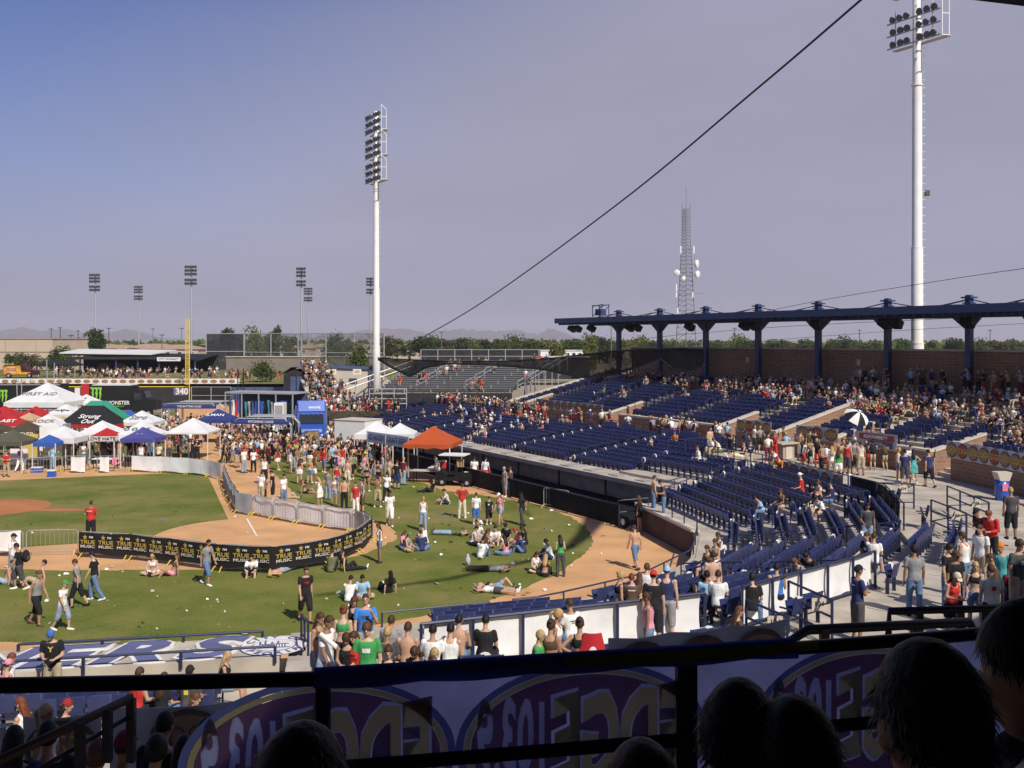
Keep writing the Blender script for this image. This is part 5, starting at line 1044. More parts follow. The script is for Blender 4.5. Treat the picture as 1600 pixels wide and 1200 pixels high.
# palm
pc = AT(140, 519, 300); t = thing('palm_tree', 'slim palm tree left of the tall dark tree', 'palm', (pc.x, 300, 0)); b = MB(); b.tube([(0, 0, 0), (.2, 0, pc.z * .5), (0, 0, pc.z)], [.3, .22, .2], 7); b.build('trunk', M_bark, t, world=False)
b = MB()
for i in range(18):
    a = i * 2.4; l = 2.2; up = .6 + .5 * sin(i * 1.3); q = [V((cos(a) * l * f, sin(a) * l * f, pc.z + up * f * 1.6 - 2.2 * f * f)) for f in (0, .35, .7, 1)]; x = V((-sin(a), cos(a), 0))
    b.grid([[p - x * w_, p + x * w_] for p, w_ in zip(q, (.12, .4, .35, .05))])
b.build('fronds', M_lf[1], t, world=False)
rng = random.Random(11); k = 0
spots = [(px, yt, 330 + rng.random() * 120) for px, yt in ((205, 543), (175, 547), (222, 541), (245, 545), (275, 541), (318, 536), (335, 540), (415, 528), (470, 532), (505, 533), (525, 530), (545, 536), (604, 528), (620, 531), (640, 533), (660, 529), (678, 531), (700, 527), (722, 530), (745, 531), (762, 529), (780, 532), (803, 531), (822, 529), (842, 531), (885, 534), (900, 530), (936, 529), (950, 533), (972, 531), (1018, 533), (1040, 534), (1078, 532), (1120, 533), (1155, 531), (1172, 533), (1215, 532), (1235, 534), (1262, 531), (1300, 533), (1320, 532), (1345, 534), (1370, 532), (1410, 532), (1455, 533), (1490, 531), (1530, 533), (1565, 532), (1590, 533), (108, 543), (120, 545), (85, 546))]
for px, yt, d in spots: tree('distant garden tree in the hazy tree line on the horizon', px, yt + rng.random() * 4 - 1, d, 26 + rng.random() * 18, k % 6, (0, 1, 3, 1, 2)[k % 5], 0, 'garden trees on the horizon'); k += 1
# far wood, one mass
fw = MB(); rng = random.Random(5)
for _ in range(5200):
    y = 480 + 500 * rng.random() ** 1.2; x = (rng.random() * 1700 - 50 - 800) / F * y; hgt = 3.0 + 5.0 * (.5 + .5 * sin(x * .05 + sin(y * .02) * 3)) * rng.random(); p = V((x, y, hgt)); xx, yy = frame(V((rng.gauss(0, .5), -1, rng.gauss(.5, .5)))); s_ = 1.1 + rng.random() * 1.6; fw.add([p + xx * s_, p + yy * s_, p - xx * s_, p - yy * s_], [(0, 1, 2, 3)], rng.randrange(3))
o = fw.build('far_tree_belt', M_lf[:3]); tag(o, 'far belt of low trees merging into haze along the horizon', 'trees', None, 'stuff')
# ------------------------------------------------------------------ mountains
M_hill = mat('mountain_rock', (.11, .08, .075), .95, .25, .0015, .3)
def ridge(name, d, pts, seed):
    rng = random.Random(seed); rows = []; X = [];
    for i in range(len(pts) - 1):
        for k in range(6):
            f = k / 6; X.append((pts[i][0] + (pts[i + 1][0] - pts[i][0]) * f, pts[i][1] + (pts[i + 1][1] - pts[i][1]) * f + (rng.random() - .5) * 2.0))
    X.append(pts[-1]); b = MB(); n = 7
    for j in range(n):
        g = j / (n - 1); row = []
        for px, y in X:
            z = max(0, H + (HOR - y) * d / F); zz = z * (1 - abs(g * 2 - 1)) ** .9; row.append(V((px_at(px, d), d + (g - .5) * 1800 + (rng.random() - .5) * 160, max(-2, zz + (rng.random() - .5) * zz * .16))))
        rows.append(row)
    b.grid(rows); struct(b.build(name, M_hill, None, True))
ridge('hills', 8600, [(-120, 524), (-40, 519), (0, 520), (20, 515), (38, 512), (55, 518), (75, 517), (100, 514), (122, 520), (140, 524), (165, 522), (180, 520), (195, 514), (205, 517), (225, 525), (250, 530), (330, 531)], 3)
ridge('hills', 8800, [(470, 531), (500, 526), (540, 521), (575, 515), (600, 513), (640, 515), (670, 520), (690, 517), (720, 514), (745, 517), (760, 516), (790, 517), (806, 513), (826, 520), (842, 522), (860, 513), (880, 519), (898, 528), (925, 531)], 9)
# ------------------------------------------------------------------ air: one closed box of thin haze
hz = MB(); hz.box((0, 5400, 105), (13800, 11600, 216)); m = bpy.data.materials.new('haze_air'); m.use_nodes = True; tn = m.node_tree; tn.nodes.remove(tn.nodes['Principled BSDF'])
pv = tn.nodes.new('ShaderNodeVolumePrincipled'); pv.inputs['Color'].default_value = (.90, .88, .98, 1); pv.inputs['Density'].default_value = .000125; pv.inputs['Anisotropy'].default_value = 0.0; tn.links.new(pv.outputs[0], tn.nodes['Material Output'].inputs['Volume'])
if HAZE: o = hz.build('haze', m); o['kind'] = 'stuff'; o['label'] = 'thin pale desert haze'
# ------------------------------------------------------------------ trucks, trailers and the truss displays
M_gl = mat('dark_glass', (.02, .025, .03), .15, .05, 1, spec=.6); M_tblue = mat('truck_blue', (.03, .10, .45), .3, .06, 1, spec=.6); M_chrome = mat('chrome', (.6, .6, .62), .25, .05, 2, metal=.8); M_greyroof = mat('grey_canvas', (.33, .33, .34), .8, .12, .6)
def claw(parent, x, z, h, y, m, w=.2):
    for i, (dx, l, k) in enumerate(((-.62, .92, .18), (0, 1.0, .12), (.62, .95, .2))):
        b = MB(); x0 = x + dx * h * .42; top = z + h / 2; pts = []
        prof = [(-.20, 0), (.13, 0), (.15, -.12), (.09, -.3), (.13, -.5), (.07, -.72), (.02, -l), (-.02, -.78), (.0, -.55), (-.05, -.36), (.01, -.2), (-.08, -.1)]
        b.prism([V((x0 + a * h, y, top + c * h)) for a, c in prof], (0, .012, 0)); b.build('claw_mark', m, parent, world=False)
def wheel(parent, x, y, r, w_=.28):
    b = MB(); b.tube([V((x, y, r)), V((x, y - w_, r))], r, 16); o = b.build('wheel', M_black, parent, world=False); b = MB(); b.tube([V((x, y - w_, r)), V((x, y - w_ - .02, r))], r * .5, 12); b.build('rim', M_galv, parent, world=False)
# black box trailer at far left
D1 = 122; t = thing('black_trailer', 'long black show trailer with a green claw mark at far left', 'trailer', (px_at(20, D1), D1, 0))
b = MB(); b.box((0, 1.25, 2.15), (11.5, 2.5, 3.3)); b.build('box_body', M_blackvinyl, t, world=False); b = MB(); b.bar((-5.7, -.06, 3.72), (5.8, -.06, 3.72), .1); b.build('edge_trim', M_galv, t, world=False); b = MB(); b.bar((-5.7, -.05, .7), (5.7, -.05, .7), .12); b.build('lower_rail', M_galv, t, world=False)
claw(t, -1.3, 2.3, 1.6, -.02, M_green)
for x in (-4.4, -3.3, 3.6, 4.6): wheel(t, x, .25, .5)
# black truck with cab
D2 = 118; t = thing('black_truck', 'black box truck with green claw mark and white lettering, cab at right', 'truck', (px_at(175, D2), D2, 0))
b = MB(); b.box((-.3, 1.2, 2.35), (5.2, 2.4, 2.9)); b.build('box_body', M_blackvinyl, t, world=False); b = MB(); b.box((-.1, 1.2, 3.86), (4.6, 2.3, .1)); b.build('roof_panel', M_roofw, t, world=False)
b = MB(); pr = [(2.3, .6), (2.3, 3.2), (2.7, 3.35), (3.6, 3.2), (3.95, 2.25), (5.1, 2.05), (5.25, .6)]; b.prism([V((x, .1, z)) for x, z in pr], (0, 2.2, 0)); b.build('cab', M_blackvinyl, t, world=False)
b = MB(); b.prism([V((x, .08, z)) for x, z in ((2.6, 2.1), (3.6, 2.1), (3.4, 2.9), (2.6, 2.9))], (0, .03, 0)); b.build('side_window', M_gl, t, world=False); b = MB(); b.prism([V((3.97, .3, 2.3)), V((3.97, 2.1, 2.3)), V((3.66, 2.1, 3.1)), V((3.66, .3, 3.1))], (.02, 0, .01)); b.build('windscreen', M_gl, t, world=False)
b = MB(); b.box((5.1, .9, .75), (.4, 1.9, .35)); b.build('bumper', M_chrome, t, world=False)
claw(t, -1.9, 2.75, 1.7, -.03, M_green); letter('MONSTER', M_white, t, (1, 0, 0), (.75, -.03, 1.75), (0, -1, 0), .62, .95, bold=.02); letter('ENERGY', M_green, t, (1, 0, 0), (.75, -.03, 1.35), (0, -1, 0), .25, 1.6)
for x in (-1.8, 4.3): wheel(t, x, .3, .5)
t2 = thing('red_booth', 'narrow red and white vertical banner beside the black truck', 'banner', (px_at(133, 117), 117, 0)); b = MB(); b.box((0, 0, 2.3), (.9, .1, 3.4)); b.build('banner_panel', M_red, t2, world=False); b = MB(); b.box((-.9, 0, 2.1), (.6, .1, 3.0)); b.build('white_panel', M_white, t2, world=False); b = MB(); b.tube([(0, .1, 0), (0, .1, 4.1)], .05, 6); b.build('pole', M_galv, t2, world=False)
for i, (px, y0, y1) in enumerate(((28, 600, 650), (33, 600, 640), (75, 570, 607), (84, 575, 607))):
    A = AT(px, y1, 112); t3 = thing('tent_mast', 'thin slanted mast above the tents at far left, %s' % ['leftmost', 'second', 'third', 'rightmost'][i], 'mast', (A.x, A.y, 0)); b = MB(); b.tube([(A.x, A.y, 0), AT(px - 2 + i % 2 * 3, y0 - 8, 112)], .05, 5); b.build('pole', M_galv, t3)
# blue semi truck, its nose towards the field
DT = 84; cx = px_at(487, DT); t = thing('blue_semi_truck', 'bright blue semi truck with high roof fairing and square grille facing the field', 'truck', (cx, DT, 0), radians(12))
b = MB(); pr = [(0, .9), (0, 4.0), (-.2, 4.15), (-1.1, 3.2), (-1.15, 2.15), (-2.5, 1.95), (-2.6, .9)]; pr = [(y, z) for y, z in pr]
b.prism([V((-1.2, 3.2, .9)), V((-1.2, 3.2, 3.95)), V((-1.2, 1.9, 3.95)), V((-1.2, 1.05, 3.05)), V((-1.2, .85, 2.1)), V((-1.2, .75, .9))], (2.4, 0, 0)); b.build('sleeper_cab', M_tblue, t, world=False)
b = MB(); b.prism([V((-1.1, 1.5, 3.96)), V((-1.1, 1.06, 3.1)), V((1.1, 1.06, 3.1)), V((1.1, 1.5, 3.96))], (0, -.06, .05)); b.build('roof_fairing', M_tblue, t, world=False)
letter('WAVE', M_white, t, (1, 0, 0), (.25, 1.13, 3.45), (0, -.9, .45), .3, 1.2, bold=.02)
b = MB(); rows = [[V((x * w_, y, z)) for x in (-1, -.5, 0, .5, 1)] for y, z, w_ in ((.8, 2.05, 1.0), (-.2, 1.93, .92), (-1.0, 1.8, .85), (-1.12, 1.55, .83), (-1.12, .8, .83), (.8, .8, 1.0))]; b.grid(rows)
for s in (0, 4): b.poly([r[s] for r in rows])
b.build('bonnet', M_tblue, t, world=False)
b = MB(); b.prism([V((-1.02, .82, 2.12)), V((1.02, .82, 2.12)), V((1.0, .98, 2.85)), V((-1.0, .98, 2.85))], (0, -.03, .01)); b.build('windscreen', M_gl, t, world=False)
b = MB(); b.box((0, -1.16, 1.2), (1.0, .06, .85)); b.build('grille', mat('brass_grille', (.42, .30, .16), .4, .1, 8, metal=.4), t, world=False)
for a in (-.55, .55): b = MB(); b.box((a, -1.18, 1.2), (.1, .08, 1.0)); b.build('grille_frame', M_chrome, t, world=False)
for z in (.74, 1.66): b = MB(); b.box((0, -1.18, z), (1.0, .08, .09)); b.build('grille_frame', M_chrome, t, world=False)
for s in (-1, 1): b = MB(); b.bar((-.42 * s, -1.2, .82), (.42 * s, -1.2, 1.58), .05); b.build('grille_bar', M_yell, t, world=False)
b = MB(); b.box((0, -1.25, .55), (2.3, .25, .38)); b.build('bumper', M_chrome, t, world=False)
for s in (-1, 1):
    b = MB(); b.box((s * .78, -1.13, 1.05), (.28, .06, .22)); b.build('headlight', M_white, t, world=False)
    b = MB(); b.box((s * 1.4, .9, 2.35), (.16, .12, .75)); b.build('mirror', M_black, t, world=False); b = MB(); b.tube([(s * 1.27, 1.9, 1), (s * 1.27, 1.9, 3.6)], .08, 8); b.build('exhaust_stack', M_chrome, t, world=False)
    b = MB(); b.tube([(s * 1.15, -.5, .5), (s * .85, -.5, .5)], .5, 16); b.build('wheel', M_black, t, world=False); b = MB(); b.tube([(s * 1.15, 2.4, .5), (s * .85, 2.4, .5)], .5, 16); b.build('wheel', M_black, t, world=False)
for i in range(5): b = MB(); b.box((-.8 + .4 * i, .93, 2.98), (.14, .1, .08)); b.build('marker_light', M_oval2, t, world=False)
# open show trailer behind it
t = thing('show_trailer', 'open sided show trailer with long grey roof and hanging clothes beside the blue truck', 'trailer', (px_at(405, 98), 98, 0), radians(-17))
b = MB(); b.box((0, 1.3, 4.0), (7.6, 2.9, .16)); b.build('roof', M_greyroof, t, world=False); b = MB(); b.box((0, 2.5, 2.5), (7.6, .1, 2.9)); b.build('back_wall', M_wallblue, t, world=False); b = MB(); b.box((0, 1.3, 1.0), (7.6, 2.6, .2)); b.build('floor', M_walldark, t, world=False)
for x in (-3.75, -1.9, 0, 1.9, 3.75): b = MB(); b.box((x, -.1, 2.5), (.1, .1, 2.9)); b.build('post', M_galv, t, world=False)
random.seed(3)
gm = [M_wallblue, M_tblue, M_galv, M_red, mat('teal_cloth', (.05, .25, .28), .8), M_white, M_black]
for i in range(20): x = -3.5 + i * .36; b = MB(); zt = 3.4 - .3 * random.random(); b.sheet([[V((x + .28 * k / 2, .15 + .06 * sin(k * 2 + i + j), zt - j * .5)) for k in range(3)] for j in range(4)], (0, .03, 0)); b.build('hanging_cloth', gm[i * 5 % 7 if random.random() < .7 else 1], t, world=False)
for x in (2.2, 3.1): wheel(t, x, .3, .5)
# flat bed at the left of it with more gear, and a dark lift frame on the roof
t = thing('roof_frame', 'small dark double post frame standing on the wall behind the show trailer', 'frame', (px_at(376, 140), 140, 0));
for x in (-.4, .4): b = MB(); b.box((x, 0, 2.6), (.12, .12, 5.2)); b.build('post', M_black, t, world=False)
for z in (3.2, 4.4): b = MB(); b.box((0, 0, z), (.7, .08, .1)); b.build('crossbar', M_black, t, world=False)
t = thing('white_generator', 'white equipment crate stack at the back end of the show trailer', 'crate', (px_at(436, 92), 92, 0)); b = MB(); b.box((0, .5, 1.9), (.9, 1.2, 3.0)); b.build('crate_body', M_white, t, world=False); b = MB(); b.box((0, -.12, 2.2), (.7, .04, 2.0)); b.build('crate_door', M_galv, t, world=False)
# awnings on trusses: pitching cage and its neighbour
def truss_awning(label, cx, d, w_, dep, rz, z, text, col, arches=3):
    t = thing('truss_awning', label, 'awning', (px_at(cx, d), d, 0), rz)
    for k in range(arches):
        y = dep * k / max(1, arches - 1)
        for dy in (0, .28):
            b = MB(); b.tube([(-w_ / 2, y + dy, 0), (-w_ / 2, y + dy, z - .5), (-w_ / 2 + .5, y + dy, z), (w_ / 2 - .5, y + dy, z), (w_ / 2, y + dy, z - .5), (w_ / 2, y + dy, 0)], .045, 5); b.build('truss_chord', M_galv, t, world=False)
        b = MB()
        n = int(w_ / .4)
        for i in range(n): b.bar((-w_ / 2 + .5 + (w_ - 1) * i / n, y, z), (-w_ / 2 + .5 + (w_ - 1) * (i + 1) / n, y + .28, z), .03)
        o = b.build('truss_lacing', M_galv, t, world=False); o['kind'] = 'stuff'
    b = MB(); b.sheet([[V((-w_ / 2 + .1 + (w_ - .2) * j / 8, -.05 + (.12 if i == 0 else 0), z - .02 - .44 * i / 2)) for j in range(9)] for i in range(3)], (0, -.015, 0)); b.build('front_valance', col, t, world=False)
    letter(text, M_white, t, (1, 0, 0), (0, -.1, z - .25), (0, -1, .05), .27, w_ / (len(text) * .36), bold=.01)
    b = MB(); b.sheet([[V((-w_ / 2 + .4 + (w_ - .8) * j / 4, dep * .3 + dep * .7 * i / 3, z + .05 - .1 * sin(pi * i / 3))) for j in range(5)] for i in range(4)], (0, 0, -.012)); b.build('roof_sheet', M_greyroof, t, world=False); return t
truss_awning('blue lettered awning on silver trusses left of the blue truck', 408, 82, 5.0, 4.2, radians(-6), 2.75, 'PITCHING CAGE', cloth('navy', Nv))
truss_awning('blue awning on parallel silver trusses behind the single white tent', 296, 97, 5.6, 5.0, radians(-4), 3.0, 'THE BATTING CAGE', cloth('navy', Nv), 4)
# white container
t = thing('white_container', 'plain white container box with a grey left end by the beer tents', 'container', (px_at(546, 80), 80, 0), radians(-28)); b = MB(); b.box((0, 1.2, 1.45), (3.0, 2.4, 2.6)); b.build('container_body', M_white, t, world=False); b = MB(); b.box((0, 1.2, 2.78), (3.1, 2.5, .06)); b.build('lid', M_conc2, t, world=False); b = MB(); b.box((-1.51, 1.2, 1.4), (.03, 2.2, 2.4)); b.build('grey_end', M_galv, t, world=False)
for x in (-1.2, 1.2): b = MB(); b.box((x, 1.2, .08), (.3, 2.2, .16)); b.build('skid', M_black, t, world=False)
# golf cart
g = G(716, 758); t = thing('golf_cart', 'dark utility cart with a white flat roof by the dugout', 'cart', (g.x, g.y, 0), radians(-15))
b = MB(); b.prism([V((x, -.6, z)) for x, z in ((-1.3, .35), (-1.35, .85), (-.9, 1.0), (-.6, .6), (-.1, .6), (0, .85), (1.3, .85), (1.3, .35))], (0, 1.2, 0)); b.build('body', M_black, t, world=False)
b = MB(); b.box((-.25, 0, 1.95), (1.7, 1.3, .07)); b.build('roof', M_white, t, world=False); b = MB(); b.box((-.25, 0, .78), (.5, 1.1, .14)); b.build('seat', M_black, t, world=False); b = MB(); b.box((.0, 0, 1.1), (.12, 1.1, .5)); b.build('backrest', M_black, t, world=False)
for x in (-.95, .45):
    for y in (-.55, .55): b = MB(); b.bar((x, y, .8), (x, y, 1.93), .04); b.build('roof_post', M_black, t, world=False)
for x in (-.85, .8):
    for y in (-.72, .5): b = MB(); b.tube([(x, y, .26), (x, y + .22, .26)], .26, 12); b.build('wheel', M_black, t, world=False); b = MB(); b.tube([(x, y - .01, .26), (x, y - .02, .26)], .12, 8); b.build('rim', M_galv, t, world=False)
o = thing('cardboard_box', 'brown cardboard box standing on the utility cart', 'box', t.location + V((.15, -.2, 1.2))); b = MB(); b.box((0, 0, .22), (.45, .4, .44)); b.build('carton', mat('cardboard', (.42, .27, .14), .9), o, world=False); b = MB(); b.box((0, -.02, .455), (.46, .08, .02)); b.build('tape', M_tan, o, world=False)
o = thing('ice_bag', 'white folded sheet lying on the cart bed', 'sheet', t.location + V((.7, -.25, .86))); b = MB(); b.sheet([[V((-.3 + .3 * i, -.2 + .2 * j, .03 * ((i + j) % 2))) for i in range(3)] for j in range(3)], (0, 0, .02)); b.build('folded_sheet', M_white, o, True, world=False)
# beer stand tables, cooler, poster board
def table(label, p, w_, d_, h, m, rz=0):
    t = thing('folding_table', label, 'table', p, rz); b = MB(); b.box((0, 0, h), (w_, d_, .05)); b.build('table_top', m, t, world=False)
    for x in (-1, 1):
        for y in (-1, 1): b = MB(); b.bar((x * w_ * .42, y * d_ * .4, 0), (x * w_ * .42, y * d_ * .36, h - .025), .04); b.build('leg', M_black, t, world=False)
    return t
g = G(672, 754); tb = table('folding table with white sacks under the orange tent', (g.x, g.y, 0), 2.4, .8, .78, M_conc2, radians(-12))
o = thing('white_sack', 'white sack lying on the table under the orange tent', 'sack', V((g.x + .3, g.y, .81))); b = MB(); b.ell((0, 0, .12), (.5, .25, .13), 10, 6); b.build('sack_body', M_white, o, True, world=False); b = MB(); b.ell((.5, 0, .1), (.1, .12, .06), 8, 5); b.build('sack_end', M_white, o, True, world=False)
g = G(757, 762); t = thing('poster_board', 'red and white poster board standing by the dugout fence', 'poster', g, radians(-20)); b = MB(); b.box((0, 0, .55), (.85, .06, 1.1)); b.build('board', M_red, t, world=False)
for i, s in enumerate(('BEER', 'SODA', 'ICE')): letter(s, M_white, t, (1, 0, 0), (0, -.05, .9 - i * .3), (0, -1, 0), .28, 1.0, bold=.02)
def cooler(label, p, body, lid):
    t = thing('drink_cooler', label, 'cooler', p); b = MB(); b.tube([(0, 0, 0), (0, 0, .42)], [.2, .23], 12); b.build('tub', body, t, world=False); b = MB(); b.tube([(0, 0, .421), (0, 0, .5), (0, 0, .53)], [.24, .24, .12], 12); b.build('lid', lid, t, world=False)
p = G(692, 752); cooler('red drink cooler with white lid beside the utility cart', V((p.x, p.y + .4, .82)), M_red, M_white); tt = table('small dark table under the red cooler', (p.x, p.y + .4, 0), .7, .6, .79, M_black)
p = G(81, 745); t = thing('ice_chest', 'blue ice chest with white lid on the dirt before the barriers', 'cooler', p); b = MB(); b.box((0, 0, .2), (.48, .36, .4)); b.build('tub', M_tblue, t, world=False); b = MB(); b.box((0, 0, .44), (.5, .38, .08)); b.build('lid', M_white, t, world=False)
p = G(58, 738); t = thing('ice_chest', 'low blue and white chest left of the blue ice chest', 'cooler', p); b = MB(); b.box((0, 0, .16), (.7, .45, .32)); b.build('tub', M_tblue, t, world=False); b = MB(); b.box((0, 0, .35), (.72, .47, .06)); b.build('lid', M_white, t, world=False)
for i, (px, py, mm) in enumerate(((62, 733, M_paint), (120, 735, M_oval1), (165, 733, M_white), (215, 730, M_walldark), (262, 705, M_walldark), (300, 700, M_tan))): table('vendor table %s' % ['with dark blue cloth at the left', 'in front of the plain white tent', 'with white cloth under the small red tent', 'under the purple tent', 'right of the purple tent', 'under the single white tent'][i], G(px, py), 1.8, .7, .75, mm)
# trash barrels, wooden table, umbrella
def barrel(label, p):
    t = thing('trash_barrel', label, 'trash can', p); b = MB(); b.tube([(0, 0, 0), (0, 0, .3), (0, 0, .6), (0, 0, .88)], [.27, .3, .3, .29], 14); b.build('drum', M_tblue, t, True, world=False)
    b = MB(); b.prism([V((x, -.28, z)) for x, z in ((-.2, .885), (.2, .885), (.33, 1.25), (-.33, 1.25))], (0, .56, 0)); b.build('hood', M_conc2, t, world=False)
    b = MB(); b.box((0, -.31, .6), (.26, .02, .32)); b.build('sticker', M_pink, t, world=False)
barrel('blue trash barrel with pale hood and pink sticker by the brick wall', on_bowl(1052, 688)); barrel('blue trash barrel with pale hood in the shade at right', V((21.6, 43.9, ZW)))
g = V((0, 0, 0)); g = bp(-1.6, 27.2, ZW); t = thing('wooden_stand', 'pale wooden stand with flat top against the brick wall', 'stand', g, radians(30)); b = MB(); b.box((0, 0, 1.05), (1.5, .9, .08)); b.build('top', M_tan, t, world=False); b = MB(); b.box((0, 0, .5), (.9, .5, 1.0)); b.build('base', M_tan2, t, world=False); b = MB(); b.box((0, -.28, .5), (.5, .02, .7)); b.build('front_panel', M_conc2, t, world=False)
u = AT(1338, 652, 55); t = thing('umbrella', 'open white and black umbrella tilted over a seat behind the sloped stair wall', 'umbrella', u)
b0 = MB(); b1 = MB(); R = Matrix.Rotation(radians(16), 3, 'Y') @ Matrix.Rotation(radians(38), 3, 'X')
for k in range(8):
    a0, a1 = 2 * pi * k / 8, 2 * pi * (k + 1) / 8; bb = MB(); rows = []
    for i in range(4):
        r = .70 * i / 3; z = .42 - .42 * (i / 3) ** 2; rows.append([R @ V((cos(a0 + (a1 - a0) * j / 3) * r * (1 - .04 * sin(pi * j / 3)), sin(a0 + (a1 - a0) * j / 3) * r * (1 - .04 * sin(pi * j / 3)), z)) for j in range(4)])
    bb.sheet(rows, R @ V((0, 0, .006))); bb.build('fabric_panel', M_white if k % 2 else M_black, t, True, world=False)
b = MB(); b.tube([R @ V((0, 0, .4)), R @ V((0, 0, -.55))], .015, 5); b.build('shaft', M_galv, t, world=False)
# ------------------------------------------------------------------ crowd barriers and their sheets
M_yfoot = mat('yellow_foot', (.66, .48, .06), .6, .1, 3)
def barrier(A, B_, label, foot=True):
    A, B_ = V(A), V(B_); mid = (A + B_) / 2; L = (B_ - A).length - .06; t = thing('crowd_barrier', label, 'barrier', mid, atan2(B_.y - A.y, B_.x - A.x), 'steel crowd barriers round the infield')
    h = L / 2; b = MB(); b.tube([(-h, 0, .2), (-h, 0, 1.0), (-h + .1, 0, 1.1), (h - .1, 0, 1.1), (h, 0, 1.0), (h, 0, .2), (-h, 0, .2)], .021, 6); b.build('frame', M_galv, t, world=False)
    n = max(3, int(L / .18)); b = MB()
    for i in range(1, n): x = -h + L * i / n; b.tube([(x, 0, .2), (x, 0, 1.1)], .006, 4, cap=False)
    o = b.build('bars', M_galv, t, world=False); o['kind'] = 'stuff'
    for s in (-1, 1):
        b = MB(); b.tube([(s * h * .9, -.32, .02), (s * h * .9, -.12, .2), (s * h * .9, .12, .2), (s * h * .9, .32, .02)], .024, 5); b.build('foot', M_yfoot, t, world=False)
    return t
def chain(pts, nm, step=2.3):
    P_ = [G(*p) for p in pts]; out = []; tot = [0]
    for a, c in zip(P_, P_[1:]): tot.append(tot[-1] + (c - a).length)
    n = max(1, round(tot[-1] / step))
    for i in range(n + 1):
        s = tot[-1] * i / n; k = max(j for j in range(len(P_) - 1) if tot[j] <= s + 1e-6); out.append(P_[k].lerp(P_[k + 1], (s - tot[k]) / (tot[k + 1] - tot[k])))
    for i in range(n): barrier(out[i], out[i + 1], nm)
    return out
def cover(label, pts, m, z0=.12, z1=1.14, off=.09, sag=.05, name='barrier_sheet', seg=6):
    t = thing(name, label, 'banner', pts[0]); b = MB(); rows = []; c = sum(pts, V((0, 0, 0))) / len(pts); k = 0
    for i in range(len(pts) - 1):
        a, e = pts[i], pts[i + 1]; d = (e - a).normalized(); nn = V((d.y, -d.x, 0))
        for j in range(seg + (i == len(pts) - 2)):
            f = j / seg; s = sin(pi * f); k += 1
            rows.append([a.lerp(e, f) + nn * (off + .02 * sin(k * 1.3 + q)) + V((0, 0, z)) for q, z in enumerate((z0 + .05 * sin(k * .9), (z0 + z1) / 2, z1 - sag * s))])
    b.sheet(rows, V((0, .008, 0))); b.build('sheet', m, t, True); return t
cA = chain([(207, 737), (240, 738), (285, 740), (325, 744), (347, 751)], 'steel crowd barrier in the back row below the vendor tents'); chain([(-20, 742), (50, 741), (95, 737), (140, 737), (207, 737)], 'steel crowd barrier in the back row below the vendor tents')
cover('white sheets hung on the back row of barriers left of the fence corner', cA, M_sheetw)
for i, (a, c) in enumerate(((112, 134), (157, 171))): cover(['white sheet hung on the back barriers left of the pink sheet', 'narrow white sheet hung on the back barriers near the pink sheet'][i], [G(a, 739), G(c, 739)], M_sheetw)
cover('small pink sheet hung on the back row of barriers', [G(176, 737), G(183, 737)], M_pink, .5, 1.0)
cB = chain([(348, 752), (357, 778), (370, 801)], 'steel crowd barrier along the right side of the infield'); cover('grey mesh sheet on the barriers along the right side of the infield', cB, M_sheetg, off=-.09)
cC = chain([(370, 802), (396, 806)], 'steel crowd barrier with a grey sheet near the foul line', 2.6); cover('grey mesh sheet on the barriers beside the foul line', cC, M_sheetg)
cD = chain([(397, 806), (438, 815), (502, 825), (550, 832)], 'steel crowd barrier with a white sheet in front of the dancing crowd', 2.0); cover('long white sheet on the barriers in front of the dancing crowd', cD, M_sheetw, off=-.09)
cE = chain([(551, 832), (566, 836), (579, 846)], 'steel crowd barrier at the right corner of the infield', 1.5); cover('grey mesh sheet at the right corner of the infield barriers', cE, M_sheetg, off=-.09)
FR = [(125, 871), (205, 875), (280, 884), (360, 895), (430, 897), (500, 887), (550, 872), (579, 848)]
cF = chain(FR, 'steel crowd barrier behind the black lettered banner')
tb = cover('long black banner with yellow lettering on the front barriers', cF, M_blackvinyl, .2, 1.10, .07, .03, 'lettered_banner', 6)
M_dull = mat('dull_gold_print', (.42, .31, .07), .7, .2, 4)
star = [V(((.12 if k % 2 == 0 else .05) * sin(pi * k / 5), 0, (.12 if k % 2 == 0 else .05) * cos(pi * k / 5))) for k in range(10)]
sm = MB(); sm.prism([p + V((-.12, 0, .24)) for p in star], (0, -.01, 0)); sm = sm.mesh('star_emblem', M_dull)
tot = [0]
for a, c in zip(cF, cF[1:]): tot.append(tot[-1] + (c - a).length)
s = .45
while s < tot[-1] - .3:
    k = max(j for j in range(len(cF) - 1) if tot[j] <= s); a, e = cF[k], cF[k + 1]; f = (s - tot[k]) / (tot[k + 1] - tot[k]); d = (e - a).normalized(); nn = V((d.y, -d.x, 0)); p = a.lerp(e, f) + nn * .125 + V((0, 0, .66)) - tb.location
    inst('star_emblem', sm, tb, p, atan2(d.y, d.x)); letter('TRUE', M_dull, tb, d, p + V((0, 0, .03)), nn, .235, 1.25, bold=.02); letter('MUSIC', M_conc2, tb, d, p + V((0, 0, -.15)), nn, .17, 1.42, bold=.02); letter('FM', M_paintw, tb, d, p + V((0, 0, .24)) + d * .16, nn, .13, 1.2, bold=.015)
    s += .86
barrier(G(40, 869), G(123, 867), 'bare steel crowd barrier left of the black lettered banner'); barrier(G(-40, 871), G(37, 869), 'steel crowd barrier at the left edge behind the man with backpack')
wb = cover('white sheet with dark script on the barrier at the left edge', [G(-30, 871), G(33, 869)], M_sheetw, .3, 1.12); letter('zoun', M_paint, wb, (1, 0, 0), G(6, 868) + V((0, -.15, .6)) - wb.location, (0, -1, 0), .4, 1.3, .4)
barrier(G(849, 793), G(890, 799), 'lone steel crowd barrier in front of the black dugout fence')
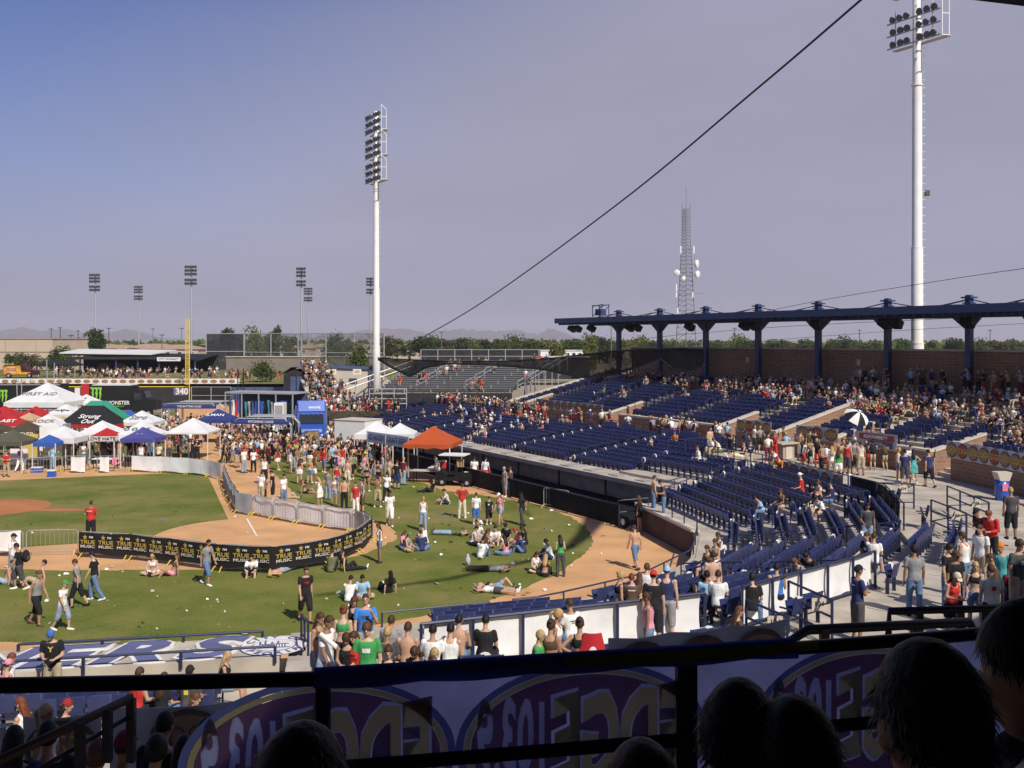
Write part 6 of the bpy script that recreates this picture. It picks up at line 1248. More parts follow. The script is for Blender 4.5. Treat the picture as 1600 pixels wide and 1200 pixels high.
# ------------------------------------------------------------------ people: one continuous body per pose, with clothes, hair and shoes as parts
X_, Y_, Z_ = V((1, 0, 0)), V((0, -1, 0)), V((0, 0, 1))          # right-hand side, forward, up of a figure
def tri(t, s, R, Fw, U): return (R * (t[0] * s) + Fw * t[1] + U * t[2]).normalized()
# pose: kind, lean(deg), head pitch(deg), arms [(upper, fore) left, right], legs [(thigh, shin) left, right]
dn = (.16, .03, -1)
POSES = {
 'stand':  ('up', 2, 8, [(dn, (.02, .22, -1)), (dn, (.05, .18, -1))], [((.07, 0, -1), (.03, -.04, -1)), ((.10, .05, -1), (.02, -.06, -1))]),
 'stand2': ('up', 3, 14, [(dn, (-.25, .9, -.25)), (dn, (.04, .15, -1))], [((.14, .03, -1), (.05, -.05, -1)), ((.05, -.02, -1), (.0, -.05, -1))]),
 'hips':   ('up', 2, 5, [((.75, -.25, -.7), (-.75, .25, -.45)), ((.75, -.25, -.7), (-.75, .25, -.45))], [((.12, .02, -1), (.05, -.05, -1)), ((.12, .03, -1), (.04, -.05, -1))]),
 'cross':  ('up', 0, 6, [((.18, .22, -1), (-.85, .6, .12)), ((.18, .22, -1), (-.85, .55, .02))], [((.10, 0, -1), (.03, -.04, -1)), ((.12, .03, -1), (.03, -.05, -1))]),
 'drink':  ('up', -1, -2, [(dn, (.0, .3, -1)), ((.2, .45, -.8), (-.35, .55, .85))], [((.08, 0, -1), (.02, -.04, -1)), ((.13, .03, -1), (.03, -.05, -1))]),
 'raise':  ('up', -2, -4, [((1, -.1, .12), (-.55, -.2, .75)), ((1, -.1, .12), (-.55, -.2, .75))], [((.15, 0, -1), (.05, -.03, -1)), ((.15, .03, -1), (.05, -.04, -1))]),
 'look':   ('up', 6, 34, [(dn, (-.45, 1, .1)), (dn, (-.45, 1, .0))], [((.09, 0, -1), (.02, -.05, -1)), ((.09, .06, -1), (.02, -.07, -1))]),
 'walk':   ('up', 5, 8, [((.13, -.36, -1), (.02, .10, -1)), ((.13, .36, -1), (0, .62, -1))], [((.02, .46, -1), (0, -.06, -1)), ((.02, -.24, -1), (0, -.62, -1))]),
 'walk2':  ('up', 4, 10, [((.13, .30, -1), (0, .55, -1)), ((.13, -.30, -1), (.02, .1, -1))], [((.02, -.30, -1), (0, -.55, -1)), ((.02, .40, -1), (0, .02, -1))]),
 'cross_legged': ('ground', 12, 16, [((.3, .5, -.8), (-.3, .8, -.3)), ((.3, .5, -.8), (-.3, .8, -.3))], [((.75, .72, .16), (-.88, .28, -.28)), ((.75, .72, .16), (-.88, .35, -.3))]),
 'knees_up': ('ground', 16, 6, [((.12, .75, -.55), (-.25, .85, .05)), ((.12, .75, -.55), (-.25, .85, .05))], [((.14, .72, .72), (.0, .42, -1)), ((.18, .74, .72), (.02, .38, -1))]),
 'legs_out': ('ground', -18, 2, [((.25, -.45, -.85), (.05, -.2, -1)), ((.25, -.45, -.85), (.05, -.2, -1))], [((.12, 1, .10), (.03, 1, -.16)), ((.15, .85, .5), (.0, .55, -.85))]),
 'lie':    ('lie', 0, -8, [((.75, .12, .5), (-.5, .1, .8)), ((.3, .05, -1), (.1, .1, -1))], [((.14, .02, -1), (.05, -.02, -1)), ((.10, .75, -.75), (.05, -.80, -.70))]),
 'lie2':   ('lie', 0, -6, [((.8, .08, .55), (-.6, .1, .75)), ((.8, .08, .55), (-.6, .1, .75))], [((.10, .02, -1), (.04, -.01, -1)), ((.14, .02, -1), (.02, -.02, -1))]),
 'seat':   ('seat', 4, 8, [((.16, .30, -1), (-.15, .95, -.2)), ((.16, .30, -1), (-.15, .95, -.25))], [((.12, 1, .02), (.04, .08, -1)), ((.16, 1, .02), (.04, .12, -1))]),
 'seat_lean': ('seat', 30, 18, [((.2, .75, -.75), (-.35, .8, -.35)), ((.2, .75, -.75), (-.35, .8, -.35))], [((.22, 1, .02), (.02, .05, -1)), ((.22, 1, .02), (.02, .1, -1))]),
 'seat_back': ('seat', -12, 2, [((.55, -.1, -.8), (-.3, .7, -.3)), ((.3, .2, -1), (-.3, .9, -.1))], [((.12, 1, .25), (.05, .85, -.25)), ((.18, 1, .2), (.02, .9, -.3))]),
}
LEN = dict(ua=.285, fa=.25, th=.44, sh=.42)
def skeleton(pose, fem):
    kind, lean, hp, arms, legs = POSES[pose]; a = radians(lean)
    if kind == 'lie': R, Fw, U0 = X_.copy(), Z_.copy(), V((0, 1, 0))
    else: R, Fw, U0 = X_.copy(), Y_.copy(), Z_.copy()
    Up = (U0 * cos(a) + Fw * sin(a)).normalized(); Ft = (Fw * cos(a) - U0 * sin(a)).normalized()
    J = dict(R=R, F=Ft, U=Up, p=V((0, 0, 0))); sw = .155 if fem else .18; hw = .09 if fem else .085
    J['neck'] = Up * .53; b = radians(hp); hu = (Up * cos(b) + Ft * sin(b)); J['hu'] = hu; J['hf'] = (Ft * cos(b) - Up * sin(b)); J['head'] = Up * .575 + hu * .115 + J['hf'] * .012
    for i, s in enumerate((-1, 1)):
        sh = Up * .455 + R * s * sw; el = sh + tri(arms[i][0], s, R, Ft, Up) * LEN['ua'] * (.95 if fem else 1); fd = tri(arms[i][1], s, R, Ft, Up); wr = el + fd * LEN['fa'] * (.95 if fem else 1)
        hp_ = R * s * hw - Up * .03; kn = hp_ + tri(legs[i][0], s, R, Fw, U0) * LEN['th']; sd = tri(legs[i][1], s, R, Fw, U0); an = kn + sd * LEN['sh']
        if kind == 'lie': ft = (Fw * .9 - U0 * .35 + R * s * .3).normalized()
        else:
            ft = (Fw - sd * Fw.dot(sd) * .6); ft = V((ft.x + s * .12, ft.y, max(-.45, min(.6, ft.z * .6)))); ft = ft.normalized() if abs(sd.z) > .5 else (Z_ * .85 + Fw * .35).normalized()
        J[i] = dict(sh=sh, el=el, wr=wr, fd=fd, hip=hp_, kn=kn, an=an, ft=ft)
    zs = [J[i][k].z - r for i in (0, 1) for k, r in (('an', .075), ('kn', .06))] + ([-.105] if kind != 'up' else [])
    if kind == 'lie': off = .125
    elif kind == 'ground': off = -min(zs) if False else .105
    elif kind == 'seat': off = .53
    else: off = -min(zs)
    J['off'] = V((0, 0, off)); return J
def torso(mb, J, fem, g=0.0, top=.515, bot=-.10):
    P_ = [(-.10, .13, .09), (-.04, .165 if fem else .155, .115), (.05, .155 if fem else .15, .11), (.16, .118 if fem else .142, .092), (.27, .135 if fem else .16, .105), (.36, .148 if fem else .175, .118 if fem else .112), (.43, .14 if fem else .17, .10), (.48, .105 if fem else .13, .08), (.515, .065, .065)]
    pts = []; rr = []
    for h, a, b in P_:
        if h < bot - .001 or h > top + .001: continue
        pts.append(J['p'] + J['U'] * h); rr.append((a + g, b + g))
    mb.tube(pts, rr, 14, side=J['R'])
    if fem and top > .36:
        for s in (-1, 1): mb.ell(J['p'] + J['U'] * .335 + J['R'] * s * .065 + J['F'] * .075, (.06 + g * .6, .055 + g * .6, .06 + g * .6), 8, 6)
def limb(mb, a, b, r0, r1, mid=None, n=9, f1=1.0):
    e = a.lerp(b, f1); m_ = a.lerp(b, .35 * f1); rm = mid if mid else (r0 + r1) / 2
    mb.tube([a, m_, e], [r0, rm, r1 if f1 == 1 else rm + (r1 - rm) * f1], n); 
def remeshed(mb, name, vox, smooth=3):
    ob = bpy.data.objects.new('t', mb.mesh('t')); m = ob.modifiers.new('r', 'REMESH'); m.mode = 'VOXEL'; m.voxel_size = vox; m.use_smooth_shade = True
    if smooth: s = ob.modifiers.new('s', 'SMOOTH'); s.factor = .5; s.iterations = smooth
    me = evaluated(ob, name)
    if not me.materials: me.materials.append(None)
    return me
CACHE = {}
def body_mesh(pose, fem):
    k = ('b', pose, fem)
    if k in CACHE: return CACHE[k]
    J = skeleton(pose, fem); b = MB(); torso(b, J, fem); b.tube([J['U'] * .49, J['U'] * .56, J['head'] - J['hu'] * .05], [.058, .05, .052], 9)
    Rm = Matrix((J['R'], -J['hf'], J['hu'])).transposed(); h = J['head']
    b.ell(h + J['hu'] * .02, (.077, .096, .108), 12, 9, Rm); b.ell(h - J['hu'] * .055 + J['hf'] * .035, (.055, .058, .06), 9, 7, Rm)
    b.tube([h + J['hf'] * .085 + J['hu'] * .03, h + J['hf'] * .118 - J['hu'] * .012, h + J['hf'] * .09 - J['hu'] * .02], [.010, .017, .012], 6)
    for s in (-1, 1): b.ell(h + J['R'] * s * .08 - J['hu'] * .005, (.012, .022, .034), 6, 5, Rm)
    for i in (0, 1):
        q = J[i]; f = .86 if fem else 1; b.ell(q['sh'], (.062 * f, .062 * f, .062 * f), 8, 6); limb(b, q['sh'], q['el'], .052 * f, .041 * f, .05 * f); limb(b, q['el'], q['wr'], .042 * f, .029 * f, .042 * f); b.ell(q['el'], (.041 * f,) * 3, 7, 5)
        hd = q['wr'] + q['fd'] * .055; b.tube([q['wr'] - q['fd'] * .01, hd, hd + q['fd'] * .035], [(.03, .022), (.04, .021), (.038, .018)], 8)
        limb(b, q['hip'], q['kn'], .088 if not fem else .092, .058, .078); b.ell(q['kn'], (.058,) * 3, 8, 6); limb(b, q['kn'], q['an'], .055, .039, .06); b.ell(q['an'], (.042,) * 3, 7, 5)
        b.tube([q['an'] - q['ft'] * .04 - V((0, 0, .03)) * 0, q['an'] + q['ft'] * .08 + (V((0, 0, -.035)) if q['ft'].z < .5 else V((0, 0, 0))), q['an'] + q['ft'] * .17 + (V((0, 0, -.045)) if q['ft'].z < .5 else V((0, 0, 0)))], [(.038, .04), (.042, .032), (.036, .02)], 8)
    me = remeshed(b, 'body', .0165, 3)
    # five fingers on each hand, of different lengths, curled
    fb = MB()
    for i, s in ((0, -1), (1, 1)):
        q = J[i]; fd = q['fd']; xs = (J['R'] - fd * fd.dot(J['R']))
        if xs.length < .3: xs = J['U'] - fd * fd.dot(J['U'])
        xs.normalize(); ns = fd.cross(xs); base = q['wr'] + fd * .085
        for m_, (l, o) in enumerate(((.058, -.030), (.068, -.010), (.064, .010), (.05, .028))):
            p = base + xs * o; fb.tube([p, p + fd * l * .55, p + fd * l * .9 + ns * .02], [.0095, .009, .0065], 5)
        p = q['wr'] + fd * .03 + xs * (-.035 * s); fb.tube([p, p + fd * .035 - xs * s * .022, p + fd * .07 - xs * s * .02 + ns * .012], [.012, .011, .008], 5)
    v0 = len(me.vertices); verts = [tuple(v.co) for v in me.vertices] + [tuple(v) for v in fb.v]; faces = [tuple(p.vertices) for p in me.polygons] + [tuple(i + v0 for i in f) for f in fb.f]
    m2 = bpy.data.meshes.new('body'); m2.from_pydata(verts, [], faces); m2.materials.append(None); m2.polygons.foreach_set('use_smooth', [True] * len(m2.polygons)); m2.update(); bpy.data.meshes.remove(me)
    CACHE[k] = m2; return m2
def cloth_mesh(kind, pose, fem):
    k = (kind, pose, fem)
    if k in CACHE: return CACHE[k]
    J = skeleton(pose, fem); b = MB(); g = .014
    if kind in ('tee', 'tank', 'long', 'top', 'dress', 'vest'):
        torso(b, J, fem, g + (.006 if kind in ('tee', 'long') else 0), .50 if kind in ('tee', 'long') else .43, -.10 if kind != 'top' else .27)
        for i in (0, 1):
            q = J[i]
            if kind == 'tee': b.ell(q['sh'], (.068,) * 3, 8, 6); limb(b, q['sh'], q['el'], .066, .066, .066, f1=.66)
            elif kind == 'long': b.ell(q['sh'], (.078,) * 3, 8, 6); limb(b, q['sh'], q['el'], .074, .06); b.ell(q['el'], (.06,) * 3, 7, 5); limb(b, q['el'], q['wr'], .06, .045)
            else:
                a = J['U'] * .41 + J['R'] * (i * 2 - 1) * .085 + J['F'] * .085; m_ = J['U'] * .515 + J['R'] * (i * 2 - 1) * .105; e = J['U'] * .41 + J['R'] * (i * 2 - 1) * .09 - J['F'] * .085; w_ = .024 if kind in ('top', 'dress') else .036
                b.tube([a, m_, e], [w_, w_ * .9, w_], 7)
    if kind in ('shorts', 'long_shorts', 'trousers', 'briefs', 'skirt', 'dress'):
        if kind != 'dress': torso(b, J, fem, g + .004, .06, -.10)
        fl = {'shorts': .62, 'long_shorts': 1.0, 'trousers': 1.0, 'briefs': .16, 'skirt': .5, 'dress': .85}[kind]; r = {'shorts': .028, 'long_shorts': .036, 'trousers': .024, 'briefs': .008, 'skirt': .05, 'dress': .045}[kind]
        for i in (0, 1):
            q = J[i]; limb(b, q['hip'], q['kn'], .09 + r, .06 + r, .082 + r, f1=fl)
            if kind == 'long_shorts': limb(b, q['kn'], q['an'], .06 + r, .075, .09, f1=.28)
            if kind == 'trousers': b.ell(q['kn'], (.08,) * 3, 8, 6); limb(b, q['kn'], q['an'], .078, .066, .078, f1=1.05)
        if kind in ('skirt', 'dress'):
            a, c = J[0]['hip'].lerp(J[0]['kn'], fl), J[1]['hip'].lerp(J[1]['kn'], fl); b.tube([(J[0]['hip'] + J[1]['hip']) / 2, (a + c) / 2], [(.17, .12), ((a - c).length / 2 + .12, .14)], 12, side=J['R'])
    me = remeshed(b, 'garment', .019, 3); CACHE[k] = me; return me
def shoe_mesh(pose, fem, i):
    k = ('shoe', pose, fem, i)
    if k in CACHE: return CACHE[k]
    J = skeleton(pose, fem); q = J[i]; d = q['ft']; dz = V((0, 0, -.038)) if d.z < .5 else V((0, 0, 0)); a = q['an'] + dz * .3; b = MB()
    b.tube([a - d * .075 + dz * .6, a - d * .04 + dz * .3, a + d * .07 + dz * .9, a + d * .16 + dz, a + d * .20 + dz * 1.05], [(.034, .03), (.052, .06), (.052, .045), (.048, .034), (.022, .018)], 9, side=(J['R'] - d * d.dot(J['R'])))
    me = b.mesh('shoe', None, True); me.materials.append(None); CACHE[k] = me; return me
def hair_mesh(kind, pose, fem):
    k = ('hair', kind, pose, fem)
    if k in CACHE: return CACHE[k]
    J = skeleton(pose, fem); h = J['head'] + J['hu'] * .022; hu, hf, R = J['hu'], J['hf'], J['R']; b = MB(); rows = []
    def cap(r, lowf, lowb, n=14, kf=0.0):
        rows = []
        for j in range(7):
            row = []
            for i in range(n + 1):
                az = 2 * pi * i / n; front = .5 + .5 * cos(az); low = lowb + (lowf - lowb) * front ** 1.5; el = pi / 2 + (low - pi / 2) * j / 6
                row.append(h + R * (sin(az) * cos(el) * .077 * r) + hf * (cos(az) * cos(el) * .096 * r) + hu * (sin(el) * .108 * r))
            rows.append(row)
        b.grid(rows)
    if kind in ('short', 'crop'): cap(1.09 if kind == 'short' else 1.05, .38, -.55)
    elif kind == 'mop': cap(1.18, .2, -.75)
    elif kind in ('strand', 'spiky'):
        cap(1.07, .4, -.6); rg = random.Random(9); up = kind == 'spiky'
        for _ in range(2600):
            az = rg.random() * 2 * pi; fr_ = .5 + .5 * cos(az); el = rg.uniform(-.62 + .95 * fr_ ** 1.5, pi / 2); dr = R * (sin(az) * cos(el)) + hf * (cos(az) * cos(el)) + hu * sin(el)
            p0 = h + R * (sin(az) * cos(el) * .080) + hf * (cos(az) * cos(el) * .099) + hu * (sin(el) * .111); fl = (dr * (.5 if up else .12) - hu * (-.25 if up else .8) + R * rg.gauss(0, .3) + hf * rg.gauss(-.15, .3)).normalized(); L = rg.uniform(.010, .018) if up else rg.uniform(.018, .04); w_ = fl.cross(dr)
            w_ = w_.normalized() * .0016 if w_.length > 1e-4 else R * .0016; p1 = p0 + (fl + dr * .2) * L * .5; p2 = p0 + fl * L + dr * .004; b.add([p0 - w_, p0 + w_, p1 + w_, p1 - w_, p2], [(0, 1, 2, 3), (3, 2, 4)])
    elif kind in ('long', 'pony', 'bun'):
        cap(1.12, .35, -.6)
        if kind == 'long': b.tube([h + hf * -.03 + hu * .02, h - hf * .055 - hu * .10, J['U'] * .44 - J['F'] * .10, J['U'] * .30 - J['F'] * .135], [(.085, .07), (.095, .05), (.10, .035), (.07, .02)], 10, side=R)
        if kind == 'pony': b.tube([h - hf * .09 + hu * .03, h - hf * .15 + hu * .0, h - hf * .14 - hu * .14, h - hf * .12 - hu * .22], [.025, .035, .03, .01], 7)
        if kind == 'bun': b.ell(h - hf * .10 + hu * .06, (.042, .042, .042), 8, 6)
    elif kind in ('cap', 'backcap'):
        cap(1.13, .28, -.1); s = 1 if kind == 'cap' else -1
        b.sheet([[h + hf * s * (.085 + .075 * cos(a) * f) + R * (sin(a) * .075) + hu * (.035 - .02 * f) for a in (-1.2, -.6, 0, .6, 1.2)] for f in (0, .6, 1)], hu * .008)
    elif kind == 'bandana': cap(1.12, .30, -.25); b.ell(h - hf * .10 - hu * .02, (.03, .02, .02), 7, 5)
    me = b.mesh('hair', None, True); me.materials.append(None); CACHE[k] = me; return me
def eye_mesh(pose, fem, i):
    k = ('eye', pose, fem, i)
    if k not in CACHE:
        J = skeleton(pose, fem); b = MB(); h = J['head'] + J['hu'] * .018 + J['hf'] * .089 + J['R'] * (i * 2 - 1) * .031; b.ell(h, (.016, .009, .010), 7, 5, Matrix((J['R'], -J['hf'], J['hu'])).transposed()); CACHE[k] = b.mesh('eye', None, True); CACHE[k].materials.append(None)
    return CACHE[k]
def print_mesh(pose, fem, k, back):
    key = ('print', pose, fem, k, back)
    if key not in CACHE:
        J = skeleton(pose, fem); b = MB(); sg = -1 if back else 1; dep = .139 if fem and not back else .137 if not back else .136
        for u0, u1_, w_ in ([(.30, .38, .07)], [(.34, .36, .09), (.30, .315, .06)], [(.27, .36, .045)], [(.36, .385, .10)])[k]:
            b.grid([[J['U'] * u + J['R'] * (w_ * x) + J['F'] * sg * (dep - .06 * (w_ * x) ** 2 * 20 - max(0, .30 - u) * .12) for x in (-1, -.5, 0, .5, 1)] for u in (u0, u1_)])
        CACHE[key] = b.mesh('shirt_print'); CACHE[key].materials.append(None)
    return CACHE[key]
def under_hair(pose, fem, kind): return hair_mesh('crop' if not fem else kind, pose, fem)
CM = {'white': (.80, .80, .78), 'black': (.018, .018, .02), 'grey': (.27, .27, .28), 'red': (.52, .035, .03), 'maroon': (.16, .02, .035), 'navy': (.03, .04, .12), 'blue': (.06, .16, .48), 'light blue': (.30, .52, .72), 'green': (.06, .32, .09), 'olive': (.13, .14, .07), 'brown': (.11, .065, .04), 'khaki': (.42, .35, .23), 'pink': (.66, .28, .36), 'yellow': (.72, .58, .06), 'lime': (.52, .68, .08), 'orange': (.66, .20, .03), 'teal': (.10, .42, .42), 'denim': (.13, .20, .34), 'pale denim': (.28, .36, .48), 'cream': (.66, .60, .46), 'purple': (.20, .10, .34), 'bright blue': (.05, .22, .62), 'dark grey': (.07, .07, .075)}
HM = {'black': (.012, .010, .009), 'brown': (.06, .03, .015), 'blond': (.42, .29, .13), 'red': (.16, .045, .02), 'auburn': (.10, .04, .02)}
SK = [(.50, .30, .20), (.42, .24, .155), (.58, .37, .27), (.30, .165, .10), (.54, .33, .22)]
def cmat(c): return mat('cloth_' + c.replace(' ', '_'), CM[c], .9, .16, 7, .75, detail=4, stretch=(1, 1, .55))
def hmat(c): return mat('hair_' + c, HM[c], .6, .3, 30, .2)
def smat(i): return mat('skin_%d' % i, SK[i], .55, .06, 6, spec=.3)
KN = {'tee': 't-shirt', 'tank': 'tank top', 'long': 'long sleeved shirt', 'top': 'bikini top', 'dress': 'dress', 'vest': 'vest', 'shorts': 'shorts', 'long_shorts': 'long shorts', 'trousers': 'trousers', 'briefs': 'bikini bottom', 'skirt': 'skirt'}
ON = {'tee': 't_shirt', 'tank': 'tank_top', 'long': 'shirt', 'top': 'bikini_top', 'dress': 'dress', 'vest': 'vest', 'shorts': 'shorts', 'long_shorts': 'shorts', 'trousers': 'trousers', 'briefs': 'bikini_bottom', 'skirt': 'skirt'}
AN = {'stand': 'standing', 'stand2': 'standing', 'hips': 'standing hands on hips', 'cross': 'standing arms crossed', 'drink': 'drinking', 'raise': 'arms raised', 'look': 'looking down', 'walk': 'walking', 'walk2': 'walking', 'cross_legged': 'sitting cross-legged', 'knees_up': 'sitting knees up', 'legs_out': 'sitting leaning back', 'lie': 'lying knee up', 'lie2': 'lying flat', 'seat': 'seated', 'seat_lean': 'seated leaning forward', 'seat_back': 'seated reclining'}
USED = set(); NP = [0]
def person(p, pose, rz, top=None, bottom=None, hair=('short', 'brown'), fem=False, h=1.76, skin=None, hat=None, place='', shoes=None, label=None, group=None, seat=True):
    # p: ground point under the figure; rz: degrees, 0 faces the camera side, 90 faces right
    J = skeleton(pose, fem); s = h / 1.76 * (.95 if fem else 1); sk = random.randrange(5) if skin is None else skin
    if label is None: label = describe(pose, top, bottom, hair, fem, hat, place)
    o = bpy.data.objects.new('person', body_mesh(pose, fem)); COL.objects.link(o); o.location = V(p) + J['off'] * (s if POSES[pose][0] != 'seat' else 1); o.rotation_euler = (0, 0, radians(rz)); o.scale = (s, s, s)
    o.material_slots[0].link = 'OBJECT'; o.material_slots[0].material = smat(sk); tag(o, label, 'person', group)
    if top: inst(ON[top[0]], cloth_mesh(top[0], pose, fem), o, mats=cmat(top[1]))
    if top and top[0] == 'tee' and POSES[pose][0] != 'lie' and (NP[0] * 7) % 10 < 6:
        k = NP[0] % 4; inst('shirt_print', print_mesh(pose, fem, k, NP[0] % 3 == 0), o, mats=cmat(('white', 'white', 'yellow', 'red', 'white')[NP[0] % 5] if top[1] in ('black', 'navy', 'dark grey', 'maroon', 'brown', 'olive', 'blue', 'green') else ('black', 'navy', 'red', 'dark grey', 'black')[NP[0] % 5]))
    if bottom: inst(ON[bottom[0]], cloth_mesh(bottom[0], pose, fem), o, mats=cmat(bottom[1]))
    if hat: inst('cap' if hat[0] != 'bandana' else 'bandana', hair_mesh(hat[0], pose, fem), o, mats=cmat(hat[1]))
    if hair and hair[0] != 'bald':
        if not hat or hair[0] in ('long', 'pony'): inst('hair', hair_mesh(hair[0], pose, fem), o, mats=hmat(hair[1]))
        else: inst('hair', hair_mesh('crop', pose, fem), o, mats=hmat(hair[1]))
    sc = shoes or random.choice(['white', 'black', 'dark grey', 'white', 'brown'])
    if shoes != 'none':
        for i in (0, 1): inst('shoe', shoe_mesh(pose, fem, i), o, mats=cmat(sc))
    if V(p).length < 27 and 9 < p[1] and abs(rz) < 100:
        for i in (0, 1): inst('eye', eye_mesh(pose, fem, i), o, mats=cmat('black'))
    if POSES[pose][0] == 'seat' and seat: SEATED.append(V(p))
    NP[0] += 1; return o
def describe(pose, top, bottom, hair, fem, hat, place, extra=''):
    a = 'shirtless person' if not top else 'person in %s %s' % (top[1], KN[top[0]]); c = '%s %s' % (bottom[1], KN[bottom[0]]) if bottom and not (top and top[0] == 'dress') else ''
    hh = ('%s cap' % hat[1]) if hat and hat[0] != 'bandana' else ('%s bandana' % hat[1] if hat else '')
    l = a + ((' and ' if top else ' in ') + c if c else '') + ((', ' + hh) if hh else '')
    for l2 in (l + ' ' + AN[pose] + ' ' + place, (a + (' and ' if top else ' in ') * bool(c) + c) + ' ' + AN[pose] + ' ' + place, a + ((', ' + hh) if hh else '') + ' ' + AN[pose].split()[0] + ' ' + place, a + ' ' + AN[pose].split()[0] + ' ' + place):
        if len(l2.split()) <= 16: return l2
    return l2.strip()
TOPS_M = [('tee', c) for c in ('white', 'black', 'white', 'red', 'grey', 'navy', 'black', 'olive', 'blue', 'maroon', 'light blue', 'green', 'yellow', 'brown', 'cream', 'orange')] + [('tank', 'white'), ('tank', 'black'), None, None, None]
TOPS_F = [('tank', c) for c in ('black', 'white', 'pink', 'red', 'white', 'teal', 'brown', 'green', 'light blue')] + [('top', c) for c in ('black', 'brown', 'white', 'red', 'blue')] + [('tee', c) for c in ('white', 'black', 'pink')]
BOT_M = [('long_shorts', c) for c in ('khaki', 'black', 'denim', 'dark grey', 'navy', 'cream', 'olive')] + [('trousers', c) for c in ('denim', 'black', 'khaki', 'pale denim')]
BOT_F = [('shorts', c) for c in ('denim', 'pale denim', 'white', 'black', 'khaki')] + [('skirt', c) for c in ('white', 'denim', 'black')] + [('trousers', c) for c in ('denim', 'pale denim')]
def random_person(p, poses, rz, place, rng, group):
    for _ in range(60):
        fem = rng.random() < .42; top = rng.choice(TOPS_F if fem else TOPS_M); bot = rng.choice(BOT_F if fem else BOT_M); pose = rng.choice(poses)
        hat = (rng.choice(['cap', 'backcap']), rng.choice(['white', 'black', 'red', 'blue', 'navy'])) if (rng.random() < .22 and not fem) else None
        hair = (rng.choice(['long', 'long', 'pony', 'bun']) if fem else rng.choice(['short', 'short', 'crop', 'mop']), rng.choice(['black', 'brown', 'brown', 'blond', 'black', 'auburn']))
        l = describe(pose, top, bot, hair, fem, hat, place); l3 = l.replace('person in', 'person with %s %s hair in' % (hair[1], hair[0]), 1) if not hat and 'person in' in l else l
        if l3 not in USED and len(l3.split()) > 16: l3 = l
        if l3 in USED or len(l3.split()) > 16: continue
        USED.add(l3); return person(p, pose, rz, top, bot, hair, fem, (1.66 if fem else 1.74) + rng.random() * .12, rng.randrange(5), hat, place, label=l3, group=group)
# ------------------------------------------------------------------ the people one can single out, by where they stand
def on_grass(px, py, pose, rz, top, bottom, hair=('short', 'brown'), fem=False, h=1.76, place='on the grass', **k): return person(G(px, py), pose, rz, top, bottom, hair, fem, h, place=place, **k)
g_ = on_grass
NG = 'on the near grass at left'
g_(30, 921, 'walk', -75, ('tee', 'black'), ('long_shorts', 'dark grey'), ('short', 'black'), place='with backpack at the left edge', skin=1)
bk_ = thing('backpack', 'black backpack on the walker at the left edge', 'backpack', G(30, 921) + V((.24, .02, 1.12))); b = MB(); b.ell((0, 0, .12), (.13, .17, .24), 10, 8); b.build('bag', cmat('black'), bk_, True, world=False); b = MB(); b.ell((.08, 0, .05), (.08, .12, .12), 8, 6); b.build('front_pocket', cmat('dark grey'), bk_, True, world=False)
g_(19, 905, 'stand', 90, ('tee', 'white'), ('trousers', 'pale denim'), ('short', 'black'), hat=('cap', 'black'), place='behind the backpack walker'); g_(60, 912, 'legs_out', -60, None, ('long_shorts', 'khaki'), ('short', 'black'), place=NG); g_(10, 912, 'legs_out', -80, None, ('shorts', 'pale denim'), ('short', 'brown'), place='by the backpack walker')
g_(57, 977, 'walk', 78, ('tank', 'grey'), ('long_shorts', 'black'), ('short', 'brown'), hat=('backcap', 'brown'), place=NG, skin=1, h=1.82); g_(98, 985, 'walk2', 80, ('tee', 'white'), ('long_shorts', 'pale denim'), ('short', 'black'), hat=('cap', 'green'), place='beside the grey tank walker', h=1.62)
g_(121, 949, 'walk2', -80, ('tee', 'grey'), ('long_shorts', 'black'), ('short', 'brown'), place=NG, h=1.70); g_(148, 938, 'walk', -85, ('tee', 'black'), ('trousers', 'denim'), ('short', 'black'), hat=('cap', 'black'), place=NG)
g_(239, 897, 'cross_legged', 10, ('top', 'white'), ('shorts', 'white'), ('long', 'blond'), True, place='before the lettered banner'); g_(270, 899, 'legs_out', -60, ('top', 'brown'), ('shorts', 'pink'), ('long', 'brown'), True, place='before the lettered banner', skin=1)
g_(323, 914, 'walk', 65, ('tee', 'grey'), ('long_shorts', 'denim'), ('short', 'black'), place='before the lettered banner', skin=1, shoes='white'); g_(394, 899, 'knees_up', 5, ('tee', 'white'), ('long_shorts', 'black'), ('short', 'black'), place='before the lettered banner'); g_(438, 896, 'lie', 160, None, ('trousers', 'pale denim'), ('short', 'blond'), place='before the lettered banner')
g_(477, 972, 'walk2', 30, ('tee', 'black'), ('long_shorts', 'black'), ('short', 'brown'), place='alone on the near grass', h=1.86); g_(517, 894, 'knees_up', 175, ('tee', 'olive'), ('long_shorts', 'black'), ('short', 'brown'), place='before the banner end'); g_(541, 892, 'legs_out', 120, ('tank', 'black'), ('trousers', 'black'), ('long', 'brown'), True, place='beside the olive shirt')
g_(545, 940, 'knees_up', 170, ('tee', 'white'), ('long_shorts', 'navy'), ('short', 'black'), place='in the middle of the near grass'); g_(566, 934, 'cross_legged', 10, ('tee', 'light blue'), ('long_shorts', 'khaki'), ('short', 'black'), place='in the middle of the near grass'); g_(607, 926, 'legs_out', -150, ('tee', 'black'), ('trousers', 'black'), ('long', 'black'), True, place='on the pole shadow')
g_(593, 879, 'stand', -70, ('tank', 'white'), ('shorts', 'denim'), ('long', 'brown'), True, 1.72, place='by the banner end'); g_(661, 830, 'stand', 175, ('tank', 'white'), ('trousers', 'pale denim'), ('bun', 'blond'), True, 1.74); g_(609, 822, 'walk2', 12, ('tee', 'white'), ('long_shorts', 'white'), ('short', 'black'), h=1.80)
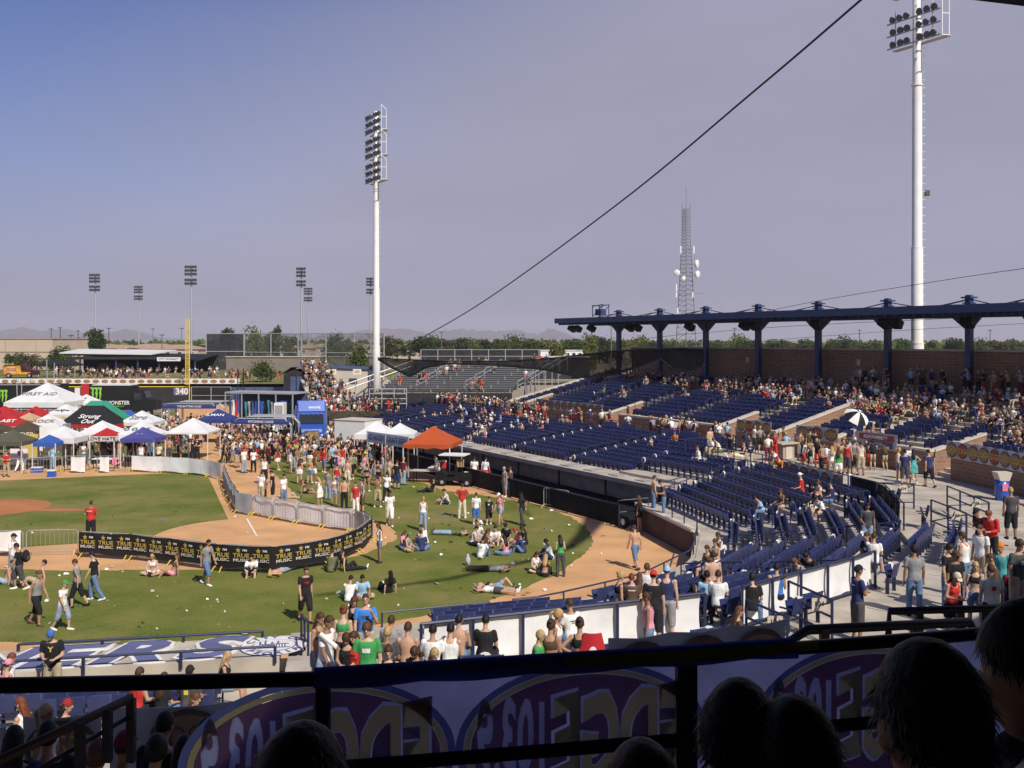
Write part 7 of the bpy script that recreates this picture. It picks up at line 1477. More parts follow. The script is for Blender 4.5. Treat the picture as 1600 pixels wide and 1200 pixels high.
g_(628, 857, 'cross_legged', 60, ('tee', 'pink'), ('trousers', 'denim'), ('long', 'red'), True); g_(634, 861, 'cross_legged', 70, ('tank', 'grey'), ('shorts', 'khaki'), ('long', 'brown'), True, hat=('backcap', 'green')); g_(659, 861, 'cross_legged', -165, ('tee', 'navy'), ('long_shorts', 'denim'), ('short', 'brown')); g_(665, 850, 'knees_up', -120, ('tee', 'white'), ('trousers', 'black'), ('short', 'brown'), place='behind the navy shirt')
g_(706, 836, 'lie2', -100, ('tee', 'olive'), ('trousers', 'pale denim'), ('short', 'brown'), skin=0); g_(700, 788, 'knees_up', -80, ('tee', 'cream'), ('long_shorts', 'navy'), ('short', 'black'), place='at the grass edge'); g_(722, 810, 'hips', 178, ('tee', 'red'), ('trousers', 'cream'), ('crop', 'brown'), h=1.80, place='back to us by the dirt'); g_(744, 820, 'stand', 180, ('tee', 'white'), ('long_shorts', 'blue'), ('short', 'brown'), h=1.60, place='back to us by the dirt'); g_(764, 820, 'walk', 175, ('tee', 'black'), ('long_shorts', 'black'), ('crop', 'brown'), h=1.45, place='back to us by the dirt')
g_(781, 821, 'walk2', -40, ('tank', 'pink'), ('shorts', 'pale denim'), ('long', 'brown'), True, 1.74, hat=('cap', 'white'), place='on the dirt'); g_(816, 821, 'walk', -140, ('tee', 'black'), ('trousers', 'dark grey'), ('long', 'black'), True, 1.74, place='on the dirt')
GS = 'in the seated circle'
for a in ((751, 872, 'knees_up', 150, ('tee', 'white'), ('trousers', 'denim'), ('short', 'black'), False), (738, 852, 'cross_legged', 90, ('tank', 'white'), ('long_shorts', 'black'), ('short', 'black'), False), (757, 856, 'cross_legged', 120, ('tank', 'brown'), ('shorts', 'denim'), ('long', 'brown'), True), (775, 850, 'knees_up', -10, ('tee', 'white'), ('shorts', 'denim'), ('short', 'black'), False), (791, 868, 'cross_legged', -150, ('tank', 'pink'), ('trousers', 'denim'), ('long', 'black'), True), (793, 846, 'cross_legged', -30, ('tee', 'black'), ('long_shorts', 'khaki'), ('mop', 'black'), False), (818, 864, 'knees_up', -120, ('tee', 'navy'), ('trousers', 'denim'), ('short', 'black'), False), (821, 850, 'cross_legged', -70, ('tee', 'black'), ('trousers', 'black'), ('long', 'black'), True)): g_(*a[:6], a[6], a[7], place=GS)
g_(745, 842, 'cross_legged', 60, ('tee', 'white'), ('long_shorts', 'grey'), ('short', 'brown'), hat=('cap', 'white'), place=GS); g_(812, 856, 'cross_legged', -100, ('tee', 'maroon'), ('shorts', 'black'), ('short', 'black'), hat=('backcap', 'red'), place=GS)
PP = 'near the dirt curve'
g_(835, 893, 'cross_legged', 30, ('tank', 'white'), ('shorts', 'black'), ('long', 'brown'), True, place=PP); g_(851, 901, 'knees_up', 165, ('top', 'black'), ('trousers', 'black'), ('long', 'blond'), True, place=PP); g_(861, 874, 'knees_up', -80, ('tee', 'white'), ('trousers', 'navy'), ('short', 'black'), place=PP); g_(876, 901, 'look', -170, ('tank', 'green'), ('trousers', 'dark grey'), ('long', 'black'), True, 1.72, place=PP)
g_(776, 921, 'lie', 70, ('top', 'black'), ('shorts', 'pale denim'), ('long', 'blond'), True, place='at right'); g_(774, 927, 'lie2', 72, ('tank', 'white'), ('shorts', 'dark grey'), ('short', 'brown'), True, hat=('cap', 'blue'), place='at right'); g_(765, 893, 'lie2', -95, ('tee', 'grey'), ('trousers', 'black'), ('short', 'black'), place='beside the pole shadow', skin=3)
g_(993, 889, 'walk', -150, None, ('long_shorts', 'denim'), ('crop', 'brown'), place='on the dirt', h=1.80, skin=0); g_(789, 776, 'stand', -60, ('tee', 'grey'), ('long_shorts', 'grey'), ('short', 'blond'), place='leaning at the dugout fence'); g_(798, 776, 'cross', -120, ('tee', 'brown'), ('trousers', 'denim'), ('short', 'brown'), place='leaning at the dugout fence')
g_(741, 757, 'stand', 175, ('tee', 'white'), ('long_shorts', 'black'), ('short', 'black'), place='behind the utility cart'); g_(758, 757, 'walk2', 150, ('tee', 'white'), ('long_shorts', 'dark grey'), ('short', 'black'), place='behind the poster board'); g_(684, 757, 'look', -60, ('tee', 'white'), ('long_shorts', 'khaki'), ('short', 'black'), h=1.88, place='at the beer table'); g_(674, 769, 'legs_out', -70, ('tee', 'black'), ('trousers', 'black'), ('long', 'black'), True, place='by the orange tent'); g_(142, 845, 'cross', 178, ('tee', 'red'), ('long_shorts', 'black'), ('crop', 'brown'), place='inside the barriers back to us', h=1.84)
letter('STAFF', M_white, bpy.data.objects[[o.name for o in COL.objects if o.name.startswith('person')][-1]], (-1, 0, 0), (0, .155, .36), (0, 1, 0), .085, 1.0, bold=.02, name='shirt_lettering')
DC = 'at the front of the dancing crowd'
for a in ((443, 790, 'stand', 60, ('tee', 'white'), ('trousers', 'denim'), ('short', 'black'), False), (408, 785, 'stand', 160, ('tee', 'white'), ('long_shorts', 'khaki'), ('short', 'brown'), False), (411, 782, 'stand', 10, ('tee', 'black'), ('trousers', 'black'), ('mop', 'black'), False), (426, 783, 'stand2', -90, ('tee', 'black'), ('long_shorts', 'black'), ('short', 'black'), False), (447, 779, 'legs_out', 90, ('tee', 'grey'), ('trousers', 'khaki'), ('short', 'brown'), False), (413, 757, 'stand', 20, ('tank', 'white'), ('long_shorts', 'black'), ('short', 'black'), False), (477, 771, 'legs_out', 80, ('top', 'brown'), ('shorts', 'black'), ('long', 'red'), True), (468, 757, 'stand', 170, ('top', 'maroon'), ('skirt', 'white'), ('long', 'brown'), True), (484, 757, 'stand', 170, ('top', 'orange'), ('shorts', 'denim'), ('long', 'blond'), True), (491, 755, 'hips', 150, ('top', 'brown'), ('shorts', 'white'), ('long', 'brown'), True), (513, 781, 'stand2', -30, ('tee', 'grey'), ('trousers', 'pale denim'), ('short', 'brown'), False), (522, 790, 'hips', 160, ('top', 'white'), ('shorts', 'pale denim'), ('pony', 'blond'), True), (538, 797, 'stand', 178, None, ('trousers', 'black'), ('short', 'black'), False), (556, 805, 'stand', -20, ('tee', 'red'), ('trousers', 'white'), ('short', 'brown'), False), (566, 800, 'stand', -60, ('tee', 'grey'), ('long_shorts', 'brown'), ('short', 'brown'), False), (590, 793, 'raise', 178, None, ('long_shorts', 'khaki'), ('short', 'brown'), False), (526, 770, 'stand', 170, ('tank', 'red'), ('shorts', 'denim'), ('short', 'brown'), False), (543, 760, 'stand2', -10, None, ('long_shorts', 'cream'), ('crop', 'brown'), False), (573, 768, 'hips', 175, ('top', 'black'), ('briefs', 'black'), ('bun', 'brown'), True), (500, 792, 'look', -120, ('dress', 'white'), None, ('long', 'blond'), True), (620, 764, 'stand', 165, ('tee', 'black'), ('long_shorts', 'navy'), ('crop', 'brown'), False), (608, 757, 'stand', 120, ('tank', 'cream'), ('shorts', 'khaki'), ('pony', 'brown'), True), (630, 758, 'stand', 150, ('tee', 'maroon'), ('trousers', 'pale denim'), ('short', 'blond'), False), (604, 785, 'walk', 170, ('tee', 'white'), ('trousers', 'black'), ('short', 'black'), False)): g_(*a[:6], a[6], a[7], place=DC)
LEFT = 'behind the back row of barriers'
for a in ((10, 745, 'cross', 10, ('tee', 'red'), ('trousers', 'khaki'), ('short', 'black'), False), (31, 737, 'walk', 160, ('tee', 'purple'), ('trousers', 'white'), ('short', 'black'), False), (82, 735, 'look', 160, ('tee', 'light blue'), ('trousers', 'pale denim'), ('short', 'black'), False), (301, 720, 'stand', 20, ('tank', 'black'), ('trousers', 'black'), ('long', 'black'), True), (308, 720, 'cross', -10, ('tee', 'black'), ('trousers', 'black'), ('short', 'black'), False), (381, 739, 'stand', 60, ('tee', 'white'), ('trousers', 'pale denim'), ('short', 'black'), False), (396, 738, 'stand', 10, ('tee', 'white'), ('trousers', 'black'), ('long', 'brown'), True), (350, 724, 'walk', 150, ('tank', 'black'), ('trousers', 'black'), ('long', 'brown'), True), (361, 723, 'walk2', 170, ('tank', 'olive'), ('shorts', 'denim'), ('long', 'black'), True), (116, 720, 'stand', 165, ('top', 'maroon'), ('trousers', 'black'), ('long', 'brown'), True), (164, 722, 'look', 150, ('tank', 'brown'), ('trousers', 'denim'), ('short', 'black'), False), (177, 719, 'stand', -60, ('tank', 'pink'), ('shorts', 'khaki'), ('long', 'red'), True), (248, 729, 'stand', 175, ('tee', 'cream'), ('trousers', 'black'), ('short', 'black'), False), (209, 718, 'hips', 40, ('tee', 'black'), ('trousers', 'denim'), ('short', 'brown'), False), (262, 706, 'drink', -40, ('tank', 'white'), ('shorts', 'black'), ('long', 'black'), True), (283, 716, 'stand', 100, ('tank', 'purple'), ('skirt', 'white'), ('long', 'brown'), True)): g_(*a[:6], a[6], a[7], place=LEFT)
# people of the near stands, placed by the head
def st(px, yt, pose, rz, top, bottom, hair=('short', 'brown'), fem=False, h=1.76, place='on the walkway', z=None, d=None, **k):
    hh = {'up': h, 'seat': .53 + .80 * h / 1.76, 'ground': .9}[POSES[pose][0]]; p = by_head(px, yt, hh) if d is None else AT(px, yt, d) - V((0, 0, hh))
    return person(p, pose, rz, top, bottom, hair, fem, h, place=place, **k)
NR = 'behind the near dugout'
st(82, 980, 'look', 10, ('tee', 'black'), ('trousers', 'khaki'), ('crop', 'black'), hat=('bandana', 'blue'), place=NR, h=1.84); st(350, 1016, 'seat', 95, ('tank', 'black'), ('shorts', 'pale denim'), ('long', 'blond'), True, place=NR)
st(213, 1046, 'seat', 150, ('tank', 'red'), ('trousers', 'black'), ('short', 'brown'), place=NR); st(252, 1051, 'seat', 160, ('tee', 'black'), ('long_shorts', 'denim'), ('long', 'brown'), True, place=NR); st(294, 1043, 'seat', 175, ('tee', 'dark grey'), ('trousers', 'black'), ('short', 'black'), hat=('cap', 'black'), place=NR); st(299, 1080, 'seat', 80, ('tank', 'brown'), ('shorts', 'denim'), ('long', 'auburn'), True, place=NR); st(8, 1030, 'seat', 150, ('tank', 'pink'), ('shorts', 'black'), ('pony', 'brown'), True, hat=('backcap', 'pink'), place=NR); st(12, 1022, 'seat', 120, ('tee', 'white'), ('shorts', 'denim'), ('short', 'red'), place=NR)
st(38, 1087, 'seat', -100, ('tank', 'white'), ('shorts', 'denim'), ('long', 'red'), True, place='at lower left drinking'); st(72, 1092, 'drink', 75, ('tank', 'white'), ('shorts', 'khaki'), ('pony', 'blond'), True, place='at lower left', z=None); st(98, 1090, 'seat', 100, ('tank', 'pink'), ('trousers', 'black'), ('long', 'black'), True, hat=('bandana', 'red'), place='at lower left')
o = [q for q in COL.objects if q.get('label', '').endswith('bandana looking down behind the near dugout')]
if o: letter('Y', M_yell, o[0], (1, 0, 0), (0, -.165, .33), (0, -1, .05), .16, 1.1, bold=.03, name='shirt_emblem')
MD = 'right of the near dugout'
st(508, 960, 'walk2', 70, ('tee', 'white'), ('trousers', 'pale denim'), ('short', 'brown'), place=MD + ' with a poster', h=1.80); st(497, 952, 'stand', 60, ('top', 'brown'), ('shorts', 'denim'), ('long', 'brown'), True, place=MD); st(536, 942, 'stand', 178, ('top', 'green'), ('trousers', 'black'), ('bun', 'red'), True, place=MD + ', bare back'); st(552, 926, 'stand2', 20, ('tank', 'black'), ('trousers', 'black'), ('long', 'auburn'), True, place=MD); st(571, 930, 'drink', 10, ('tee', 'bright blue'), ('long_shorts', 'khaki'), ('crop', 'brown'), place=MD)
st(543, 975, 'look', 0, ('dress', 'black'), None, ('long', 'brown'), True, place='beside the green shirt', h=1.80); st(556, 980, 'stand', -30, ('tee', 'red'), ('trousers', 'denim'), ('long', 'brown'), True, place='hidden behind the green shirt'); st(574, 972, 'stand', 0, ('tee', 'green'), ('trousers', 'black'), ('mop', 'auburn'), place='in the middle of the steps', h=1.86, skin=2); st(607, 1001, 'stand', 5, ('tank', 'black'), ('trousers', 'black'), ('bun', 'brown'), True, place='in sunglasses'); st(651, 996, 'look', -10, ('tank', 'dark grey'), ('shorts', 'black'), ('long', 'brown'), True, place='beside the white sheet'); st(676, 1004, 'stand2', 30, ('top', 'black'), ('shorts', 'white'), ('long', 'blond'), True, place='beside the white sheet')
st(590, 1042, 'stand', 20, ('tee', 'brown'), ('shorts', 'denim'), ('mop', 'brown'), place='low behind the foreground rail', h=1.3); st(727, 1030, 'stand', -10, ('tee', 'brown'), ('shorts', 'black'), ('mop', 'auburn'), place='low before the white sheet', h=1.3)
RW = 'in the near front rows, back to us'
for px, yt, top, hr in ((610, 964, ('tee', 'grey'), ('short', 'brown')), (636, 975, None, ('short', 'brown')), (604, 982, ('tee', 'dark grey'), ('short', 'blond')), (675, 978, ('tee', 'white'), ('short', 'black')), (703, 977, ('tank', 'white'), ('short', 'black')), (716, 963, None, ('short', 'black')), (758, 963, ('tee', 'black'), ('short', 'black'))): st(px, yt, 'seat', 172, top, ('long_shorts', random.choice(['khaki', 'navy', 'black', 'denim', 'olive'])), hr, place=RW)
st(893, 938, 'seat', -150, ('tee', 'white'), ('long_shorts', 'denim'), ('short', 'brown'), place='in the near front rows')
WB = 'before the white sheet'
st(840, 985, 'stand', 80, ('long', 'green'), ('shorts', 'khaki'), ('crop', 'blond'), place=WB, h=1.5, d=17.4); st(860, 962, 'stand', 165, ('top', 'brown'), ('shorts', 'black'), ('bun', 'brown'), True, place=WB, d=17.6, skin=1); st(868, 945, 'stand', 80, ('tank', 'white'), ('shorts', 'brown'), ('pony', 'blond'), True, place=WB, d=18.6, skin=1); st(906, 959, 'hips', 178, ('top', 'black'), ('shorts', 'black'), ('bun', 'brown'), True, place=WB, d=17.6, skin=1)
bgp = AT(926, 1012, 17.5); o = thing('carrier_bag', 'red carrier bag with a white emblem held beside the bikini top', 'bag', bgp); b = MB(); b.sheet([[V((x * (1.2 if j == 0 else .8 if j == 2 else 1.1), -.06 * sin(pi * (i / 3)), -.25 + .25 * j)) for i, x in enumerate((-.2, -.07, .07, .2))] for j in range(3)], (0, .05, 0)); b.build('bag_body', M_red, o, True, world=False); b = MB(); b.ell((0, -.07, -.06), (.07, .01, .1), 8, 6); b.build('emblem', M_white, o, world=False)
UR = 'in the curved near rows'
for a in ((967, 888, 'stand', 100, ('top', 'black'), ('trousers', 'denim'), ('bun', 'blond'), True), (987, 898, 'seat', 175, ('tee', 'brown'), ('trousers', 'black'), ('short', 'red'), False), (999, 894, 'seat', 170, ('top', 'pink'), ('shorts', 'denim'), ('long', 'auburn'), True), (1010, 882, 'seat', 160, ('tee', 'white'), ('shorts', 'khaki'), ('mop', 'auburn'), False), (1076, 889, 'seat_lean', 60, ('tank', 'black'), ('trousers', 'dark grey'), ('short', 'black'), False), (1105, 893, 'seat', 175, ('tee', 'light blue'), ('trousers', 'black'), ('short', 'black'), False), (1122, 893, 'seat', 165, ('tee', 'white'), ('trousers', 'dark grey'), ('short', 'brown'), False), (1113, 862, 'stand2', 10, None, ('long_shorts', 'black'), ('mop', 'brown'), False), (1175, 897, 'seat', 160, ('tee', 'black'), ('trousers', 'denim'), ('mop', 'black'), False), (1214, 882, 'seat', 175, ('tank', 'blue'), ('shorts', 'black'), ('short', 'black'), False), (1256, 861, 'seat_lean', -60, ('tee', 'grey'), ('shorts', 'khaki'), ('long', 'auburn'), True), (1268, 853, 'seat_lean', -40, ('tee', 'black'), ('trousers', 'black'), ('short', 'black'), False), (1357, 832, 'seat', -60, ('tee', 'black'), ('trousers', 'black'), ('short', 'brown'), False), (1365, 834, 'seat', 150, ('tee', 'white'), ('shorts', 'denim'), ('short', 'brown'), False), (1125, 830, 'seat', -80, ('tank', 'white'), ('shorts', 'white'), ('short', 'brown'), True), (1120, 840, 'seat', -60, ('tank', 'khaki'), ('shorts', 'white'), ('long', 'brown'), True), (1107, 850, 'seat', -50, ('top', 'brown'), ('shorts', 'denim'), ('long', 'brown'), True), (1355, 785, 'stand2', -10, ('tee', 'dark grey'), ('shorts', 'pale denim'), ('short', 'black'), False)): st(*a[:6], a[6], a[7], place=UR)
st(1021, 893, 'stand', 170, ('tee', 'black'), ('long_shorts', 'black'), ('short', 'black'), hat=('backcap', 'red'), place=UR); st(1042, 886, 'stand', 165, ('vest', 'navy'), ('long_shorts', 'grey'), ('short', 'brown'), hat=('cap', 'light blue'), place=UR); st(1014, 921, 'stand', -100, ('tank', 'pink'), ('shorts', 'denim'), ('bun', 'brown'), True, place=UR); st(1150, 945, 'seat', 100, ('tee', 'brown'), ('trousers', 'black'), ('long', 'auburn'), True, place='behind the second white sheet')
wl = on_bowl(1052, 838); person(V((wl.x - .35, wl.y, .0)) if False else bp(9.5, 14.2, .05), 'stand', -120, ('tee', 'black'), ('skirt', 'black'), ('long', 'auburn'), True, 1.8, place='leaning on the dark padded wall', shoes='none')
st(1021, 762, 'stand', 100, None, ('trousers', 'denim'), ('short', 'brown'), place='at the right end of the dugout'); st(1037, 762, 'look', -90, ('tee', 'dark grey'), ('trousers', 'denim'), ('short', 'black'), place='at the right end of the dugout')
RG = 'on the sunny walkway at right'
st(1340, 884, 'cross', 100, ('tee', 'navy'), ('long_shorts', 'dark grey'), ('short', 'black'), hat=('cap', 'black'), place=RG, h=1.80, d=23.5); st(1429, 853, 'stand', 175, ('tee', 'grey'), ('trousers', 'denim'), ('mop', 'black'), place=RG, h=1.80); st(1487, 884, 'look', 20, ('tank', 'red'), ('shorts', 'black'), ('long', 'brown'), True, hat=('cap', 'cream'), place=RG, d=22); st(1550, 883, 'stand', 175, ('tee', 'cream'), ('trousers', 'black'), ('short', 'brown'), place=RG, d=21.5); st(1524, 872, 'stand', -20, ('top', 'black'), ('shorts', 'denim'), ('long', 'blond'), True, place=RG, d=24); st(1492, 860, 'stand', 15, ('tee', 'black'), ('trousers', 'black'), ('short', 'brown'), hat=('cap', 'brown'), place=RG, d=24.5); st(1533, 820, 'stand', -60, ('tee', 'white'), ('trousers', 'khaki'), ('short', 'brown'), place=RG, d=27); st(1507, 832, 'stand', -140, ('tank', 'white'), ('trousers', 'denim'), ('short', 'brown'), place=RG, d=26); st(1480, 850, 'stand', 40, ('tee', 'black'), ('trousers', 'denim'), ('mop', 'black'), place=RG, d=26); st(1565, 848, 'stand', -50, ('tee', 'teal'), ('trousers', 'navy'), ('short', 'brown'), hat=('backcap', 'orange'), place=RG, d=24.5); st(1552, 866, 'stand', -100, ('tee', 'brown'), ('trousers', 'black'), ('crop', 'brown'), place=RG, d=23); st(1590, 843, 'stand', 20, ('tee', 'dark grey'), ('long_shorts', 'khaki'), ('mop', 'brown'), place=RG, d=22); st(1585, 880, 'stand', 160, ('tee', 'maroon'), ('trousers', 'black'), ('short', 'black'), place=RG, d=23)
st(1550, 795, 'look', -60, ('long', 'red'), ('trousers', 'black'), ('mop', 'red'), place=RG, d=30); st(1532, 792, 'look', -70, ('tee', 'black'), ('trousers', 'black'), ('short', 'black'), hat=('cap', 'black'), place=RG, d=31); st(1580, 762, 'stand', 170, ('tee', 'dark grey'), ('long_shorts', 'black'), ('short', 'blond'), place='in the shade at the right edge', d=34)
st(1452, 702, 'walk2', -170, ('tee', 'navy'), ('long_shorts', 'black'), ('short', 'black'), place='alone on the upper walkway', h=1.82); st(1427, 700, 'hips', 170, ('dress', 'teal'), None, ('long', 'black'), True, place='by the brick wall'); st(1403, 697, 'stand', 60, ('tank', 'cream'), ('shorts', 'denim'), ('pony', 'blond'), True, place='by the brick wall'); st(1414, 703, 'stand', 160, ('tee', 'navy'), ('long_shorts', 'dark grey'), ('short', 'black'), place='by the brick wall'); st(1422, 695, 'stand', 10, ('tee', 'white'), ('shorts', 'black'), ('short', 'brown'), place='by the brick wall')
WG = 'in the group before the brick wall'
for a in ((1300, 695, 'stand', 170, ('tank', 'white'), ('shorts', 'khaki'), ('long', 'blond'), True), (1310, 698, 'stand', 160, ('tank', 'green'), ('shorts', 'white'), ('long', 'brown'), True), (1284, 692, 'stand2', 60, None, ('long_shorts', 'black'), ('short', 'brown'), False), (1324, 690, 'stand', 140, ('tank', 'red'), ('long_shorts', 'dark grey'), ('short', 'brown'), False), (1335, 688, 'stand', 160, ('tank', 'grey'), ('long_shorts', 'dark grey'), ('crop', 'brown'), False), (1317, 688, 'stand', 20, None, ('long_shorts', 'khaki'), ('short', 'blond'), False), (1250, 673, 'stand', 120, None, ('long_shorts', 'white'), ('short', 'brown'), False), (1266, 670, 'stand', 170, ('tee', 'olive'), ('long_shorts', 'black'), ('short', 'black'), False), (1274, 672, 'stand', 165, ('tee', 'black'), ('trousers', 'cream'), ('short', 'brown'), False), (1225, 666, 'hips', -90, ('tank', 'orange'), ('shorts', 'pale denim'), ('short', 'brown'), False), (1210, 674, 'drink', -40, ('tee', 'red'), ('trousers', 'red'), ('crop', 'brown'), False), (1109, 667, 'stand', 30, None, ('trousers', 'pale denim'), ('short', 'brown'), False), (1345, 690, 'stand', 170, ('tank', 'cream'), ('long_shorts', 'khaki'), ('short', 'brown'), False)): st(*a[:6], a[6], a[7], place=WG)
# scattered and crowding people, each one of its own
rng = random.Random(21)
UPR = ['stand', 'stand2', 'hips', 'cross', 'drink', 'look', 'stand', 'stand2', 'walk']
def scatter(n, poly, poses, place, group, facing=None, mind=.55, z=None, ray=None, bias=1.0):
    pts = []; tries = 0
    xs = [p[0] for p in poly]; ys = [p[1] for p in poly]
    while len(pts) < n and tries < 6000:
        tries += 1; px = rng.uniform(min(xs), max(xs)); py = min(ys) + (max(ys) - min(ys)) * rng.random() ** bias; ins = False; j = len(poly) - 1
        for i in range(len(poly)):
            if (poly[i][1] > py) != (poly[j][1] > py) and px < (poly[j][0] - poly[i][0]) * (py - poly[i][1]) / (poly[j][1] - poly[i][1]) + poly[i][0]: ins = not ins
            j = i
        if not ins: continue
        p = G(px, py) if ray is None else ray(px, py)
        if any((p - q).length < mind for q in pts): continue
        pts.append(p); random_person(p, poses, (rng.random() * 360) if facing is None else facing(p, rng), place, rng, group)
scatter(58, [(360, 706), (470, 700), (560, 712), (640, 742), (600, 762), (520, 752), (440, 742), (365, 735)], UPR, 'in the dancing crowd', 'people crowding on the grass', mind=.5)
scatter(17, [(80, 712), (330, 706), (345, 722), (240, 734), (100, 734)], UPR, 'among the vendor tents', 'people among the tents', mind=.5)
def face_field(p, r): q, rr = bq(p); w_ = -bdir(q); return math.degrees(atan2(w_.x, -w_.y)) + r.uniform(-35, 35)
def row_pt(px, py):
    p = on_bowl(px, py); q, r = bq(p); r0, n, z0, dz = rows_of(q)
    pt = pitch(q)
    if r0 - .2 < r < r0 + n * pt: i = int((r - r0) / pt); return bp(q, r0 + pt * i + .36, z0 + dz * i)
    i = int((r - UP0 - .45) / .82)
    if r > UP0 + .4: return bp(q, UP0 + .45 + .82 * i + .36, 3.1 + .19 * i)
    return p
SEAT = ['seat', 'seat', 'seat_lean', 'seat_back', 'seat']
scatter(8, [(690, 668), (770, 655), (800, 690), (730, 705)], SEAT, 'in the far lower seats', 'spectators in the far lower seats', face_field, .6, ray=row_pt)
scatter(9, [(930, 690), (1280, 715), (1290, 770), (1040, 735)], SEAT, 'above the dugout roof', 'spectators above the dugout', face_field, .8, ray=row_pt)
scatter(7, [(1080, 775), (1290, 790), (1340, 830), (1150, 820)], SEAT, 'in the rows behind home plate', 'spectators behind home plate', face_field, .9, ray=row_pt)
scatter(10, [(880, 600), (1010, 590), (1120, 630), (950, 640)], SEAT, 'in the far upper seats', 'spectators in the far upper seats', face_field, .7, ray=row_pt)
scatter(10, [(1200, 612), (1330, 610), (1480, 650), (1400, 665), (1250, 640)], SEAT, 'in the upper seats near the umbrella', 'spectators near the umbrella', face_field, .7, ray=row_pt)
# ------------------------------------------------------------------ far crowds: too many and too small to tell apart
def small_figure(mb, p, rz, seated, rng, s=1.0):
    R = Matrix.Rotation(rz, 3, 'Z'); sk, tp, bt, hr = rng.randrange(2), 2 + rng.choice([0, 0, 0, 0, 1, 1, 1, 1, 1, 2, 2, 3, 4, 4, 5, 6, 7, 7, 8, 10]), 2 + rng.choice([1, 1, 3, 10, 11, 5]), 13 + rng.choice([0, 0, 0, 0, 0, 1, 1, 1, 2, 3])
    if rng.random() < .18: tp = sk
    def W(v): return p + R @ (V(v) * s)
    z0 = .46 if seated else .90; ln = rng.uniform(-.04, .16); a = [(0, 0, z0), (0, -ln * .4, z0 + .22), (0, -ln, z0 + .42), (0, -ln * 1.1, z0 + .50)]
    mb.tube([W(v) for v in a], [(.16 * s, .11 * s), (.15 * s, .10 * s), (.19 * s, .11 * s), (.07 * s, .07 * s)], 7, tp, side=R @ X_)
    h = (0, -ln * 1.25, z0 + .64); mb.ell(W(h), (.085 * s, .095 * s, .12 * s), 7, 5, None, sk); mb.ell(W((0, h[1] + .025, z0 + .675)), (.092 * s, .10 * s, .105 * s), 7, 5, None, hr)
    for k in (-1, 1):
        if seated: kn = (.10 * k + rng.uniform(-.03, .05), -.44, z0 + rng.uniform(-.02, .1)); an = (.1 * k, -.46 - rng.random() * .2, .06 + rng.random() * .12)
        else: kn = (.1 * k, -.03 + rng.uniform(-.06, .06), .48); an = (.11 * k, rng.uniform(-.08, .08), .05)
        mb.tube([W((.08 * k, 0, z0)), W(kn)], [.085 * s, .065 * s], 6, bt); mb.tube([W(kn), W(an)], [.058 * s, .04 * s], 6, bt if rng.random() < .4 else sk); mb.ell(W((an[0], an[1] - .06, an[2])), (.045 * s, .11 * s, .045 * s), 6, 4, None, 2 + (k + 1) // 2 * 0)
        el = (.25 * k, -.05 - ln, z0 + .2 + rng.uniform(0, .1)); wr = (.16 * k, -.28 - ln, z0 + rng.uniform(.08, .4)); mb.tube([W((.19 * k, -ln, z0 + .43)), W(el)], [.055 * s, .042 * s], 5, tp if rng.random() < .5 else sk); mb.tube([W(el), W(wr)], [.04 * s, .03 * s], 5, sk)
def crowd_mats(): return [smat(0), smat(1)] + [cmat(c) for c in ('white', 'black', 'grey', 'red', 'navy', 'maroon', 'light blue', 'brown', 'olive', 'yellow', 'khaki')] + [hmat('black'), hmat('brown'), hmat('blond'), cmat('white'), cmat('red')]
rng = random.Random(77)
def crowd(name, label, items):
    b = MB()
    for p, rz, seated in items: small_figure(b, p, rz, seated, rng, rng.uniform(.92, 1.05))
    o = b.build(name, crowd_mats(), None, True); tag(o, label, 'crowd', None, 'stuff')
def up_seat(q, i): 
    d = bdir(q); p = bp(q, UP0 + .45 + .82 * i + .34, 3.1 + .19 * i); return p, atan2(-d.x, d.y) + rng.uniform(-.5, .5), True
it = []
def fill(q0, q1, i0, i1, dens, pitch=.56):
    for i in range(i0, i1 + 1):
        q = q0
        while q < q1:
            q += pitch if q < 0 else math.degrees(pitch / (UP0 + i * .8))
            if near_any(q, AIS_UP, .7 if q < 0 else 1.2): continue
            if rng.random() < dens * (.95 + .5 * sin(q * .9 + i * 1.7) + .25 * sin(q * .31)): p, r, s_ = up_seat(q, i); it.append((p, r, s_)); SEATED.append(p)
fill(-38, -27, 10, 12, .8); fill(-27, -20, 9, 12, .8); fill(-20, -9.5, 9, 12, .95); fill(-20, -9.5, 7, 8, .4); fill(-9.5, 0, 8, 12, .95); fill(-9.5, 0, 6, 7, .3); fill(-4, 3, 5, 8, .7); fill(0, 11.5, 9, 11, .85); fill(0, 11, 5, 8, .4); fill(9, 26, 4, 8, .7); fill(14, 40, 2, 8, .65)
for k in range(26):
    q = rng.uniform(-9, 11); d = bdir(q); it.append((bp(q, 41.6, 5.75), atan2(-d.x, d.y) + rng.uniform(-1, 1), False))
crowd('upper_crowd', 'dense seated crowd in the shade under the blue canopy', it); it = []
for k in range(270):
    q = rng.uniform(12.3, 40); row = rng.choice([0, 1, 2, 2]); d = bdir(q); r = [39.6, 40.6, 41.6, 42.5][rng.randrange(4)]; z = 6.5 if r < 41.2 else 6.8 if r < 42.1 else 7.1
    it.append((bp(q, r, z), atan2(-d.x, d.y) + rng.uniform(-.6, .6), rng.random() < .85))
for k in range(9): q = rng.choice([5, 7.5, 8, 17, 18.5, 23, 24, 25]) + rng.random(); d = bdir(q); it.append((bp(q, 44.5 if q > 12 else 42.0, 7.4 if q > 12 else 5.75), atan2(-d.x, d.y) + rng.uniform(-2, 2), False))
crowd('tier_crowd', 'crowd in the shade on the raised tier at upper right', it); it = []
for k in range(92):
    px = rng.choice([rng.uniform(70, 340), rng.uniform(120, 330)]); d = rng.uniform(153, 176); it.append((V((px_at(px, d), d, BZ)), rng.uniform(0, 6.3), rng.random() < .2))
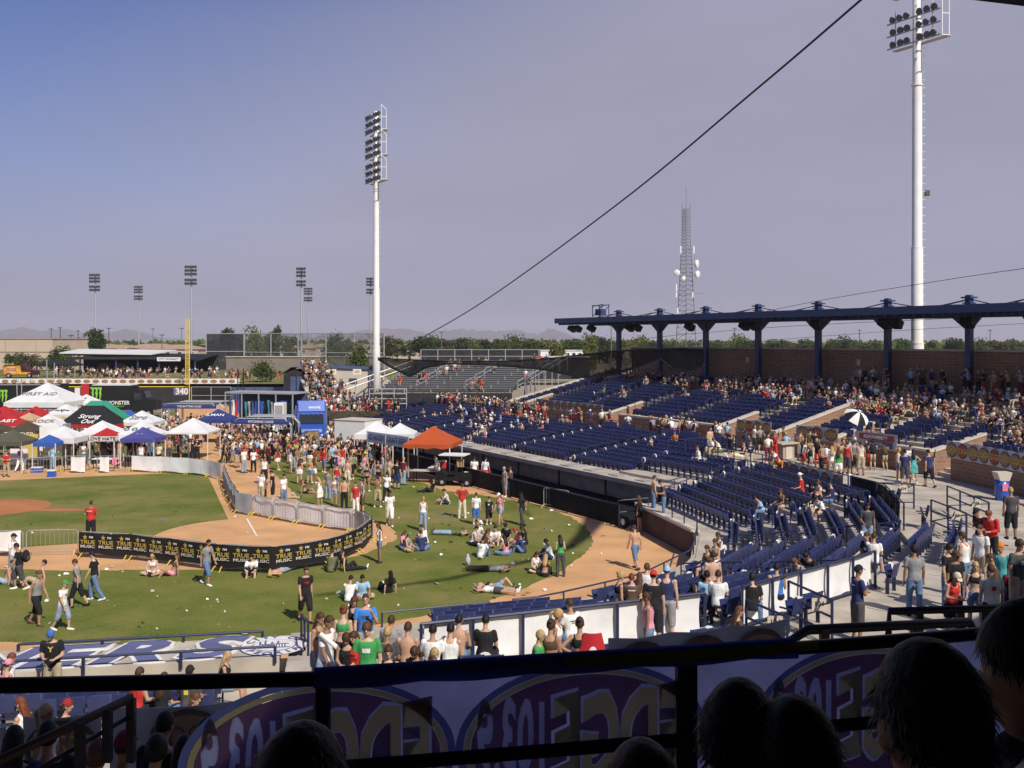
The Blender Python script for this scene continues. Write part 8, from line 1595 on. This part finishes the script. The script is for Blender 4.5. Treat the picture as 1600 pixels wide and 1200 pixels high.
for k in range(26): d = rng.uniform(150, 165); it.append((V((px_at(rng.uniform(335, 445), d), d, BZ)), rng.uniform(0, 6.3), rng.random() < .3))
crowd('berm_crowd', 'far crowd strolling on the grass berm before the pavilion', it); it = []
A0, A1, B0_, B1 = V((px_at(472, 114), 113, 5.2)), V((px_at(510, 114), 113, 5.2)), V((px_at(566, 106), 104, 2.0)), V((px_at(498, 106), 104, 2.0))
for k in range(95):
    u_, v_ = rng.random(), rng.random(); it.append((A0.lerp(B1, v_).lerp(A1.lerp(B0_, v_), u_), rng.uniform(0, 6.3), rng.random() < .25))
for k in range(14): it.append((V((px_at(rng.uniform(468, 502), 114.5), 114.5 + rng.random(), 5.4)), rng.uniform(0, 6.3), False))
for k in range(46): it.append((V((rng.uniform(-20, -11.2), rng.uniform(97.3, 103), 1.86)), rng.uniform(0, 6.3), rng.random() < .3))
crowd('stair_crowd', 'crowd packed on the stair and landing left of the bleachers', it); it = []
for k in range(104): q = rng.uniform(-52, -35.5); it.append((bp(q, 28.4 + rng.random() * 1.5, ZW), rng.uniform(0, 6.3), rng.random() < .12))
for k in range(14): q = rng.uniform(-35, -17); it.append((bp(q, 28.5 + rng.random() * 1.2, ZW), rng.uniform(0, 6.3), False))
for k in range(22): q = rng.uniform(-6, 9); it.append((bp(q, 24.5 + rng.random() * 4.8, ZW), rng.uniform(0, 6.3), False))
for k in range(16): q = rng.uniform(-17, -9); it.append((bp(q, 28.5 + rng.random() * 1.2, ZW), rng.uniform(0, 6.3), False))
for k in range(40):
    q = rng.uniform(-48, -24); i = rng.randrange(0, 10); r0, n, z0, dz = rows_of(q); i = rng.choice([5, 6, 7, 8, 9, 9]); p = bp(q, r0 + .82 * i + .34, z0 + dz * i); it.append((p, atan2(-n1.x, n1.y) + rng.uniform(-.6, .6), True)); SEATED.append(p)
crowd('walkway_crowd', 'people standing along the far walkway rail and in the seats below it', it); it = []
for k in range(150): px = rng.uniform(60, 345); py = rng.uniform(664, 706); it.append((G(px, py), rng.uniform(0, 6.3), rng.random() < .1))
for k in range(250): px = rng.uniform(345, 612); py = rng.uniform(682, 724 + max(0, (px - 480) * .12)); it.append((G(px, py), rng.uniform(0, 6.3), False))
for k in range(8): d = 110; it.append((V((-8 + rng.random() * 7, 104 + rng.random() * 11, 0)), 0, True))
it = it[:-8]
for i, x in ((4, -10), (4, -9.2), (5, -9.6), (10, -6.5), (11, -6.0), (11, -7), (13, 3), (14, 4), (2, -3.5), (1, -4.2), (1, -3.2), (8, -8), (8, -7.3), (9, -2), (12, -3), (12, -3.8), (13, 1), (14, 2.6), (14, 3.2), (6, 1.5), (3, -12)): y, z, xa, xb = bl(i); it.append((V((x, y + .05, z)), 0.0, True))
crowd('field_crowd', 'far part of the crowd between the tents and trucks', it)
# litter
lit = MB(); rng = random.Random(5)
for k in range(230):
    if k < 150: px, py = rng.uniform(10, 880), rng.uniform(800, 985)
    else: px, py = rng.uniform(640, 1030), rng.uniform(760, 900)
    p = G(px, py); q, r = bq(p)
    if r > 14.2: continue
    s_ = rng.choice([.035, .05, .07, .11]); a = rng.random() * 6; xx = V((cos(a), sin(a), 0)) * s_; yy = V((-sin(a), cos(a), .25)) * s_ * rng.uniform(.4, 1); z = V((0, 0, .03))
    lit.add([p + z - xx - yy * .5, p + z + xx - yy * .5, p + z + xx * .8 + yy + V((0, 0, .02)), p + z - xx * .7 + yy + V((0, 0, .05))], [(0, 1, 2, 3)], rng.choice([0, 0, 0, 0, 1, 2]))
o = lit.build('litter', [M_white, M_paint, M_tan]); tag(o, 'scraps of paper and cups scattered on grass and dirt', 'litter', None, 'stuff')
for i, (px, py) in enumerate(((731, 880), (610, 1000), (383, 990))):
    if i == 0:
        p = G(px, 884); t = thing('water_bottle', 'large clear water jug standing on the grass', 'bottle', p); b = MB(); b.tube([(0, 0, 0), (0, 0, .3), (0, 0, .38), (0, 0, .44)], [.11, .11, .05, .04], 10); b.build('jug', mat('clear_plastic', (.45, .5, .55), .2, .1, 2), t, True, world=False); b = MB(); b.tube([(0, 0, .44), (0, 0, .47)], .045, 8); b.build('cap', M_white, t, world=False)
    if i == 2:
        p = G(px, py); t = thing('paper_plate', 'white paper plate lying on the near dirt', 'plate', p); b = MB(); b.tube([(0, 0, .02), (0, 0, .03), (0, 0, .045)], [.12, .16, .19], 14); b.build('rim', M_white, t, True, world=False); b = MB(); b.tube([(0, 0, .046), (0, 0, .05)], .12, 12); b.build('centre', M_white, t, world=False)
# ------------------------------------------------------------------ the shaded tier in the foreground
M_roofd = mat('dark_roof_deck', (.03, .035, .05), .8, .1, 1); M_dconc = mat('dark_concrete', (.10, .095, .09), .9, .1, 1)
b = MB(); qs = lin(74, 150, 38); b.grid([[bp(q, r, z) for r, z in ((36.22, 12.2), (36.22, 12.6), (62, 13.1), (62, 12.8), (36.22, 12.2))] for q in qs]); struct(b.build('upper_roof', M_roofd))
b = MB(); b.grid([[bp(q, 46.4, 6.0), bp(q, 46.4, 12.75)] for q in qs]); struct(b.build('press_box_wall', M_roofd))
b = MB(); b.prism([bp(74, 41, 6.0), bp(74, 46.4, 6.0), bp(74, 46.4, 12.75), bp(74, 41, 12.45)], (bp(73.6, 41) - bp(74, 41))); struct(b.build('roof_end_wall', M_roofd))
oval_banner('sunlit oval banner on the rail below the foreground banner', 98.2, 104, 29.75, 4.0, 4.95, 3, True, back=True); oval_banner('oval banner on the rail at lower left beneath the handrail', 113.35, 114.3, 29.75, 3.6, 4.42, 1, True, back=True); oval_banner('oval banner at the left edge below the thick rail', 114.5, 122, 29.75, 3.6, 4.3, 5, back=True)
oval_banner('shaded oval banner at lower left right of the handrail', 111.3, 113.25, 29.7, 3.6, 4.44, 1, back=True)
curved_wall('brick_wall', 'brick wall stretch under the foreground rail', 62, 150, 30, UP0 - .28, ZW - .2, 3.42, .3, coping=M_conc2)
RT = 38.7; M_fr = mat('foreground_rail_paint', (.012, .014, .03), .5, .1, 3)
def rpt(px, r=RT):
    k = (px - 800) / F; d = 5.0
    for _ in range(40): d += (bq((k * d, d))[1] - r) * .8
    return V((k * d, d, 0))
t = thing('front_rail', 'thick dark rail with posts across the bottom of the view', 'railing', bp(111, RT, 6.9))
q0, q1 = 86, 126
b = MB(); b.tube([bp(q, RT, 7.22) for q in lin(q0, 112.8, 18)], .036, 8); b.build('mid_rail', M_fr, t, True); b = MB(); b.tube([bp(q, RT, 7.10) for q in lin(112.8, q1, 10)], .045, 8); b.build('low_rail', M_fr, t, True)
b = MB(); b.tube([rpt(px) + V((0, 0, 7.655 + .065 * max(0, 520 - px) / 520)) for px in range(-300, 1901, 60)], .036, 10); b.build('top_rail', M_fr, t, True)
for px, w_ in ((505, .062), (1072, .10), (1640, .07), (-70, .06)):
    k = (px - 800) / F; d = 5.0
    for _ in range(30): d += (bq((k * d, d))[1] - RT) * .8
    b = MB(); b.bar((k * d, d, 6.5), (k * d, d, 7.62), w_); b.build('post', M_fr, t)
def thru(n, c): return mat(n, c, .85, .12, 4, .1, trans=.72)
M_bsheet = thru('banner_back', (.72, .73, .92)); M_bmag = thru('showing_through_magenta', (.27, .14, .20)); M_bnavy = thru('showing_through_navy', (.22, .25, .46)); M_bgold = thru('showing_through_gold', (.74, .62, .26)); M_bpale = thru('showing_through_pale', (.74, .76, .90))
t = thing('foreground_banner', 'large banner seen from behind with reversed lettering showing through', 'banner', rpt(900) + V((0, 0, 6.6)))
xs = lin(300, 1660, 60); b = MB(); rows = []
for i, px in enumerate(xs):
    p = rpt(px, RT - .075); lf = max(0, (470 - px) / 170); zt = 7.66 - .55 * lf ** 1.1; rows.append([V((p.x, p.y - (.014 * sin(i * 1.1 + j) + .01 * sin(i * .37)), 6.55 + (zt - 6.55) * j / 5)) for j in range(6)])
b.sheet(rows, V((0, .006, 0))); b.build('cloth', M_bsheet, t, True)
def oval_loop(a, b_): return [(a * cos(2 * pi * i / 48), b_ * sin(2 * pi * i / 48)) for i in range(48)]
def glyph_loops(txt, size, sx, x0, y0, bold):
    c = bpy.data.curves.new('g', 'FONT'); c.body = txt; c.size = 1; c.resolution_u = 3; c.offset = bold; c.align_x = 'CENTER'; c.align_y = 'CENTER'
    me = evaluated(bpy.data.objects.new('t', c), 'g'); ec = {}
    for f in me.polygons:
        for a_, b_ in f.edge_keys: ec[(a_, b_)] = ec.get((a_, b_), 0) + 1
    nx = {}
    for (a_, b_), k in ec.items():
        if k == 1: nx.setdefault(a_, []).append(b_); nx.setdefault(b_, []).append(a_)
    seen = set(); out = []
    for s0 in nx:
        if s0 in seen: continue
        lp = [s0]; seen.add(s0); cur = s0
        while True:
            n_ = [q for q in nx[cur] if q not in seen]
            if not n_: break
            cur = n_[0]; seen.add(cur); lp.append(cur)
        if len(lp) > 2: out.append([(me.vertices[i].co.x * size * sx + x0, me.vertices[i].co.y * size + y0 + .02 * sin(me.vertices[i].co.x * 9)) for i in lp])
    return out
def filled(loops, name):
    c = bpy.data.curves.new('c', 'CURVE'); c.dimensions = '2D'; c.fill_mode = 'BOTH'
    for lp in loops:
        sp = c.splines.new('POLY'); sp.points.add(len(lp) - 1); sp.use_cyclic_u = True
        for p_, q in zip(sp.points, lp): p_.co = (q[0], q[1], 0, 1)
    me = evaluated(bpy.data.objects.new('t', c), name); me.materials.clear(); me.materials.append(None); return me
gE = glyph_loops('EDGE', .60, .47, -.19, -.01, .04); gN = glyph_loops('103.9', .50, .34, .37, .02, .03); gO = glyph_loops('EDGE', .62, .47, -.19, -.01, .055)
PRN = [('printed_oval', filled([oval_loop(.665, .40), oval_loop(.625, .366)], 'printed_oval'), M_bnavy), ('printed_ring', filled([oval_loop(.623, .364), oval_loop(.59, .338)], 'printed_ring'), M_bgold), ('printed_field', filled([oval_loop(.588, .336)] + gO + gN, 'printed_field'), M_bmag), ('reversed_outline', filled(gO + gE, 'reversed_outline'), M_bpale), ('reversed_lettering', filled(gE, 'reversed_lettering'), M_bgold), ('reversed_numbers', filled(gN, 'reversed_numbers'), M_bpale)]
for cx in (500, 912, 1350):
    c = rpt(cx, RT - .04); d = bdir(bq(c)[0]); tx = V((-d.y, d.x, 0)); tx = tx if tx.x > 0 else -tx; c.z = 7.25; c = c + d * .012
    for k, (nm, me, mm) in enumerate(PRN):
        o = inst(nm, me, t, mats=mm); M = Matrix((-tx, V((0, 0, 1)), d)).transposed().to_4x4(); M.translation = c - t.location + d * (.002 * k); o.matrix_basis = M
tp = thing('draped_tarp', 'blue tarp with a yellow band folded over the foreground rail', 'tarp', rpt(900) + V((0, 0, 7.6)))
M_tarp = mat('blue_tarp', (.24, .32, .72), .75, .15, 3, .2, trans=.7); M_tarpy = mat('olive_tarp_band', (.34, .31, .05), .8, .15, 3, trans=.5)
b = MB(); rows = []
for i, px in enumerate(lin(490, 1240, 40)):
    s_ = .02 + .025 * abs(sin(i * .35)); p = rpt(px); d = bdir(bq(p)[0]); rows.append([p + d * .055 + V((0, 0, 7.645 - s_ * .6)), p + d * .03 + V((0, 0, 7.70)), p + V((0, 0, 7.708)), p - d * .04 + V((0, 0, 7.69)), p - d * .05 + V((0, 0, 7.68 - s_ * .2))])
b.sheet(rows, (0, 0, .006)); b.build('fabric', M_tarp, tp, True)
b = MB(); rows = []
for i, px in enumerate(lin(880, 1270, 20)):
    p = rpt(px); d = bdir(bq(p)[0]); e = .035 * sin(pi * i / 20); rows.append([p + d * .064 + V((0, 0, 7.66 - e * .6)), p + d * .05 + V((0, 0, 7.695))])
b.sheet(rows, (0, 0, .006)); b.build('yellow_band', M_tarpy, tp, True)
# dark rails of the aisles in the shade
def px_rail(label, pts, r, posts):
    P_ = [AT(*p) for p in pts]; t = thing('stair_rail', label, 'handrail', P_[0]); b = MB(); b.tube(P_, r, 8); b.build('top_rail', M_fr if 'brown' not in label else mat('brown_rail', (.05, .03, .025), .5, .1, 3), t, True)
    for a, c in posts: b = MB(); b.bar(AT(*a), AT(*c), r * 1.7); b.build('post', M_fr, t)
px_rail('worn brown sloping handrail at lower left', [(-40, 1207, 6.6), (205, 1090, 7.6), (206, 1150, 7.6)], .035, [((125, 1128, 7.2), (125, 1215, 7.2)), ((168, 1108, 7.4), (168, 1190, 7.4)), ((205, 1092, 7.6), (205, 1190, 7.6))])
px_rail('lower bar of the handrail at lower left', [(-40, 1260, 6.6), (205, 1118, 7.6)], .018, [])
px_rail('dark rail in the shade below the blue shirt man', [(1236, 1030, 9), (1237, 1000, 9), (1262, 984, 9.0), (1515, 972, 9.6), (1524, 990, 9.6)], .045, [((1288, 984, 9), (1288, 1040, 9)), ((1430, 976, 9.4), (1430, 1040, 9.4))])
px_rail('second dark rail in the shade at right', [(1388, 1000, 10), (1390, 955, 10), (1570, 950, 10)], .04, [((1436, 954, 10), (1436, 1030, 10)), ((1500, 952, 10), (1500, 1030, 10))])
px_rail('low dark bar across the shade at right', [(1180, 1014, 9.2), (1560, 993, 9.8)], .025, [])
# seated people close to the camera, dark against the light
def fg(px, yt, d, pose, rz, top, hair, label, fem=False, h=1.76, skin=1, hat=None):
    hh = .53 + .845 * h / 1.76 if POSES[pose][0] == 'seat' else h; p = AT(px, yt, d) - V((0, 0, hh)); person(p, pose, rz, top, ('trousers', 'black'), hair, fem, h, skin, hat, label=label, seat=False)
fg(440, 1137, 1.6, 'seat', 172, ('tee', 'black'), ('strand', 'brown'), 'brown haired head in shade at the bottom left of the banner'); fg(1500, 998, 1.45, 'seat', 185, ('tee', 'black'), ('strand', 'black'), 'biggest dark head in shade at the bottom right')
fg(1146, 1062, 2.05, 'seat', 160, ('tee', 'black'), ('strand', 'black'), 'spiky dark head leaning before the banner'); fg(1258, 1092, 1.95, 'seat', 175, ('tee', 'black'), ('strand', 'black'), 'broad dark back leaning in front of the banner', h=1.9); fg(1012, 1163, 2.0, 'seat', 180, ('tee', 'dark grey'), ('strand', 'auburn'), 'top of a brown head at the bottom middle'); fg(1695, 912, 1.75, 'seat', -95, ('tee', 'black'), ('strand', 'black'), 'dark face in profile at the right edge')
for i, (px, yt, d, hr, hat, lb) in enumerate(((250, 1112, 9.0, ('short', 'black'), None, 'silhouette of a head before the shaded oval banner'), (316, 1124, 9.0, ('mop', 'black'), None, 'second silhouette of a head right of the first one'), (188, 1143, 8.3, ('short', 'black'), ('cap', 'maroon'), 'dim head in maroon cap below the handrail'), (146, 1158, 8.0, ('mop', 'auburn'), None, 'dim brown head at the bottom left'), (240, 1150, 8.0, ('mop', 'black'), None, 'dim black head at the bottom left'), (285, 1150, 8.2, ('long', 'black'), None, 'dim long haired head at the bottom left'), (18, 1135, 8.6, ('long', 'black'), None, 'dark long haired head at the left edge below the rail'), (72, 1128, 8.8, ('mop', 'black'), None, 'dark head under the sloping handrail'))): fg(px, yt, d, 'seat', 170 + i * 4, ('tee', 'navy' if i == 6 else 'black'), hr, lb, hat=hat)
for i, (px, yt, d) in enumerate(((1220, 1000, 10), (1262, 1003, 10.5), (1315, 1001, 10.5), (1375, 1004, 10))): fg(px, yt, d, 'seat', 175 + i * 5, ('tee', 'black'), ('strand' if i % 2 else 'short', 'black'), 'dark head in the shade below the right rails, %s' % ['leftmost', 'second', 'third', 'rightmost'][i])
o = thing('rolled_poster', 'white rolled poster held by the walker in white and denim', 'poster', AT(522, 1008, 19)); b = MB(); b.tube([(-.25, -.1, .25), (.3, -.1, -.2)], .045, 10); b.build('paper_roll', M_white, o, world=False); b = MB(); b.tube([(.3, -.1, -.2), (.303, -.1, -.203)], .03, 8); b.build('roll_end', M_conc2, o, world=False)
# loose chairs on the walkway behind the white sheets
for i, (px, py, rz) in enumerate(((940, 1065, 165), (968, 1062, 165), (1090, 1038, 160), (1132, 1032, 160), (1235, 985, 150), (1262, 975, 150), (1385, 925, 140), (1420, 915, 140), (1395, 795, 110), (1438, 825, 112), (735, 1085, 172), (765, 1084, 172))):
    p = on_bowl(px, py); q, r = bq(p); d = bdir(q); t = thing('walkway_chair', 'loose dark blue chair on the walkway, ' + ['left one beside the carrier bag', 'right one beside the carrier bag', 'left one of the pair before the sheet gap', 'right one of the pair before the sheet gap', 'left one beside the blue shirt man', 'right one beside the blue shirt man', 'left one behind the end of the white sheet', 'right one behind the end of the white sheet', 'by the black mesh', 'by the crossed rails', 'left one low before the long white sheet', 'right one low before the long white sheet'][i], 'chair', p, atan2(-d.x, d.y))
    for nm, me in (('backrest', ME_back), ('seat_pan', ME_pan), ('seat_frame', ME_fr)): inst(nm, me, t)
    if i % 2 == 0: o = inst('end_disc', disc_m, t, (-.3, 0, 0)); inst('disc_emblem', ring_m, t, (-.3, 0, 0))
build_seats()
